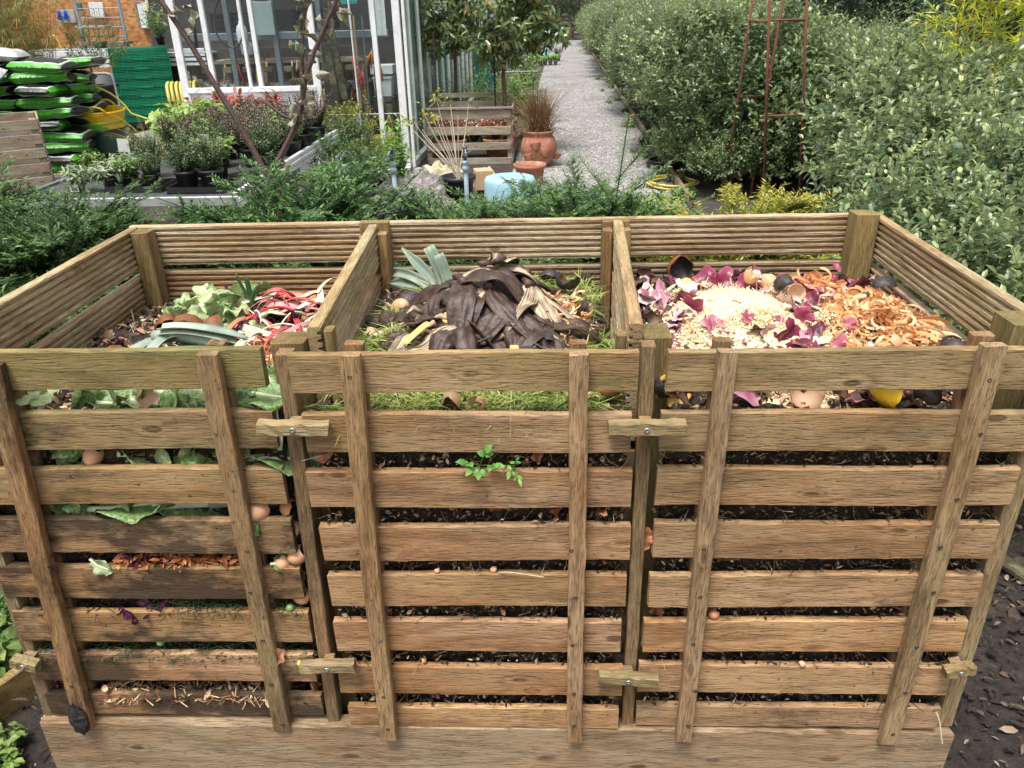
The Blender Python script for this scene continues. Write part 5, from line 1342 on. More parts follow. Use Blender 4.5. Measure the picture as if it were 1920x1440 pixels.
def bush_mesh(seed, rx, ry, H, ntw, nl, L, W, mat, shape='oval', tl=.22, zmin=.05, flat=.55, inner=.3, vb=0.0, lean=.55, bend=.15):
    """leafy shrub: twigs over a lumpy body, leaves spiralling along each twig"""
    g = np.random.default_rng(seed)
    n = ntw
    d = rdir(n, g); d[:, 2] = np.abs(d[:, 2]) * 1.0 + (g.random(n) - .35) * .5
    d = nrm(d)
    sq = 1.0 / (np.abs(d[:, 0]) ** 3.2 + np.abs(d[:, 1]) ** 3.2 + np.abs(d[:, 2]) ** 3.2) ** (1 / 3.2)
    lump = 1 + .13 * vnoise(d, seed, 2.6) + .06 * vnoise(d, seed + 3, 6)
    rad = sq * lump * np.where(g.random(n) < inner, g.uniform(.35, .8, n), g.uniform(.84, 1.03, n))
    P = d * rad[:, None] * np.array([rx, ry, H * .62]) + np.array([0, 0, H * .42])
    P[:, 2] = np.maximum(P[:, 2], zmin + g.random(n) * .15)
    D = nrm(d * np.array([1, 1, .6]) * lean + np.array([0, 0, .62]) + g.normal(0, .33, (n, 3)))
    Lt = tl * g.uniform(.55, 1.3, n)
    long = (g.random(n) < .12) & (d[:, 2] > .1)
    Lt[long] *= 2.2; D[long] = nrm(D[long] + np.array([0, 0, .7]))
    c = Cloud()
    c.stems(P - D * .05, P + D * Lt[:, None], .0028, .0012, .0)
    s = (np.arange(nl) + .6) / nl
    A = perp(D, g); B = np.cross(D, A)
    ph = np.arange(nl) * 2.4 + g.random((n, 1)) * 6.28
    out = A[:, None] * np.cos(ph)[..., None] + B[:, None] * np.sin(ph)[..., None]
    Q = P[:, None] + D[:, None] * (s[None, :, None] * Lt[:, None, None])
    dd = D[:, None] * (.35 + .75 * s[None, :, None] ** 2) + out * (.95 - .4 * s[None, :, None]) + g.normal(0, .15, (n, nl, 3))
    dd[..., 2] -= .12
    N = D[:, None] * .9 + np.array([0, 0, .7]) - out * .1 + g.normal(0, .3, (n, nl, 3))
    Ls = L * g.uniform(.6, 1.2, (n, nl)) * (1.0 - .35 * s[None] ** 3)
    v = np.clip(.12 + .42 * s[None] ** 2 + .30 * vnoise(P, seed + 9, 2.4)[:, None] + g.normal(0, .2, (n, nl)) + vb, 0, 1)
    c.leaves(Q.reshape(-1, 3), dd.reshape(-1, 3), N.reshape(-1, 3), Ls.ravel(), (Ls * W / L).ravel() * g.uniform(.8, 1.2, n * nl), shape, v.ravel(), bend, g)
    return c.mesh('shrub_foliage', mat)
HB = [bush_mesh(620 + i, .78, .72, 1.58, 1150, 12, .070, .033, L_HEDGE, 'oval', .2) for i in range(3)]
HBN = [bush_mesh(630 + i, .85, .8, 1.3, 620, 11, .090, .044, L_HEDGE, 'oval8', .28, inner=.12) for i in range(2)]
HST = stick_mesh('shrub_stems', 1.1, .02, 8, BARK, 5, .4)
GH = 'grey-green hedge shrubs along the gravel path'
g = np.random.default_rng(640)
y = 6.75; k = 0
while y < 38:
    x = path_x(y)[1] + .36 + g.normal(0, .06)
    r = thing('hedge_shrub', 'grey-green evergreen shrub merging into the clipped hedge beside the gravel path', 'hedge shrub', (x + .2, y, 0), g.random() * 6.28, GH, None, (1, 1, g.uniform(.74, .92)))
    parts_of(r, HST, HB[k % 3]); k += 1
    y += .82 if y < 14 else 1.0
for x, y, m, s, lb in [(2.7, 6.9, 0, .98, 'second row'), (3.0, 8.3, 1, 1.0, ''), (3.6, 7.2, 2, .95, ''), (3.3, 9.8, 0, 1.02, ''), (4.3, 8.6, 1, 1.0, ''), (3.4, 11.6, 2, 1.03, ''), (4.4, 10.4, 0, 1.0, ''), (3.7, 13.6, 1, 1.03, ''), (4.6, 12.6, 2, 1.05, ''), (5.4, 10.2, 1, 1.0, ''), (3.5, 15.8, 2, 1.03, ''), (4.8, 15.0, 0, 1.05, '')]:
    r = thing('hedge_shrub', 'grey-green evergreen shrub in the thicket behind the clipped hedge', 'hedge shrub', (x, y, 0), g.random() * 6.28, 'grey-green shrubs behind the hedge', None, (s, s, s * .70))
    parts_of(r, HST, HB[m])
# nearer, looser shrubs on the right with larger leaves
for k, (x, y, m, rz, s, lb) in enumerate([(2.95, 4.6, 0, 0, .84, 'tall loose evergreen shrub with upright shoots right of the obelisk'), (2.55, 3.6, 1, 1.4, .70, 'broad-leaved evergreen shrub before the tall one, right of the obelisk'), (3.5, 3.9, 1, 3.0, .60, 'pale evergreen shrub at the right edge under the bamboo'), (2.75, 2.85, 0, 4.4, .70, 'pale broad-leaved shrub at the right edge of the picture'), (2.05, 2.5, 1, 5.1, .56, 'low evergreen shrub behind the right back corner of the bin'),
        (2.15, 1.65, 0, 2.2, .58, 'dark evergreen shrub beside the right side wall of the bin'), (2.9, 1.9, 1, .8, .66, 'evergreen shrub at the right edge level with the bin'), (3.05, 5.9, 1, 2.6, .84, 'dense evergreen shrub just right behind the obelisk'), (3.6, 5.7, 0, 5.6, .70, 'evergreen shrub behind the tall loose one'), (2.35, 6.55, 0, 3.6, .80, 'dense evergreen shrub directly behind the obelisk'), (1.80, 6.65, 1, 1.0, .42, 'low skirt of the hedge behind the coiled hoses'), (2.2, 6.2, 0, 2.0, .46, 'low evergreen growth at the back foot of the obelisk'), (2.66, 5.95, 1, 4.0, .50, 'low evergreen growth right of the obelisk foot'), (1.72, 7.5, 1, 5.0, .40, 'low hedge growth beside the black hose'), (1.95, 7.1, 0, 3.0, .5, 'low hedge growth left behind the obelisk'), (1.86, 6.15, 1, .5, .36, 'lowest hedge growth at the left foot of the obelisk'), (1.66, 6.95, 0, 2.5, .36, 'lowest hedge growth between the two coiled hoses and the hedge'), (2.1, 6.7, 1, 5.5, .62, 'middle-high hedge growth behind the obelisk')]):
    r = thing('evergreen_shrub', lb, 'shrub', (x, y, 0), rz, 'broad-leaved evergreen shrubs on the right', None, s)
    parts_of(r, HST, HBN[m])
small = bush_mesh(650, .26, .24, .42, 120, 8, .05, .024, L_HEDGE, 'oval8', .1)
for x, y, s, lb in [(1.80, 1.02, 1.0, 'small dark shrub at the right edge beside the mulch'), (1.62, 1.35, 1.1, 'small leafy shrub against the right side wall'), (1.95, .72, .8, 'low leafy shoot at the right edge over the bark mulch')]:
    r = thing('evergreen_shrub', lb, 'shrub', (x, y, 0), s * 5, 'small shrubs right of the bin', None, s); parts_of(r, None, small)

# dark tall shrubs closing the view at the top right, and trees at the end of the path
DB = [bush_mesh(660 + i, .9, .85, 2.6, 950, 12, .10, .03, L_DARK, 'oval', .3, lean=.4) for i in range(2)]
DST = stick_mesh('dark_stems', 2.3, .025, 12, DBARK, 6, .5)
for k, (x, y, s) in enumerate([(3.9, 15.5, 1.0), (5.0, 16.5, 1.1), (5.4, 13.2, 1.0), (6.3, 12.0, 1.0), (5.1, 11.4, .9), (6.2, 9.6, .95), (5.2, 8.6, .85), (7.2, 10.8, 1.0), (4.6, 6.6, .75), (5.4, 6.4, .82), (6.5, 7.6, .9), (7.8, 8.4, 1.0), (4.2, 19, 1.1), (5.5, 20, 1.2), (7.0, 18, 1.3), (8.6, 14, 1.2), (6.8, 5.6, .9), (8.4, 6.4, 1.0), (9.6, 10, 1.2), (3.9, 24, 1.1), (5.4, 26, 1.4), (4.2, 32, 1.2), (7.5, 30, 1.6)]):
    r = thing('dark_shrub', 'tall dark green shrub with dark upright stems beyond the grey-green hedge', 'shrub', (x, y, 0), k * 1.3, 'tall dark shrubs beyond the hedge', None, s)
    parts_of(r, DST, DB[k % 2])
for k, (x, y, s, lb) in enumerate([(.4, 42.0, .95, 'dark green tree beyond the left end of the gate'), (1.8, 41.4, .75, 'dark bush just behind the black gate'), (2.9, 42.5, .9, 'dark tree right behind the gate post'), (-.8, 40.5, 1.1, 'dark tree left of the gate'), (-2.6, 38, 1.3, 'large dark tree beyond the glasshouse'), (1.2, 44.5, .85, 'bushy tree against the brick wall beyond the gate'), (-1.6, 30, 1.0, 'dark shrub left of the far path'), (-.9, 26, .7, 'dark green shrub behind the seedling trays'), (-1.9, 34, 1.1, 'dark shrub left of the path before the gate')]):
    r = thing('dark_tree', lb, 'tree', (x, y, 0), k * 2.1, 'dark trees round the far end of the path', None, s); parts_of(r, DST, DB[k % 2], 'trunk', 'crown')

# bamboo
def bamboo(x, y, seed, label, H, ncane=3):
    g = np.random.default_rng(seed)
    r = thing('bamboo', label, 'bamboo', (x, y, 0), 0, 'yellow bamboos on the right')
    c = Cloud()
    for k in range(ncane):
        bx, by = g.normal(0, .09, 2); tx, ty = bx + g.normal(0, .14), by + g.normal(0, .14)
        M = MB()
        nd = 13
        P = np.array([[bx + (tx - bx) * (i / nd) ** 1.3, by + (ty - by) * (i / nd) ** 1.3, H * i / nd] for i in range(nd + 1)])
        pts, rad = [], []
        for i in range(nd):
            for u, rr_ in ((0, 1.25), (.05, 1.0), (.95, 1.0)):
                pts.append(P[i] + (P[i + 1] - P[i]) * u); rad.append(.0085 * rr_ * (1 - .5 * i / nd))
        ob('cane', M.tube(pts, rad, 7).mesh('cane', L_CANE, True), r)
        for i in range(3, nd + 1):
            for b in range(5):
                d = nrm(np.array([*g.normal(0, 1, 2), g.uniform(.2, 1.0)])); l = g.uniform(.15, .42)
                e = P[i] + d * l - np.array([0, 0, .12 * l])
                c.stems(P[i][None], e[None], .0015, .0008, .6)
                n = 15
                s = g.uniform(.25, 1.05, n)
                Q = P[i] + (e - P[i]) * s[:, None] + g.normal(0, .012, (n, 3))
                D = d * .8 + g.normal(0, .6, (n, 3)) - np.array([0, 0, .25])
                c.leaves(Q, D, g.normal(0, .5, (n, 3)) + np.array([0, -.3, .8]), g.uniform(.06, .12, n), .013, 'lance', None, .3, g)
    ob('foliage', c.mesh('foliage', L_BAMBOO), r)
bamboo(3.05, 4.9, 700, 'yellow bamboo with a single orange cane at the top right', 2.3, 2)
bamboo(3.45, 5.0, 701, 'bushy yellow bamboo in the top right corner', 2.2, 4)
bamboo(3.65, 4.6, 702, 'yellow bamboo cut by the right edge of the picture', 2.1, 3)

# standard trees in the slatted planter
def standard(x, y, label, seed, H, crowns, trunkpts):
    g = np.random.default_rng(seed)
    r = thing('standard_tree', label, 'tree', (x, y, 0), 0, 'standard trees in the slatted planter')
    ob('trunk', MB().tube(trunkpts, np.linspace(.026, .018, len(trunkpts)), 8).mesh('trunk', BARK, True), r)
    c = Cloud(); br = MB()
    for cx, cy, cz, rx, rz, n in crowns:
        d = rdir(n, g); rad = g.uniform(.35, 1.0, n) ** .6
        P = np.array([cx, cy, cz]) + d * rad[:, None] * np.array([rx, rx, rz])
        top = np.asarray(trunkpts[-1])
        c.stems(top + (P - top) * .35, P, .004, .0015, .1)
        nl = 9
        D = nrm(d * .7 + np.array([0, 0, .25]) + g.normal(0, .4, (n, 3))); A = perp(D, g); B = np.cross(D, A)
        s = (np.arange(nl) + .5) / nl; ph = np.arange(nl) * 2.4
        out = A[:, None] * np.cos(ph)[None, :, None] + B[:, None] * np.sin(ph)[None, :, None]
        Q = P[:, None] + D[:, None] * (s[None, :, None] * .16)
        dd = D[:, None] * .3 + out * .8 - np.array([0, 0, .55]) + g.normal(0, .15, (n, nl, 3))
        c.leaves(Q.reshape(-1, 3), dd.reshape(-1, 3), (D[:, None] + np.array([0, 0, .6]) + g.normal(0, .3, (n, nl, 3))).reshape(-1, 3), g.uniform(.075, .125, n * nl), .036, 'oval8', None, .2, g)
    ob('crown', c.mesh('crown', L_GLOSS), r)
standard(-.90, 9.0, 'standard tree with bare trunk standing left in the slatted planter', 710, 1.2, [(.0, 0, 1.62, .36, .42, 110), (-.10, 0, 1.30, .20, .22, 34), (.12, -.1, 1.35, .16, .2, 26), (-.02, 0, 2.1, .3, .3, 40)], [(.02, 0, .2), (.0, .01, .5), (.02, 0, .8), (.03, 0, 1.15), (.02, 0, 1.5)])
standard(-.28, 8.6, 'standard tree with drooping glossy leaves standing right in the slatted planter', 711, 1.1, [(.12, 0, 1.55, .40, .40, 130), (.42, -.05, 1.42, .22, .2, 40), (-.08, 0, 1.2, .22, .22, 40), (.62, -.05, 1.30, .13, .10, 14), (.2, 0, 2.0, .35, .3, 40)], [(.0, 0, .2), (.01, 0, .6), (.0, .02, .9), (.03, 0, 1.2), (.05, 0, 1.5)])
for x, y, h, lb in [(-1.06, 8.5, 1.36, 'dark stake standing left of the standard trees'), (-.385, 8.65, 1.15, 'dark stake tied beside the right standard tree')]:
    put('plant_stake', MB().tube([(0, 0, 0), (0, 0, h)], .011, 8).mesh('plant_stake', plain('dark_stake', (.05, .045, .04), .7)), x, y, 0, lb, 'stake', 'stakes by the standard trees')

# young apple tree with two bare stems and curled leaves
r = thing('young_apple_tree', 'young bare apple tree with two dark stems and a few curled leaves', 'tree', (-1.27, 3.0, 0))
M = MB()
st1 = [(0, 0, .0), (-.02, 0, .5), (-.03, 0, .80), (-.085, .0, .95), (-.17, .0, 1.15), (-.24, 0, 1.30), (-.33, 0, 1.50), (-.43, 0, 1.68), (-.52, .0, 1.86), (-.55, 0, 2.1)]
st2 = [(0, 0, .5), (.005, 0, .78), (.03, 0, .90), (.11, .0, 1.02), (.165, .0, 1.10), (.20, .0, 1.20), (.235, .0, 1.32), (.30, 0, 1.44), (.36, 0, 1.54), (.42, 0, 1.64), (.49, 0, 1.80), (.53, 0, 2.0)]
ob('trunk', M.tube(st1, [.022, .02, .018, .0165, .016, .0155, .0145, .013, .011, .006], 8).mesh('trunk', plain('apple_bark', (.085, .050, .040), .6, .4, 45, bump=.6)), r)
M = MB().tube(st2, [.02, .018, .0175, .016, .015, .0145, .014, .0125, .0115, .0105, .009, .005], 8)
M.tube([(.205, 0, 1.20), (.215, 0, 1.32), (.235, 0, 1.45), (.26, 0, 1.56), (.275, 0, 1.66), (.29, 0, 1.9)], [.011, .0105, .0095, .0085, .0075, .004], 7)
M.tube([(.165, 0, 1.10), (.09, -.02, 1.14), (.02, -.03, 1.20), (.0, -.03, 1.215)], [.009, .008, .0065, .005], 6)
M.tube([(.11, 0, 1.02), (.08, -.02, 1.06), (.055, -.02, 1.08), (.03, -.02, 1.06)], [.006, .005, .004, .003], 6)
M.tube([(.165, 0, 1.10), (.23, -.02, 1.12), (.27, -.02, 1.125)], [.006, .005, .003], 6)
ob('branch', M.mesh('branch', bpy.data.materials['apple_bark']), r)
g = np.random.default_rng(720)
def apple_leaf(seed):
    return leaf_sheet(.075, .05, seed, 8, 6, curl=[.5, -.4, .8, .2][seed % 4], ruf=.25, fold=.45, tip=.95, thick=.0006, rfreq=7).mesh('leaf', L_CURL, True)
AL = [apple_leaf(720 + i) for i in range(4)]
lp = [(.255, 1.50), (.30, 1.47), (.215, 1.36), (.24, 1.42), (.27, 1.62), (.25, 1.66), (.31, 1.60), (.36, 1.56), (.33, 1.42), (.28, 1.38), (.26, 1.30), (.40, 1.62), (.43, 1.66), (.45, 1.60), (.20, 1.30), (.22, 1.26), (.30, 1.33), (.20, 1.18), (.16, 1.14), (.23, 1.15), (.25, 1.20), (.14, 1.12), (.28, 1.55), (.35, 1.50), (.24, 1.58), (.19, 1.44), (-.43, 1.62), (-.38, 1.60), (-.46, 1.68), (-.33, 1.55), (-.30, 1.66), (-.27, 1.62), (-.02, .82), (.01, .80), (.05, .86), (-.06, .90), (.32, 1.64), (.38, 1.68)]
for x, z in lp:
    ob('leaf', AL[int(g.integers(4))], r, (x + g.normal(0, .012), g.normal(0, .02), z + g.normal(0, .01)), tuple(g.normal(0, 1, 3) * np.array([.9, .9, 3])), sc=g.uniform(.75, 1.15))
ob('branch', MB().tube([(-.30, .02, 1.46), (-.285, .0, 1.56), (-.275, 0, 1.68), (-.27, 0, 1.9)], [.008, .007, .006, .004], 6).mesh('branch', bpy.data.materials['apple_bark']), r)

# cyperus in the top left corner
def strands(seed, n, H, spread, mat, L, W, base_r=.05, droop=.3, umb=0):
    g = np.random.default_rng(seed); c = Cloud()
    a = g.random(n) * 6.28; rb = base_r * np.sqrt(g.random(n))
    P = np.stack([rb * np.cos(a), rb * np.sin(a), 0 * a], -1)
    lean = np.abs(g.normal(0, spread, n)); h = H * g.uniform(.55, 1.1, n)
    prev = P; seg = 7
    for i in range(1, seg + 1):
        u = i / seg
        Q = P + np.stack([np.cos(a) * lean * u ** 1.6, np.sin(a) * lean * u ** 1.6, h * (u - droop * u ** 3)], -1)
        c.stems(prev, Q, W * (1.05 - .8 * (i - 1) / seg), W * (1.05 - .8 * i / seg)); c.A[-1] = np.repeat(np.clip(g.normal(.45, .22, n), 0, 1), 6); prev = Q
    if umb:
        for k in range(umb):
            d = nrm(np.stack([np.cos(k * 6.28 / umb + a), np.sin(k * 6.28 / umb + a), g.uniform(-.3, .5, n)], -1))
            c.leaves(prev, d, np.tile([0, 0, 1.0], (n, 1)), L * g.uniform(.6, 1.2, n), .008, 'lance', None, .5, g)
    return c
r = thing('cyperus', 'tall cyperus with browning thread-like heads in the top left corner', 'cyperus', (-6.05, 9.0, 0))
ob('foliage', strands(730, 110, 2.15, .28, L_CYP, .22, .004, .15, .12, 16).mesh('foliage', L_CYP), r)
r = thing('cyperus', 'second cyperus clump at the left edge in front of the bags', 'cyperus', (-6.65, 9.1, 0))
ob('foliage', strands(731, 80, 2.1, .25, L_CYP, .22, .004, .15, .12, 16).mesh('foliage', L_CYP), r)
for k, (x, y, s) in enumerate([(-9.2, 8.0, .9), (-10.2, 10.5, 1.0), (-9.6, 13.0, 1.1), (-11.5, 15.0, 1.3), (-10.0, 17.0, 1.2), (-8.0, 16.5, 1.3), (-6.2, 17.5, 1.4), (-12.5, 9.0, 1.2), (-12.0, 6.5, 1.0), (-4.5, 19.0, 1.4), (-13.5, 12.0, 1.4), (-9.0, 20.0, 1.6)]):
    r = thing('dark_shrub', 'tall dark green shrub closing the view left of the workshop wall', 'shrub', (x, y, 0), k * 1.9, 'tall dark shrubs beyond the workshop', None, s)
    parts_of(r, DST, DB[k % 2])
# ------------------------------------------------------------------ glasshouse, workshop wall and everything beyond the bin
WHITE = plain('white_frame', (.74, .75, .76), .35, .05, 40, dirt=(.45, .45, .42), dsc=7, damt=.5)
STEEL = plain('grey_steel', (.20, .22, .24), .45, .15, 20, metal=.5)
GREYP = plain('grey_plastic', (.22, .28, .33), .45, .1, 20)
BLACKP = plain('black_plastic', (.018, .018, .02), .4, .3, 30)
def glass_mat(name, tint, dirt, amt):
    t = NT(name)
    co = t.n('TexCoord').outputs['Object']
    tr = t.n('BsdfTransparent', {0: tint}); gl = t.n('BsdfGlossy', {'Color': (.9, .95, .95), 'Roughness': .02})
    lw = t.n('LayerWeight', {'Blend': .32}).outputs['Fresnel']
    m = t.n('MixShader', {0: t.math('ADD', t.math('MULTIPLY', lw, .35), .02), 1: tr, 2: gl})
    n = t.noise(t.vec(co, (3, 3, 1.2)), 1, 4, .6)
    d = t.n('BsdfDiffuse', {0: dirt})
    return t.done(t.n('MixShader', {0: t.rng(n, .4, .75, amt * .25, amt), 1: m, 2: d}))
GLASS = glass_mat('window_glass', (.93, .96, .97), (.5, .52, .52), .03)
GLASSG = glass_mat('greenish_side_glass', (.66, .75, .70), (.34, .40, .36), .30)
TERRA = plain('terracotta', (.38, .15, .09), .8, .2, 40, dirt=(.50, .36, .28), dsc=9, damt=.55, rnd=.12)
BROWNB = plain('brown_board', (.20, .095, .05), .7, .2, 20)

def boxob(name, parent, c, d, mat, bev=0.003, rot=(0, 0, 0), **k):
    return ob(name, MB().box((0, 0, 0), d, bev=bev).mesh(name, mat), parent, c, rot, **k)

GHX = lambda y: -1.29 + .025 * (y - 7.45)
gh = thing('glasshouse', 'white-framed glasshouse used as a tool store beside the gravel path', 'glasshouse', (-1.29, 7.45, 0))
O = (-1.29, 7.45)
def gbox(name, x, y, z, dx, dy, dz, mat, rot=(0, 0, 0), parent=gh):
    return boxob(name, parent, (x - O[0], y - O[1], z), (dx, dy, dz), mat, .004, rot)
# front wall: posts, glazing bars, sill rail, panel
for x, w_ in ((-3.56, .075), (-3.25, .05), (-2.865, .03), (-2.755, .045), (-2.165, .075), (-1.755, .012), (-1.525, .05), (-1.29, .075), (-1.215, .03)):
    gbox('glazing_bar', x, 7.45, 1.25 if x > -2.2 else 1.55, w_, .05, 2.5 if (x > -2.2 or x < -3.5) else 1.35, WHITE)
gbox('sill_rail', -2.86, 7.44, .885, 1.36, .07, .05, WHITE)
gbox('bottom_rail', -1.73, 7.45, .02, .86, .05, .05, WHITE)
gbox('middle_rail', -1.73, 7.455, .615, .84, .02, .012, STEEL)
gbox('kick_panel', -2.86, 7.46, .43, 1.33, .02, .86, plain('white_panel', (.66, .68, .72), .4, .06, 8, dirt=(.35, .36, .36), dsc=4, damt=.6))
for k in range(12):
    ob('rivet', bpy.data.meshes['screw'], gh, (-3.45 + .105 * k - O[0], -.012 - .025, .82), (0, 0, 0), sc=1.6)
for x0, x1, z0 in ((-3.525, -3.275, .92), (-3.225, -2.88, .92), (-2.85, -2.78, .92), (-2.73, -2.205, .92), (-2.125, -1.765, .05), (-1.745, -1.55, .05), (-1.50, -1.33, .05)):
    gbox('pane', (x0 + x1) / 2, 7.45, (z0 + 2.45) / 2, x1 - x0, .006, 2.45 - z0, GLASS)
# long side wall running back beside the path
ya = [7.5 + .62 * k for k in range(22)]
for k, y_ in enumerate(ya):
    gbox('glazing_bar', GHX(y_), y_, 1.25, .04, .028, 2.5, WHITE)
    if k < len(ya) - 1:
        ym = y_ + .31
        gbox('pane', GHX(ym) - .004, ym, 1.27, .006, .59, 2.38, GLASSG, (0, 0, -.025))
gbox('bottom_rail', GHX(14), 14.0, .03, .07, 13.3, .09, WHITE, (0, 0, -.025))
gbox('floor_slab', -3.6, 11, .01, 4.55, 7.0, .02, plain('concrete', (.25, .24, .23), .9, .2, 5))
gbox('back_wall', -3.6, 12.0, 1.25, 4.6, .05, 2.5, plain('dimmed_boarding', (.045, .04, .036), .8, .3, 6))  # wall coloured dark so that the interior reads dim
for k in range(6): gbox('roof_pane', -4.6 + .62 * k, 9.75, 2.53, .60, 4.5, .008, GLASS); gbox('roof_bar', -4.29 + .62 * k, 9.75, 2.54, .03, 4.5, .05, WHITE)
gbox('steel_beam', -2.9, 9.0, 1.35, 2.5, .07, .08, STEEL)
for x in (-3.55, -3.0, -2.45, -1.55, -1.36):
    gbox('steel_post', x, 8.95, 1.2, .06, .06, 2.4, STEEL)
# what stands inside
W_IN = W_TIMBER
def inside(name, label, cat, c, d, mat, group=None, bev=.004, rot=(0, 0, 0)):
    return boxob(name, None, c, d, mat, bev, rot, label=label, cat=cat, group=group)
t = thing('tool_bench', 'dark timber tool bench with shelves inside the glasshouse', 'bench', (-2.95, 9.3, 0))
for z in (.42, .80, 1.06): boxob('shelf', t, (0, 0, z), (1.9, .5, .035), W_OLD, color=(0, .6, .2, 1))
for x in (-.92, -.3, .3, .92): boxob('leg', t, (x, -.2, .55), (.06, .06, 1.1), W_TIMBER, color=(0, .3, 0, 1))
boxob('back_board', t, (0, .27, .6), (1.9, .03, 1.2), plain('bench_back', (.06, .05, .045), .8, .3, 10))
cr = []
def lattice_box(w_, d_, h, nv, nh, t_=.006, floor=True):
    M = MB()
    for k in range(nh + 1):
        z = h * k / nh
        for sy in (-1, 1): M.box((0, sy * (d_ / 2 - t_ / 2), z), (w_, t_, t_ * 1.7))
        for sx in (-1, 1): M.box((sx * (w_ / 2 - t_ / 2), 0, z), (t_, d_ - 2 * t_, t_ * 1.7))
    for k in range(nv + 1):
        x = -w_ / 2 + w_ * k / nv
        for sy in (-1, 1): M.box((np.clip(x, -w_ / 2 + t_, w_ / 2 - t_), sy * (d_ / 2 - t_ / 2 - .0015), h / 2), (t_ * .9, t_ * .6, h))
    nd = max(2, int(nv * d_ / w_))
    for k in range(nd + 1):
        y = -d_ / 2 + d_ * k / nd
        for sx in (-1, 1): M.box((sx * (w_ / 2 - t_ / 2 - .0015), np.clip(y, -d_ / 2 + t_, d_ / 2 - t_), h / 2), (t_ * .6, t_ * .9, h))
    if floor: M.box((0, 0, .004), (w_ * .98, d_ * .98, .006))
    return M
for k, (x, z, lb) in enumerate([(-3.55, 1.40, 'black plastic crate at the left on the steel beam in the glasshouse'), (-2.55, 1.42, 'black plastic crate at the right on the steel beam in the glasshouse'), (-3.0, 1.42, 'black plastic crate hidden behind the grey sheet in the glasshouse')]):
    put('plastic_crate', lattice_box(.48, .36, .20, 16, 3, .01).mesh('plastic_crate', BLACKP), x, 9.2, z, lb, 'crate', 'black crates in the glasshouse')
inside('grey_sheet', 'pale grey-green sheet leaning on the steel beam in the glasshouse', 'sheet', (-3.10, 8.88, 1.54), (.25, .012, .36), plain('grey_green_sheet', (.30, .37, .36), .5, .06, 8))
ob('plastic_jug', MB().lathe([(.001, 0), (.055, 0), (.062, .02), (.062, .15), (.045, .20), (.022, .22), (.022, .25), (.001, .25)], 14).mesh('plastic_jug', WHITE, True), None, (-3.37, 8.86, 1.27), label='white plastic jug left of the grey sheet in the glasshouse', cat='jug')
ob('plastic_jug', MB().lathe([(.001, 0), (.06, 0), (.07, .02), (.07, .11), (.05, .14), (.02, .15), (.001, .15)], 14).mesh('plastic_jug', plain('white_jug', (.6, .62, .6), .4), True), None, (-3.36, 8.93, 1.15), label='low white plastic jug under the steel beam in the glasshouse', cat='jug')
# hand tools hanging and standing: handle + head
TOOLC = {'red': (.45, .03, .025), 'orange': (.6, .17, .03), 'black': (.02, .02, .022), 'yellow': (.6, .42, .03), 'ash': (.40, .26, .13), 'green': (.05, .22, .08)}
TM = {k: plain('tool_' + k, v, .45, .15, 20) for k, v in TOOLC.items()}
g = np.random.default_rng(800)
tcols = list(TOOLC)
for k in range(34):
    c1 = tcols[[0, 4, 2, 0, 1, 3, 4, 2][k % 8]]
    x = -3.85 + 1.75 * (k % 17) / 16 + g.normal(0, .02)
    lvl = k // 17
    r = thing('hand_tool', '%s-handled hand tool %s the bench inside the glasshouse' % ({'ash': 'wooden'}.get(c1, c1), 'on the shelf of' if lvl == 0 else 'hanging before'), 'tool', (x, 8.98 + .1 * lvl, .82 if lvl == 0 else .50), 0, 'hand tools in the glasshouse', (g.normal(0, .12), g.normal(0, .14), 0))
    L = g.uniform(.16, .30)
    ob('handle', MB().tube([(0, 0, 0), (0, 0, L * .5), (0, 0, L)], [.010, .013, .011], 7).mesh('handle', TM[c1], True), r)
    ob('head', MB().box((0, 0, -.045), (g.uniform(.02, .06), .008, .10), bev=.003, taper=1.5).mesh('head', STEEL if k % 3 else TM['black']), r)
for k in range(8):
    x = -3.9 + k * .25
    inside('timber_block', 'square timber end under the shelf of the glasshouse bench', 'timber', (x, 8.98, .98), (.11, .10, .06), W_IN, 'timber ends in the glasshouse bench')
# coil and bike-like black hoops at the left window
ob('cable_coil', MB().tube([(.17 * math.cos(a) + .004 * math.sin(9 * a), .02 * math.sin(3 * a), .26 * math.sin(a)) for a in np.linspace(0, 18.8, 90)], .010, 6).mesh('cable_coil', plain('dark_cable', (.04, .02, .02), .5)), None, (-3.45, 8.7, 1.5), label='dark red-brown cable coil hanging behind the left glasshouse window', cat='cable')
ob('red_disc', MB().lathe([(.001, .01), (.11, .01), (.12, 0), (.001, 0)], 24, rot=rotm(PI / 2), sq=(.5, 1)).mesh('red_disc', plain('dull_red', (.30, .05, .05), .5)), None, (-3.42, 9.6, 1.62), label='dull red round disc behind the second glasshouse window', cat='disc')
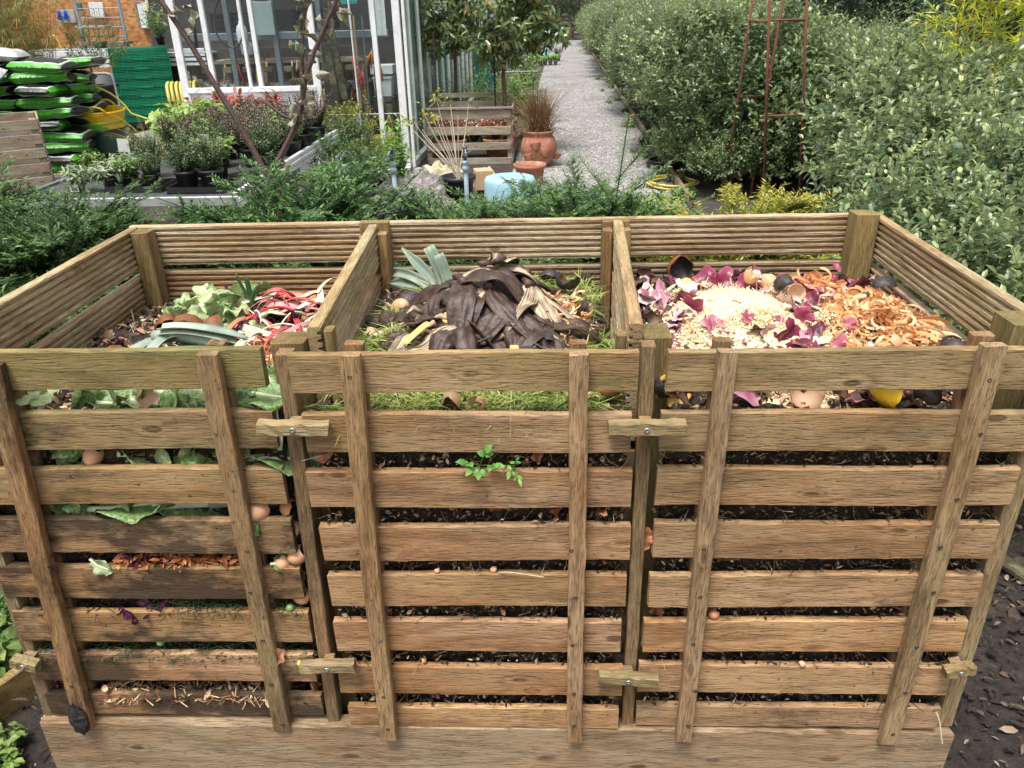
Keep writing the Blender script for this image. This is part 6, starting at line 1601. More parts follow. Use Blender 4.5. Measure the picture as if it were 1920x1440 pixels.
# planks, red tools and bins seen through the door glass
for k, (x, y_, w_, h, lean, lb) in enumerate([(-2.47, 8.5, .16, 1.15, .0, 'broad orange board standing beside the glasshouse post'), (-2.33, 8.55, .10, 1.35, .05, 'grey plank leaning behind the glasshouse door'), (-2.23, 8.45, .07, 1.25, -.06, 'orange plank leaning behind the glasshouse door'), (-2.15, 8.5, .08, 1.4, -.09, 'long orange plank leaning right behind the glasshouse door'), (-2.28, 8.65, .10, 1.6, .03, 'tall dark plank behind the glasshouse door')]):
    inside('plank', lb, 'plank', (x, y_, h / 2 + .03), (w_, .03, h), [W_TIMBER, W_OLD][k in (1, 4)], 'planks in the glasshouse', .003, (.06, lean, 0))
inside('wooden_box', 'open brown wooden box low behind the glasshouse door', 'box', (-2.2, 8.3, .30), (.30, .25, .20), W_TIMBER)
for k, (x, z, c, lb) in enumerate([(-1.98, 1.0, 'red', 'red loppers hanging behind the glasshouse door'), (-1.93, .93, 'red', 'second red loppers behind the glasshouse door'), (-1.87, .55, 'red', 'red shears lower behind the glasshouse door'), (-1.80, 1.16, 'orange', 'orange handled tool hanging at the right of the door glass'), (-1.72, 1.02, 'orange', 'orange grips in the white bin'), (-1.74, .72, 'yellow', 'yellow handled tool at the door glass'), (-1.66, .45, 'yellow', 'yellow-brown long handle at the door glass')]):
    r = thing('garden_tool', lb, 'tool', (x, 8.6, z), 0, 'garden tools behind the door glass', (.05, R.normal(0, .2), 0))
    for s in (-1, 1): ob('handle', MB().tube([(0, 0, .02), (s * .022, 0, -.06), (s * .03, 0, -.17)], [.007, .011, .012], 7).mesh('handle', TM[c], True), r)
    ob('blade', MB().box((0, 0, .06), (.03, .008, .10), bev=.002, taper=.5).mesh('blade', STEEL), r)
for k in range(3):
    ob('pole_tool', MB().tube([(0, 0, 0), (.02, 0, 1.5)], .013, 7).mesh('pole_tool', [TM['ash'], STEEL, TM['black']][k]), None, (-2.02 + .10 * k, 8.75, .05), label=['wooden', 'steel', 'black'][k] + ' pole standing behind the glasshouse door', cat='pole', group='poles in the glasshouse')
r = thing('white_bin', 'white plastic bin on a stand behind the door glass', 'bin', (-1.74, 8.9, .66))
ob('tub', MB().lathe([(.001, 0), (.13, 0), (.155, .20), (.165, .20), (.165, .22), (.145, .22), (.12, .02), (.001, .02)], 4, rot=rotm(0, 0, PI / 4)).mesh('tub', WHITE), r)
for sx in (-1, 1):
    for sy in (-1, 1): boxob('leg', r, (sx * .11, sy * .11, -.32), (.03, .03, .64), TM['black'])
boxob('lid', r, (0, .02, .30), (.27, .24, .10), plain('white_lid', (.7, .7, .68), .4))
put('wire_basket', lattice_box(.26, .25, .22, 12, 6, .006).mesh('wire_basket', TM['black']), -1.80, 8.4, .38, 'black wire basket low behind the door glass', 'basket')
inside('yellow_tray', 'yellow plastic tray on the floor behind the door glass', 'tray', (-1.62, 7.9, .28), (.24, .2, .10), TM['yellow'])
inside('machine', 'black and silver machine part low behind the door glass', 'machine', (-1.93, 8.3, .42), (.16, .2, .10), STEEL, None, .02, (.1, .2, .3))
inside('teal_cloth', 'teal cloth hanging at the top of the door glass', 'cloth', (-2.08, 8.9, 1.76), (.22, .03, .18), plain('teal_cloth', (.03, .30, .30), .8))
ob('white_towel', MB().grid(np.array([[(-.09 + .18 * i / 8, .012 * math.sin(i * 2.1) * (1 + j * .1), -.05 * j) for i in range(9)] for j in range(9)])).mesh('white_towel', plain('towel', (.7, .71, .7), .9), True), None, (-1.62, 8.2, 1.75), label='white cloth hanging behind the door glass', cat='cloth')
for k in range(6):
    inside('dark_carton', 'dark box stacked at the back of the glasshouse', 'box', (-2.3 + .32 * (k % 3), 10.6, .2 + .42 * (k // 3)), (.3, .3, .4), plain('dark_carton_%s' % 'abcdef'[k], [(.05, .05, .055), (.12, .08, .05), (.05, .09, .11), (.2, .16, .12), (.06, .05, .05), (.10, .04, .03)][k], .7), 'boxes at the back of the glasshouse')

# OSB workshop wall and what hangs on it
def osb_mat():
    t = NT('osb_board')
    co = t.n('TexCoord').outputs['Object']
    v = t.n('TexVoronoi', {'Vector': t.vec(co, (14, 30, 26)), 'Scale': 1.0})
    k = t.n('SeparateColor', {0: v.outputs['Color']}).outputs[0]
    c = t.ramp(t.math('ADD', t.math('MULTIPLY', k, .6), t.math('MULTIPLY', t.noise(co, 2.5, 4, .6), .5)), [(.2, (.26, .10, .03)), (.5, (.46, .20, .065)), (.85, (.58, .30, .12))])
    return t.done(t.bsdf(c, .7, k, .3, .004))
OSB = osb_mat()
ow = thing('workshop_wall', 'orange-brown chipboard workshop wall behind the glasshouse', 'wall', (-6.6, 13.1, 0))
for k in range(4):
    boxob('board', ow, (-1.83 + 1.223 * k, .03 + .003 * (k % 2), 1.4), (1.22, .02, 2.8), OSB, .001)
boxob('stud', ow, (1.35, -.05, 1.4), (.06, .08, 2.8), W_TIMBER)
boxob('plinth', ow, (0, -.05, .35), (4.9, .06, .7), plain('plinth_grey', (.35, .36, .37), .7, .1, 5))
t = thing('whiteboard', 'blank whiteboard on the chipboard workshop wall', 'whiteboard', (-6.27, 13.06, 1.6))
boxob('panel', t, (0, 0, 0), (.50, .02, .38), plain('whiteboard_white', (.72, .74, .77), .3, .03, 4)); 
for c, d in (((0, -.004, .195), (.53, .03, .018)), ((0, -.004, -.195), (.53, .03, .018)), ((-.258, -.004, 0), (.018, .03, .38)), ((.258, -.004, 0), (.018, .03, .38))): boxob('frame', t, c, d, STEEL)
inside('peg_board', 'grey tool board with blue gloves on the workshop wall', 'board', (-7.76, 13.06, 1.61), (.30, .015, .20), plain('peg_grey', (.36, .38, .38), .6))
for k, x in enumerate((-7.85, -7.74)):
    M = MB().ball((0, 0, 0), (.028, .016, .05), 10, 8)
    for q in range(4): M.tube([((q - 1.5) * .013, 0, -.03), ((q - 1.5) * .016, -.004, -.085 + .012 * abs(q - 1.5))], [.0075, .006], 6)
    M.tube([(.02, 0, .0), (.042, -.004, -.04)], [.008, .006], 6)
    put('work_glove', M.mesh('work_glove', plain('blue_glove', (.02, .06, .42), .6), True), x, 13.02, 1.65, ['left', 'right'][k] + ' blue work glove hanging on the grey tool board', 'glove', 'blue gloves on the workshop wall', (0, .2, 0), 1.2)
inside('wall_box', 'small teal box on the workshop wall', 'box', (-7.49, 13.05, 1.75), (.08, .05, .12), plain('teal_box', (.02, .16, .17), .5))
inside('paper_sheet', 'white paper pinned to the workshop wall', 'paper', (-7.22, 13.07, 1.70), (.24, .006, .22), plain('paper', (.68, .69, .68), .7))
t = thing('wire_rack', 'grey wire rack and sink unit before the workshop wall', 'rack', (-7.0, 12.7, 0))
for k in range(9): ob('wire', MB().tube([(-.32 + .08 * k, 0, 1.3), (-.32 + .08 * k, 0, 1.72)], .005, 5).mesh('wire', STEEL), t)
for z in (1.3, 1.44, 1.58, 1.72): ob('rail', MB().tube([(-.34, 0, z), (.34, 0, z)], .006, 5).mesh('rail', STEEL), t)
for s in (-1, 1): ob('post', MB().tube([(s * .36, 0, 0), (s * .36, 0, 1.9)], .025, 8).mesh('post', GREYP), t)
boxob('shelf', t, (-.1, -.05, 1.45), (.5, .3, .03), GREYP); boxob('shelf', t, (0, -.05, 1.2), (.8, .35, .04), STEEL)
t = thing('work_table', 'grey work table with a dark pot below the chipboard wall', 'table', (-7.2, 12.3, 0))
boxob('table_top', t, (0, 0, 1.12), (1.5, .5, .04), plain('table_grey', (.30, .33, .36), .5)); 
for s in (-1, 1): boxob('leg', t, (s * .7, 0, .55), (.06, .4, 1.1), STEEL)
ob('pot', MB().lathe([(.001, 0), (.09, 0), (.11, .08), (.09, .10), (.001, .10)], 12).mesh('pot', BLACKP, True), t, (.3, 0, 1.14))
ob('tap', MB().tube(bez((0, 0, 0), (0, 0, .2), (-.1, 0, .26), (-.12, 0, .14)), .012, 6).mesh('tap', TM['yellow']), t, (-.35, 0, 1.14))
wb = thing('white_slatted_bench', 'long bench edged with white ribbed rails before the workshop wall', 'bench', (-6.2, 11.5, 0))
for k in range(4): boxob('rail', wb, (0, 0, .92 + .065 * k), (2.6, .04 + .02 * (k % 2), .042), WHITE)
boxob('top', wb, (0, .3, 1.06), (2.6, .6, .03), plain('bench_top', (.4, .42, .42), .6))
for x in (-1.25, 0, 1.25): boxob('leg', wb, (x, .2, .45), (.06, .06, .9), STEEL)

# timber and soil heap between crates and glasshouse
for k in range(4):
    inside('timber_offcut', 'weathered timber offcut leaning beside the green crates', 'timber', (-4.55 + .1 * k, 9.9, .75 - .05 * k), (.05, .45, .12), W_OLD, 'timber offcuts beside the crates', .004, (.5, .1 * k, .4 + .2 * k))
put('soil_heap', MB().ball((0, 0, 0), (.5, .4, .42), 18, 10, jit=.06).mesh('soil_heap', G_SOIL), -4.35, 10.2, .35, 'heap of dark soil left of the glasshouse', 'soil')

# ---------- stack of compost bags
def bag_mat():
    t = NT('compost_bag')
    tc = t.n('TexCoord').outputs['Object']
    sp = t.n('SeparateXYZ', {0: tc}); x, y, z = sp.outputs
    ax, ay = t.math('ABSOLUTE', x), t.math('ABSOLUTE', y)
    n = t.noise(tc, 8, 3, .6)
    c = (.011, .011, .013)
    # green long sides with white borders, black top and bottom
    nz = t.math('ABSOLUTE', t.n('SeparateXYZ', {0: t.n('TexCoord').outputs['Normal']}).outputs[2])
    nz = t.math('ADD', nz, t.math('MULTIPLY', t.math('SUBTRACT', n, .5), .16))
    longs = t.rng(ax, .285, .275)
    wht = t.math('MULTIPLY', t.rng(nz, .93, .90), longs)
    grn = t.math('MULTIPLY', t.rng(nz, .87, .84), longs)
    c = t.mix(wht, c, (.66, .68, .66))
    c = t.mix(grn, c, (.055, .29, .018))
    dust = t.noise(tc, 14, 5, .65)
    c = t.mix(t.math('MULTIPLY', t.rng(dust, .6, .8), .2), c, (.30, .29, .25))
    return t.done(t.bsdf(c, .38, t.noise(tc, 26, 4, .6), .5, .012, Specular_IOR_Level=.5))
BAGM = bag_mat()
M_PRINT = plain('bag_print', (.012, .03, .010), .5)
M_DUSTY = plain('dusty_clear_film', (.42, .43, .42), .35, .25, 24, bump=.7, bd=.01, dirt=(.12, .14, .11), dsc=7)
def bag_mesh(seed):
    g = np.random.default_rng(seed)
    nx, ny = 22, 16; M = MB()
    p = g.random(4) * 6
    for s in (1, -1):
        G = []
        for i in range(nx + 1):
            row = []
            for j in range(ny + 1):
                u, v = 2 * i / nx - 1, 2 * j / ny - 1
                pl = (1 - abs(u) ** 5) ** .6 * (1 - abs(v) ** 4) ** .55
                h = .066 * pl * (1 + .10 * math.sin(4 * u + p[0]) * math.cos(3 * v + p[1])) + .004 * math.sin(9 * u + 5 * v + p[2])*pl
                # side seams tucked, corners pinched
                row.append((.315 * u * (1 - .05 * v * v), .205 * v * (1 - .07 * u * u), s * h))
            G.append(row)
        G = np.array(G)
        M.grid(G if s > 0 else G[:, ::-1])
    return M.mesh('bag_film', BAGM, True)
BG = [bag_mesh(830 + i) for i in range(3)]
def glyphs(seed):
    """recycling mark and dark lettering bars printed on a long side of a bag"""
    M = MB(); yb = -.2045
    def q(x, z, w_, h, a=0):
        yy = yb + .30 * (abs(z) / .06) ** 2.0 * .06 - .0022
        M.box((x, yy, z), (w_, .002, h), rotm(0, a, 0))
    for k in range(3):
        a = k * 2.094
        q(.0 + .014 * math.sin(a), .0 + .014 * math.cos(a), .021, .006, a)
    x = -.16
    for w_ in (.03, .018, .026, .012, .02): q(x, .002, w_ * .55, .014); x += w_ + .003
    x = .10
    for w_ in (.014, .02, .012): q(x, 0, w_ * .6, .016); x += w_ + .006
    return M.mesh('print', M_PRINT)
GL1 = glyphs(0)
g = np.random.default_rng(840)
z = .07; kk = 0
cols = [(-5.83, 7.75), (-5.20, 7.75)]
for lay in range(10):
    for ci, (cx, cy) in enumerate(cols):
        for row in range(2):
            rz = g.normal(0, .06) + (0 if (lay + ci) % 2 == 0 else (.22 if ci else -.12)) + (PI / 2 if (ci == 1 and lay % 3 == 1) else 0)
            x, y_ = cx + g.normal(0, .035) + .025 * (lay % 2), cy + .42 * row + g.normal(0, .02)
            where = ['bottom', 'second', 'third', 'fourth', 'fifth', 'sixth', 'seventh', 'eighth', 'ninth', 'top'][lay]
            r = thing('compost_bag', 'green and black compost bag, %s of %s %s column of the bag stack' % (where + (' layer' if lay < 9 else ''), 'front' if row == 0 else 'rear', 'left' if ci == 0 else 'right'), 'compost bag', (x, y_, z + g.normal(0, .006)), 0, 'compost bags in the stack', (g.normal(0, .05), g.normal(0, .05), rz))
            ob('bag_film', BG[kk % 3], r); ob('print', GL1, r); kk += 1
    z += .118
for k, (x, y_, rz, lb) in enumerate([(-5.65, 7.72, .15, 'bag wrapped in dusty clear film on top of the left bag column'), (-5.75, 7.70, -.2, 'half empty dusty bag slumped over the front of the stack')]):
    me = BG[k].copy(); me.materials.clear(); me.materials.append(M_DUSTY)
    r = thing('compost_bag', lb, 'compost bag', (x, y_ - .28 * k, 1.265 - .20 * k), 0, 'compost bags in the stack', (.0 + .5 * k, .1, rz), (.9, .9, 1.0)); ob('bag_film', me, r)
t = thing('pallet', 'wooden pallet under the compost bag stack', 'pallet', (-5.5, 7.95, 0))
for k in range(5): boxob('board', t, (0, -.4 + .2 * k, .05 - .02), (1.35, .1, .02), W_OLD, color=(.2, .4, .3, 1))

# slatted grey crate at the left edge
t = thing('slatted_crate', 'grey weathered slatted wooden crate at the left edge of the picture', 'crate', (-5.10, 6.20, 0), .56)
for k in range(6):
    z = .09 + .128 * k
    boxob('slat', t, (0, -.345, z), (1.08, .018, .088), W_OLD, .003, (0, R.normal(0, .008), 0), color=(.1, .3, .7, 1))
    boxob('slat', t, (.545, 0, z), (.018, .68, .105), W_OLD, .003, color=(.1, .3, .6, 1))
    boxob('slat', t, (0, .345, z), (1.08, .018, .105), W_OLD, .003, color=(.1, .3, .6, 1))
for sx in (-1, 1):
    for sy in (-1, 1): boxob('post', t, (sx * .50, sy * .31, .39), (.06, .05, .78), W_OLD, color=(.1, .3, .5, 1))

# ---------- stack of green crates
GRP = plain('green_crate_plastic', (.008, .23, .115), .4, .15, 12, rnd=.1)
GRD = plain('green_crate_inner', (.004, .10, .055), .5, .2, 12)
cw, cdp, ch = .80, .54, .122
wall_m = []
def crate_wall(w_, h, n):
    M = MB(); t_ = .012
    for k in range(6): M.box((0, 0, .008 + (h - .016) * k / 5), (w_, t_, [.016, .007, .010, .007, .010, .016][k]))
    for k in range(n + 1):
        M.box((np.clip(-w_ / 2 + w_ * k / n, -w_ / 2 + .006, w_ / 2 - .006), -.001, h * .5), (.009 if k % 4 == 0 else .005, t_ * .8, h * .98))
    M.box((0, .003, h * .25), (w_ * .96, .004, h * .42))
    M.box((0, -.003, h * .83), (w_ * .22, t_, .028))
    return M.mesh('wall', GRP)
WL, WS = crate_wall(cw, ch, 16), crate_wall(cdp - .03, ch, 10)
FL = MB().box((0, 0, .006), (cw - .02, cdp - .02, .008)).box((0, .09, ch / 2), (cw - .04, cdp - .22, ch * .92)).mesh('floor', GRD)
proto = None
for k in range(8):
    loc = (-5.82 + R.normal(0, .006), 11.3, .16 + k * .1275)
    lb = 'green lattice crate, ' + ['lowest in the crate stack', 'second from the bottom of the crate stack', 'third from the bottom of the crate stack', 'fourth from the bottom of the crate stack', 'fourth from the top of the crate stack', 'third from the top of the crate stack', 'second from the top of the crate stack', 'topmost in the crate stack'][k]
    rz = .42 + R.normal(0, .012)
    if proto is None:
        proto = thing('green_crate', lb, 'crate', loc, rz, 'green crates in the stack')
        ob('wall', WL, proto, (0, -cdp / 2, 0)); ob('wall', WL, proto, (0, cdp / 2, 0), (0, 0, PI))
        ob('wall', WS, proto, (cw / 2 - .006, 0, 0), (0, 0, PI / 2)); ob('wall', WS, proto, (-cw / 2 + .006, 0, 0), (0, 0, -PI / 2)); ob('floor', FL, proto)
    else: dup(proto, loc, (0, 0, rz), lb)
t = thing('pallet', 'low pallet under the green crates', 'pallet', (-5.82, 11.3, 0), .42)
boxob('board', t, (0, 0, .13), (.75, .55, .03), W_OLD)
for x in (-.3, 0, .3): boxob('bearer', t, (x, 0, .055), (.08, .5, .11), W_OLD)
# leafy succulent pot on top of the crates
def pot_mesh(r, h, mat, rim=.15, name='pot', n=20):
    return MB().lathe([(.001, 0), (r * .72, 0), (r * .95, h * (1 - rim)), (r * 1.05, h * (1 - rim)), (r * 1.08, h), (r * .96, h), (r * .93, h * .86), (.001, h * .86)], n).mesh(name, mat, True)
P_BLK, P_TER = pot_mesh(.07, .11, BLACKP), pot_mesh(.12, .20, TERRA)
def tuft(seed, n, mat, H, spread, L, W, shape='oval', bend=.2, twig=True, per=9, up=.6):
    """small bushy plant: stems from one point with leaves"""
    g = np.random.default_rng(seed); c = Cloud()
    a = g.random(n) * 6.28; l = H * g.uniform(.55, 1.1, n); s_ = spread * np.sqrt(g.random(n))
    T = np.stack([np.cos(a) * s_, np.sin(a) * s_, l * (1 - .25 * (s_ / max(spread, 1e-6)) ** 2)], -1)
    B = np.stack([np.cos(a) * .02, np.sin(a) * .02, 0 * a], -1)
    if twig: c.stems(B, T, .0022, .001, .0)
    s = np.linspace(.25, 1.0, per); D = nrm(T - B); A = perp(D, g); Bn = np.cross(D, A)
    ph = np.arange(per) * 2.4 + g.random((n, 1)) * 6
    out = A[:, None] * np.cos(ph)[..., None] + Bn[:, None] * np.sin(ph)[..., None]
    Q = B[:, None] + (T - B)[:, None] * s[None, :, None]
    dd = D[:, None] * up + out * .8 + g.normal(0, .15, (n, per, 3))
    v = np.clip(.15 + .65 * s[None] + g.normal(0, .18, (n, per)), 0, 1)
    c.leaves(Q.reshape(-1, 3), dd.reshape(-1, 3), (D[:, None] * .8 + np.array([0, 0, .7]) + g.normal(0, .2, (n, per, 3))).reshape(-1, 3), L * g.uniform(.6, 1.2, n * per), W, shape, v.ravel(), bend, g)
    return c.mesh('foliage', mat)
def potted(x, y, z, label, potm, ph, fol, rz=0, sc=1.0, name='potted_plant', group=None, fz=None):
    r = thing(name, label, 'potted plant', (x, y, z), rz, group, None, sc)
    ob('pot', potm, r); ob('foliage', fol, r, (0, 0, ph))
    return r
potted(-5.45, 11.3, 1.20, 'leggy bush with yellow-green leaves on top of the green crates', P_BLK, .09, tuft(850, 34, L_HERB, .45, .34, .07, .03), 0, 1.0)
potted(-5.55, 9.6, .55, 'dark leafy bush between the bags and the green crates', pot_mesh(.16, .25, BLACKP), .2, bush_mesh(851, .33, .3, .62, 130, 10, .045, .018, L_HERB, 'oval', .14), 0, 1.0)

# ---------- sack truck, trugs, hoses
t = thing('sack_truck', 'grey tubular sack truck standing beside the green crates', 'sack truck', (-5.2, 8.85, 0))
ob('frame', MB().tube([(-.17, 0, .15), (-.17, 0, .90), (-.155, 0, .965), (-.10, 0, .98), (.10, 0, .98), (.155, 0, .965), (.17, 0, .90), (.17, 0, .15)], .016, 8).mesh('frame', plain('truck_grey', (.25, .27, .29), .4, .1), True), t)
for z in (.35, .6): ob('cross_bar', MB().tube([(-.17, 0, z), (.17, 0, z)], .012, 7).mesh('cross_bar', bpy.data.materials['truck_grey']), t)
boxob('toe_plate', t, (0, -.12, .03), (.36, .24, .012), STEEL)
for s in (-1, 1):
    wh = ob('wheel', MB().lathe([(.03, -.03), (.10, -.035), (.125, -.02), (.13, 0), (.125, .02), (.10, .035), (.03, .03)], 18, rot=rotm(0, PI / 2)).mesh('wheel', BLACKP, True), t, (s * .22, .05, .13))
    ob('hub', MB().lathe([(.001, -.036), (.055, -.038), (.06, 0), (.055, .038), (.001, .036)], 14, rot=rotm(0, PI / 2)).mesh('hub', WHITE, True), wh)
def trug(mat, r, h, name, label, loc, handles=True, rot=(0, 0, 0), sc=1.0):
    t = thing(name, label, 'bucket', loc, 0, 'nested garden trugs', rot, sc)
    n = 28
    prof = [(.001, 0), (r * .78, 0), (r * .86, h * .3), (r * .95, h * .7), (r, h * .92), (r * 1.04, h * .94), (r * 1.05, h), (r * .98, h), (r * .92, h * .7), (r * .76, .012), (.001, .012)]
    ob('tub', MB().lathe(prof, n).mesh('tub', mat, True), t)
    if handles:
        for s in (-1, 1):
            a = np.linspace(-.5, .5, 11)
            P = np.stack([s * r * 1.04 * np.cos(a * .9), r * 1.04 * np.sin(a * .9), h * .93 + .085 * np.cos(a * PI) ** .6 * np.ones_like(a)], -1)
            ob('handle', MB().tube(P, .012, 7).mesh('handle', mat, True), t)
    return t
YEL, LGR, DGR = plain('yellow_trug', (.66, .40, .008), .35, .06, 10), plain('light_green_trug', (.17, .42, .03), .35, .06, 10), plain('dark_green_bucket', (.006, .045, .03), .35, .15, 10)
bx, by = -4.95, 8.2
trug(DGR, .245, .36, 'garden_trug', 'dark green bucket at the bottom of the nested trugs', (bx, by, .075), False)
trug(LGR, .252, .36, 'garden_trug', 'light green trug between dark bucket and yellow trugs', (bx, by, .155), False)
for k in range(4):
    trug(YEL, .250, .36, 'garden_trug', ['lowest yellow trug of the nested stack', 'second yellow trug of the nested stack', 'third yellow trug of the nested stack', 'topmost yellow trug with both handles up'][k], (bx + .004 * k, by, .205 + .027 * k), k > 2, (.015 * k, -.02 * k, .5 * k + .3))
t = thing('step_block', 'brown wooden step under the nested trugs', 'step', (-4.95, 8.15, .04))
boxob('top', t, (0, -.05, .012), (.85, .75, .04), BROWNB); boxob('riser', t, (0, -.38, -.02), (.8, .05, .06), BROWNB)
YH = plain('yellow_hose', (.60, .50, .12), .45, .1, 12)
def ring_hose(cx, cy, cz, r, turns, ax, rr_, seed, wob=.02, drift=.03, n=36):
    g = np.random.default_rng(seed); P = []
    p = g.random(3) * 6
    for i in range(int(turns * n)):
        a = 2 * PI * i / n; k = i / n
        q = r * (1 + wob * math.sin(2.3 * a + p[0]) + .03 * math.sin(.7 * k * 6 + p[1]))
        d = drift * k + .006 * math.sin(3 * a + p[2])
        v = {'z': (q * math.cos(a), q * math.sin(a), d), 'y': (q * math.cos(a), d, q * math.sin(a)), 'x': (d, q * math.cos(a), q * math.sin(a))}[ax]
        P.append((cx + v[0], cy + v[1], cz + v[2]))
    return P
ob('garden_hose', MB().tube(ring_hose(0, 0, 0, .24, 7, 'x', .013, 3, .02, .055), .021, 8).mesh('garden_hose', YH, True), None, (-4.72, 9.6, .56), (0, 0, .25), label='thick yellow hose coiled upright beside the glasshouse corner', cat='hose')
P = bez((.30, .34, .45), (.05, .34, .95), (-.52, .1, .86), (-.37, -.1, .25), 16)
P2 = bez((-.37, -.1, .25), (-.33, -.1, .05), (-.2, -.08, .03), (.0, -.06, .04), 10)
P0 = bez((.95, .6, .02), (.8, .5, .25), (.5, .4, .36), (.30, .34, .45), 10)
ob('garden_hose', MB().tube(np.concatenate([P0, P[1:], P2[1:]]), .012, 7).mesh('garden_hose', YH, True), None, (-4.95, 8.0, .12), label='yellow hose looping round the nested trugs', cat='hose')
ob('garden_hose', MB().tube(ring_hose(0, 0, .02, .235, 4, 'z', .01, 5, .06, .010), .0105, 7).mesh('garden_hose', YH, True), None, (1.42, 6.55, .0), label='pale yellow hose coiled on the gravel beside the hedge', cat='hose')
ob('garden_hose', MB().tube(ring_hose(0, 0, .02, .19, 5, 'z', .01, 6, .08, .011), .0125, 7).mesh('garden_hose', plain('black_hose', (.02, .018, .018), .4), True), None, (1.50, 7.55, .0), label='black hose coiled on the gravel behind the yellow coil', cat='hose')

# ---------- rusty obelisk
RUSTM = plain('rusty_iron', (.145, .050, .028), .8, .35, 60, bump=.5)
t = thing('obelisk', 'rusty iron garden obelisk standing before the hedge', 'obelisk', (2.05, 5.6, 0))
def leg(a, b, r_=.0115): ob('leg', MB().tube([np.subtract(a, (2.05, 5.6, 0)), np.subtract(b, (2.05, 5.6, 0))], r_, 8).mesh('leg', RUSTM, True), t)
def rung(a, b): ob('rung', MB().tube([np.subtract(a, (2.05, 5.6, 0)), np.subtract(b, (2.05, 5.6, 0))], .008, 7).mesh('rung', RUSTM, True), t)
def lx(x0, x1, z): return x0 + (x1 - x0) * z / 1.61
FB, FD, BA, BC = (2.03, 1.89), (2.33, 2.17), (1.772, 1.86), (2.01, 2.10)
for q, y_ in ((FB, 5.5), (FD, 5.5), (BA, 5.9), (BC, 5.9)): leg((q[0], y_, -.02), (lx(*q, 2.3), y_, 2.3))
for z in (.08, .77, 1.47, 2.15): rung((lx(*FB, z), 5.5, z), (lx(*FD, z), 5.5, z))
for z in (.25, .88, 1.46, 2.15): rung((lx(*BA, z), 5.9, z), (lx(*BC, z), 5.9, z))
for z in (1.46,): rung((lx(*FB, z), 5.5, z), (lx(*BA, z), 5.9, z)); rung((lx(*FD, z), 5.5, z), (lx(*BC, z), 5.9, z))

# ---------- slatted planter with pots
t = thing('slatted_planter', 'grey pallet-wood planter of open slats beside the glasshouse', 'planter', (-.65, 7.9, 0))
for z, h in ((.535, .095), (.365, .088), (.195, .08), (.035, .07)):
    boxob('slat', t, (0, 0, z), (.94, .018, h), W_OLD, .002, (0, R.normal(0, .006), 0), color=(.02, .15, 1.0, 1))
    boxob('slat', t, (0, .95, z), (.94, .018, h), W_OLD, .002, color=(.02, .15, .9, 1))
    for s in (-1, 1): boxob('slat', t, (s * .48, .475, z - .004), (.018, .92, h), W_OLD, .002, color=(.02, .15, .9, 1))
for sx in (-1, 1):
    for sy in (0, .95): boxob('post', t, (sx * .455, sy + (.027 if sy == 0 else -.027), .30), (.055, .034, .605), W_OLD, color=(.02, .2, .9, 1))
boxob('top_rail', t, (0, -.002, .603), (1.0, .05, .022), W_OLD, color=(.05, .1, 1, 1)); boxob('top_rail', t, (-.05, .95, .65), (.95, .05, .05), W_OLD, color=(.05, .2, .8, 1))
BIGT = pot_mesh(.17, .24, TERRA, .2)
for x, y_, lb in ((-.34, 8.2, 'terracotta pot at the right inside the slatted planter'), (-.88, 8.2, 'terracotta pot at the left inside the slatted planter'), (-.28, 8.6, 'terracotta pot holding the right standard tree'), (-.90, 9.0, 'terracotta pot holding the left standard tree')):
    put('terracotta_pot', BIGT, x, y_, 0, lb, 'pot', 'terracotta pots in the slatted planter')
L_FLOW = leaf_mat('red_white_flowers', [(0, (.05, .10, .03)), (.55, (.14, .22, .06)), (.6, (.45, .04, .05)), (.85, (.55, .10, .10)), (1, (.7, .66, .6))], .6, .3)
for k in range(7):
    r = thing('bedding_plant', 'red and white flowered bedding plant inside the slatted planter', 'plant', (-1.0 + .125 * k, 8.25 + .12 * (k % 2), .18), k, 'bedding plants in the slatted planter')
    ob('foliage', tuft(860 + k % 3, 60, L_FLOW, .32, .14, .035, .02) if k < 3 else bpy.data.meshes['foliage'] if False else tuft(860 + k, 55, L_FLOW, .30, .14, .035, .02), r)
for k, (x, y_, h, m, lb) in enumerate([(-.95, 9.6, 1.0, L_HERB, 'tall willow-leaved herb left behind the planter'), (-.60, 9.9, 1.05, L_BRIGHT, 'tall bright green herb behind the planter'), (-.25, 9.7, .95, L_HERB, 'tall herb behind the right standard tree'), (.0, 10.0, .8, L_HERB, 'leafy herb beside the gravel path behind the grass pot'), (-.45, 9.3, .75, L_YELLOW, 'yellowing herb behind the planter'), (-1.1, 9.2, .8, L_HERB, 'green herb against the glasshouse side')]):
    r = thing('tall_herb', lb, 'herb', (x, y_, 0), k, 'tall herbs behind the planter'); ob('foliage', tuft(870 + k, 46, m, h, .26, .10, .016, 'lance', .3, True, 15), r)

# terracotta strawberry jar with brown grass
t = thing('strawberry_jar', 'terracotta strawberry jar with side pockets beside the gravel path', 'pot', (.13, 7.75, 0))
ob('jar', MB().lathe([(.001, 0), (.11, 0), (.15, .04), (.195, .16), (.20, .22), (.175, .30), (.145, .335), (.16, .35), (.175, .37), (.165, .38), (.14, .375), (.13, .33), (.001, .33)], 28).mesh('jar', TERRA, True), t)
for a, z in ((-1.2, .17), (-2.2, .12), (-.2, .12), (-1.75, .24)):
    ob('pocket', MB().lathe([(.02, -.05), (.045, -.02), (.055, .02), (.06, .03), (.05, .03), (.04, .0), (.001, -.02)], 14).mesh('pocket', TERRA, True), t, (.195 * math.cos(a), .195 * math.sin(a), z), (.35 * math.sin(-a) * -1, .35 * math.cos(a), 0))
r = thing('brown_grass', 'fountain of brown sedge grass growing from the strawberry jar', 'grass', (.13, 7.75, .34))
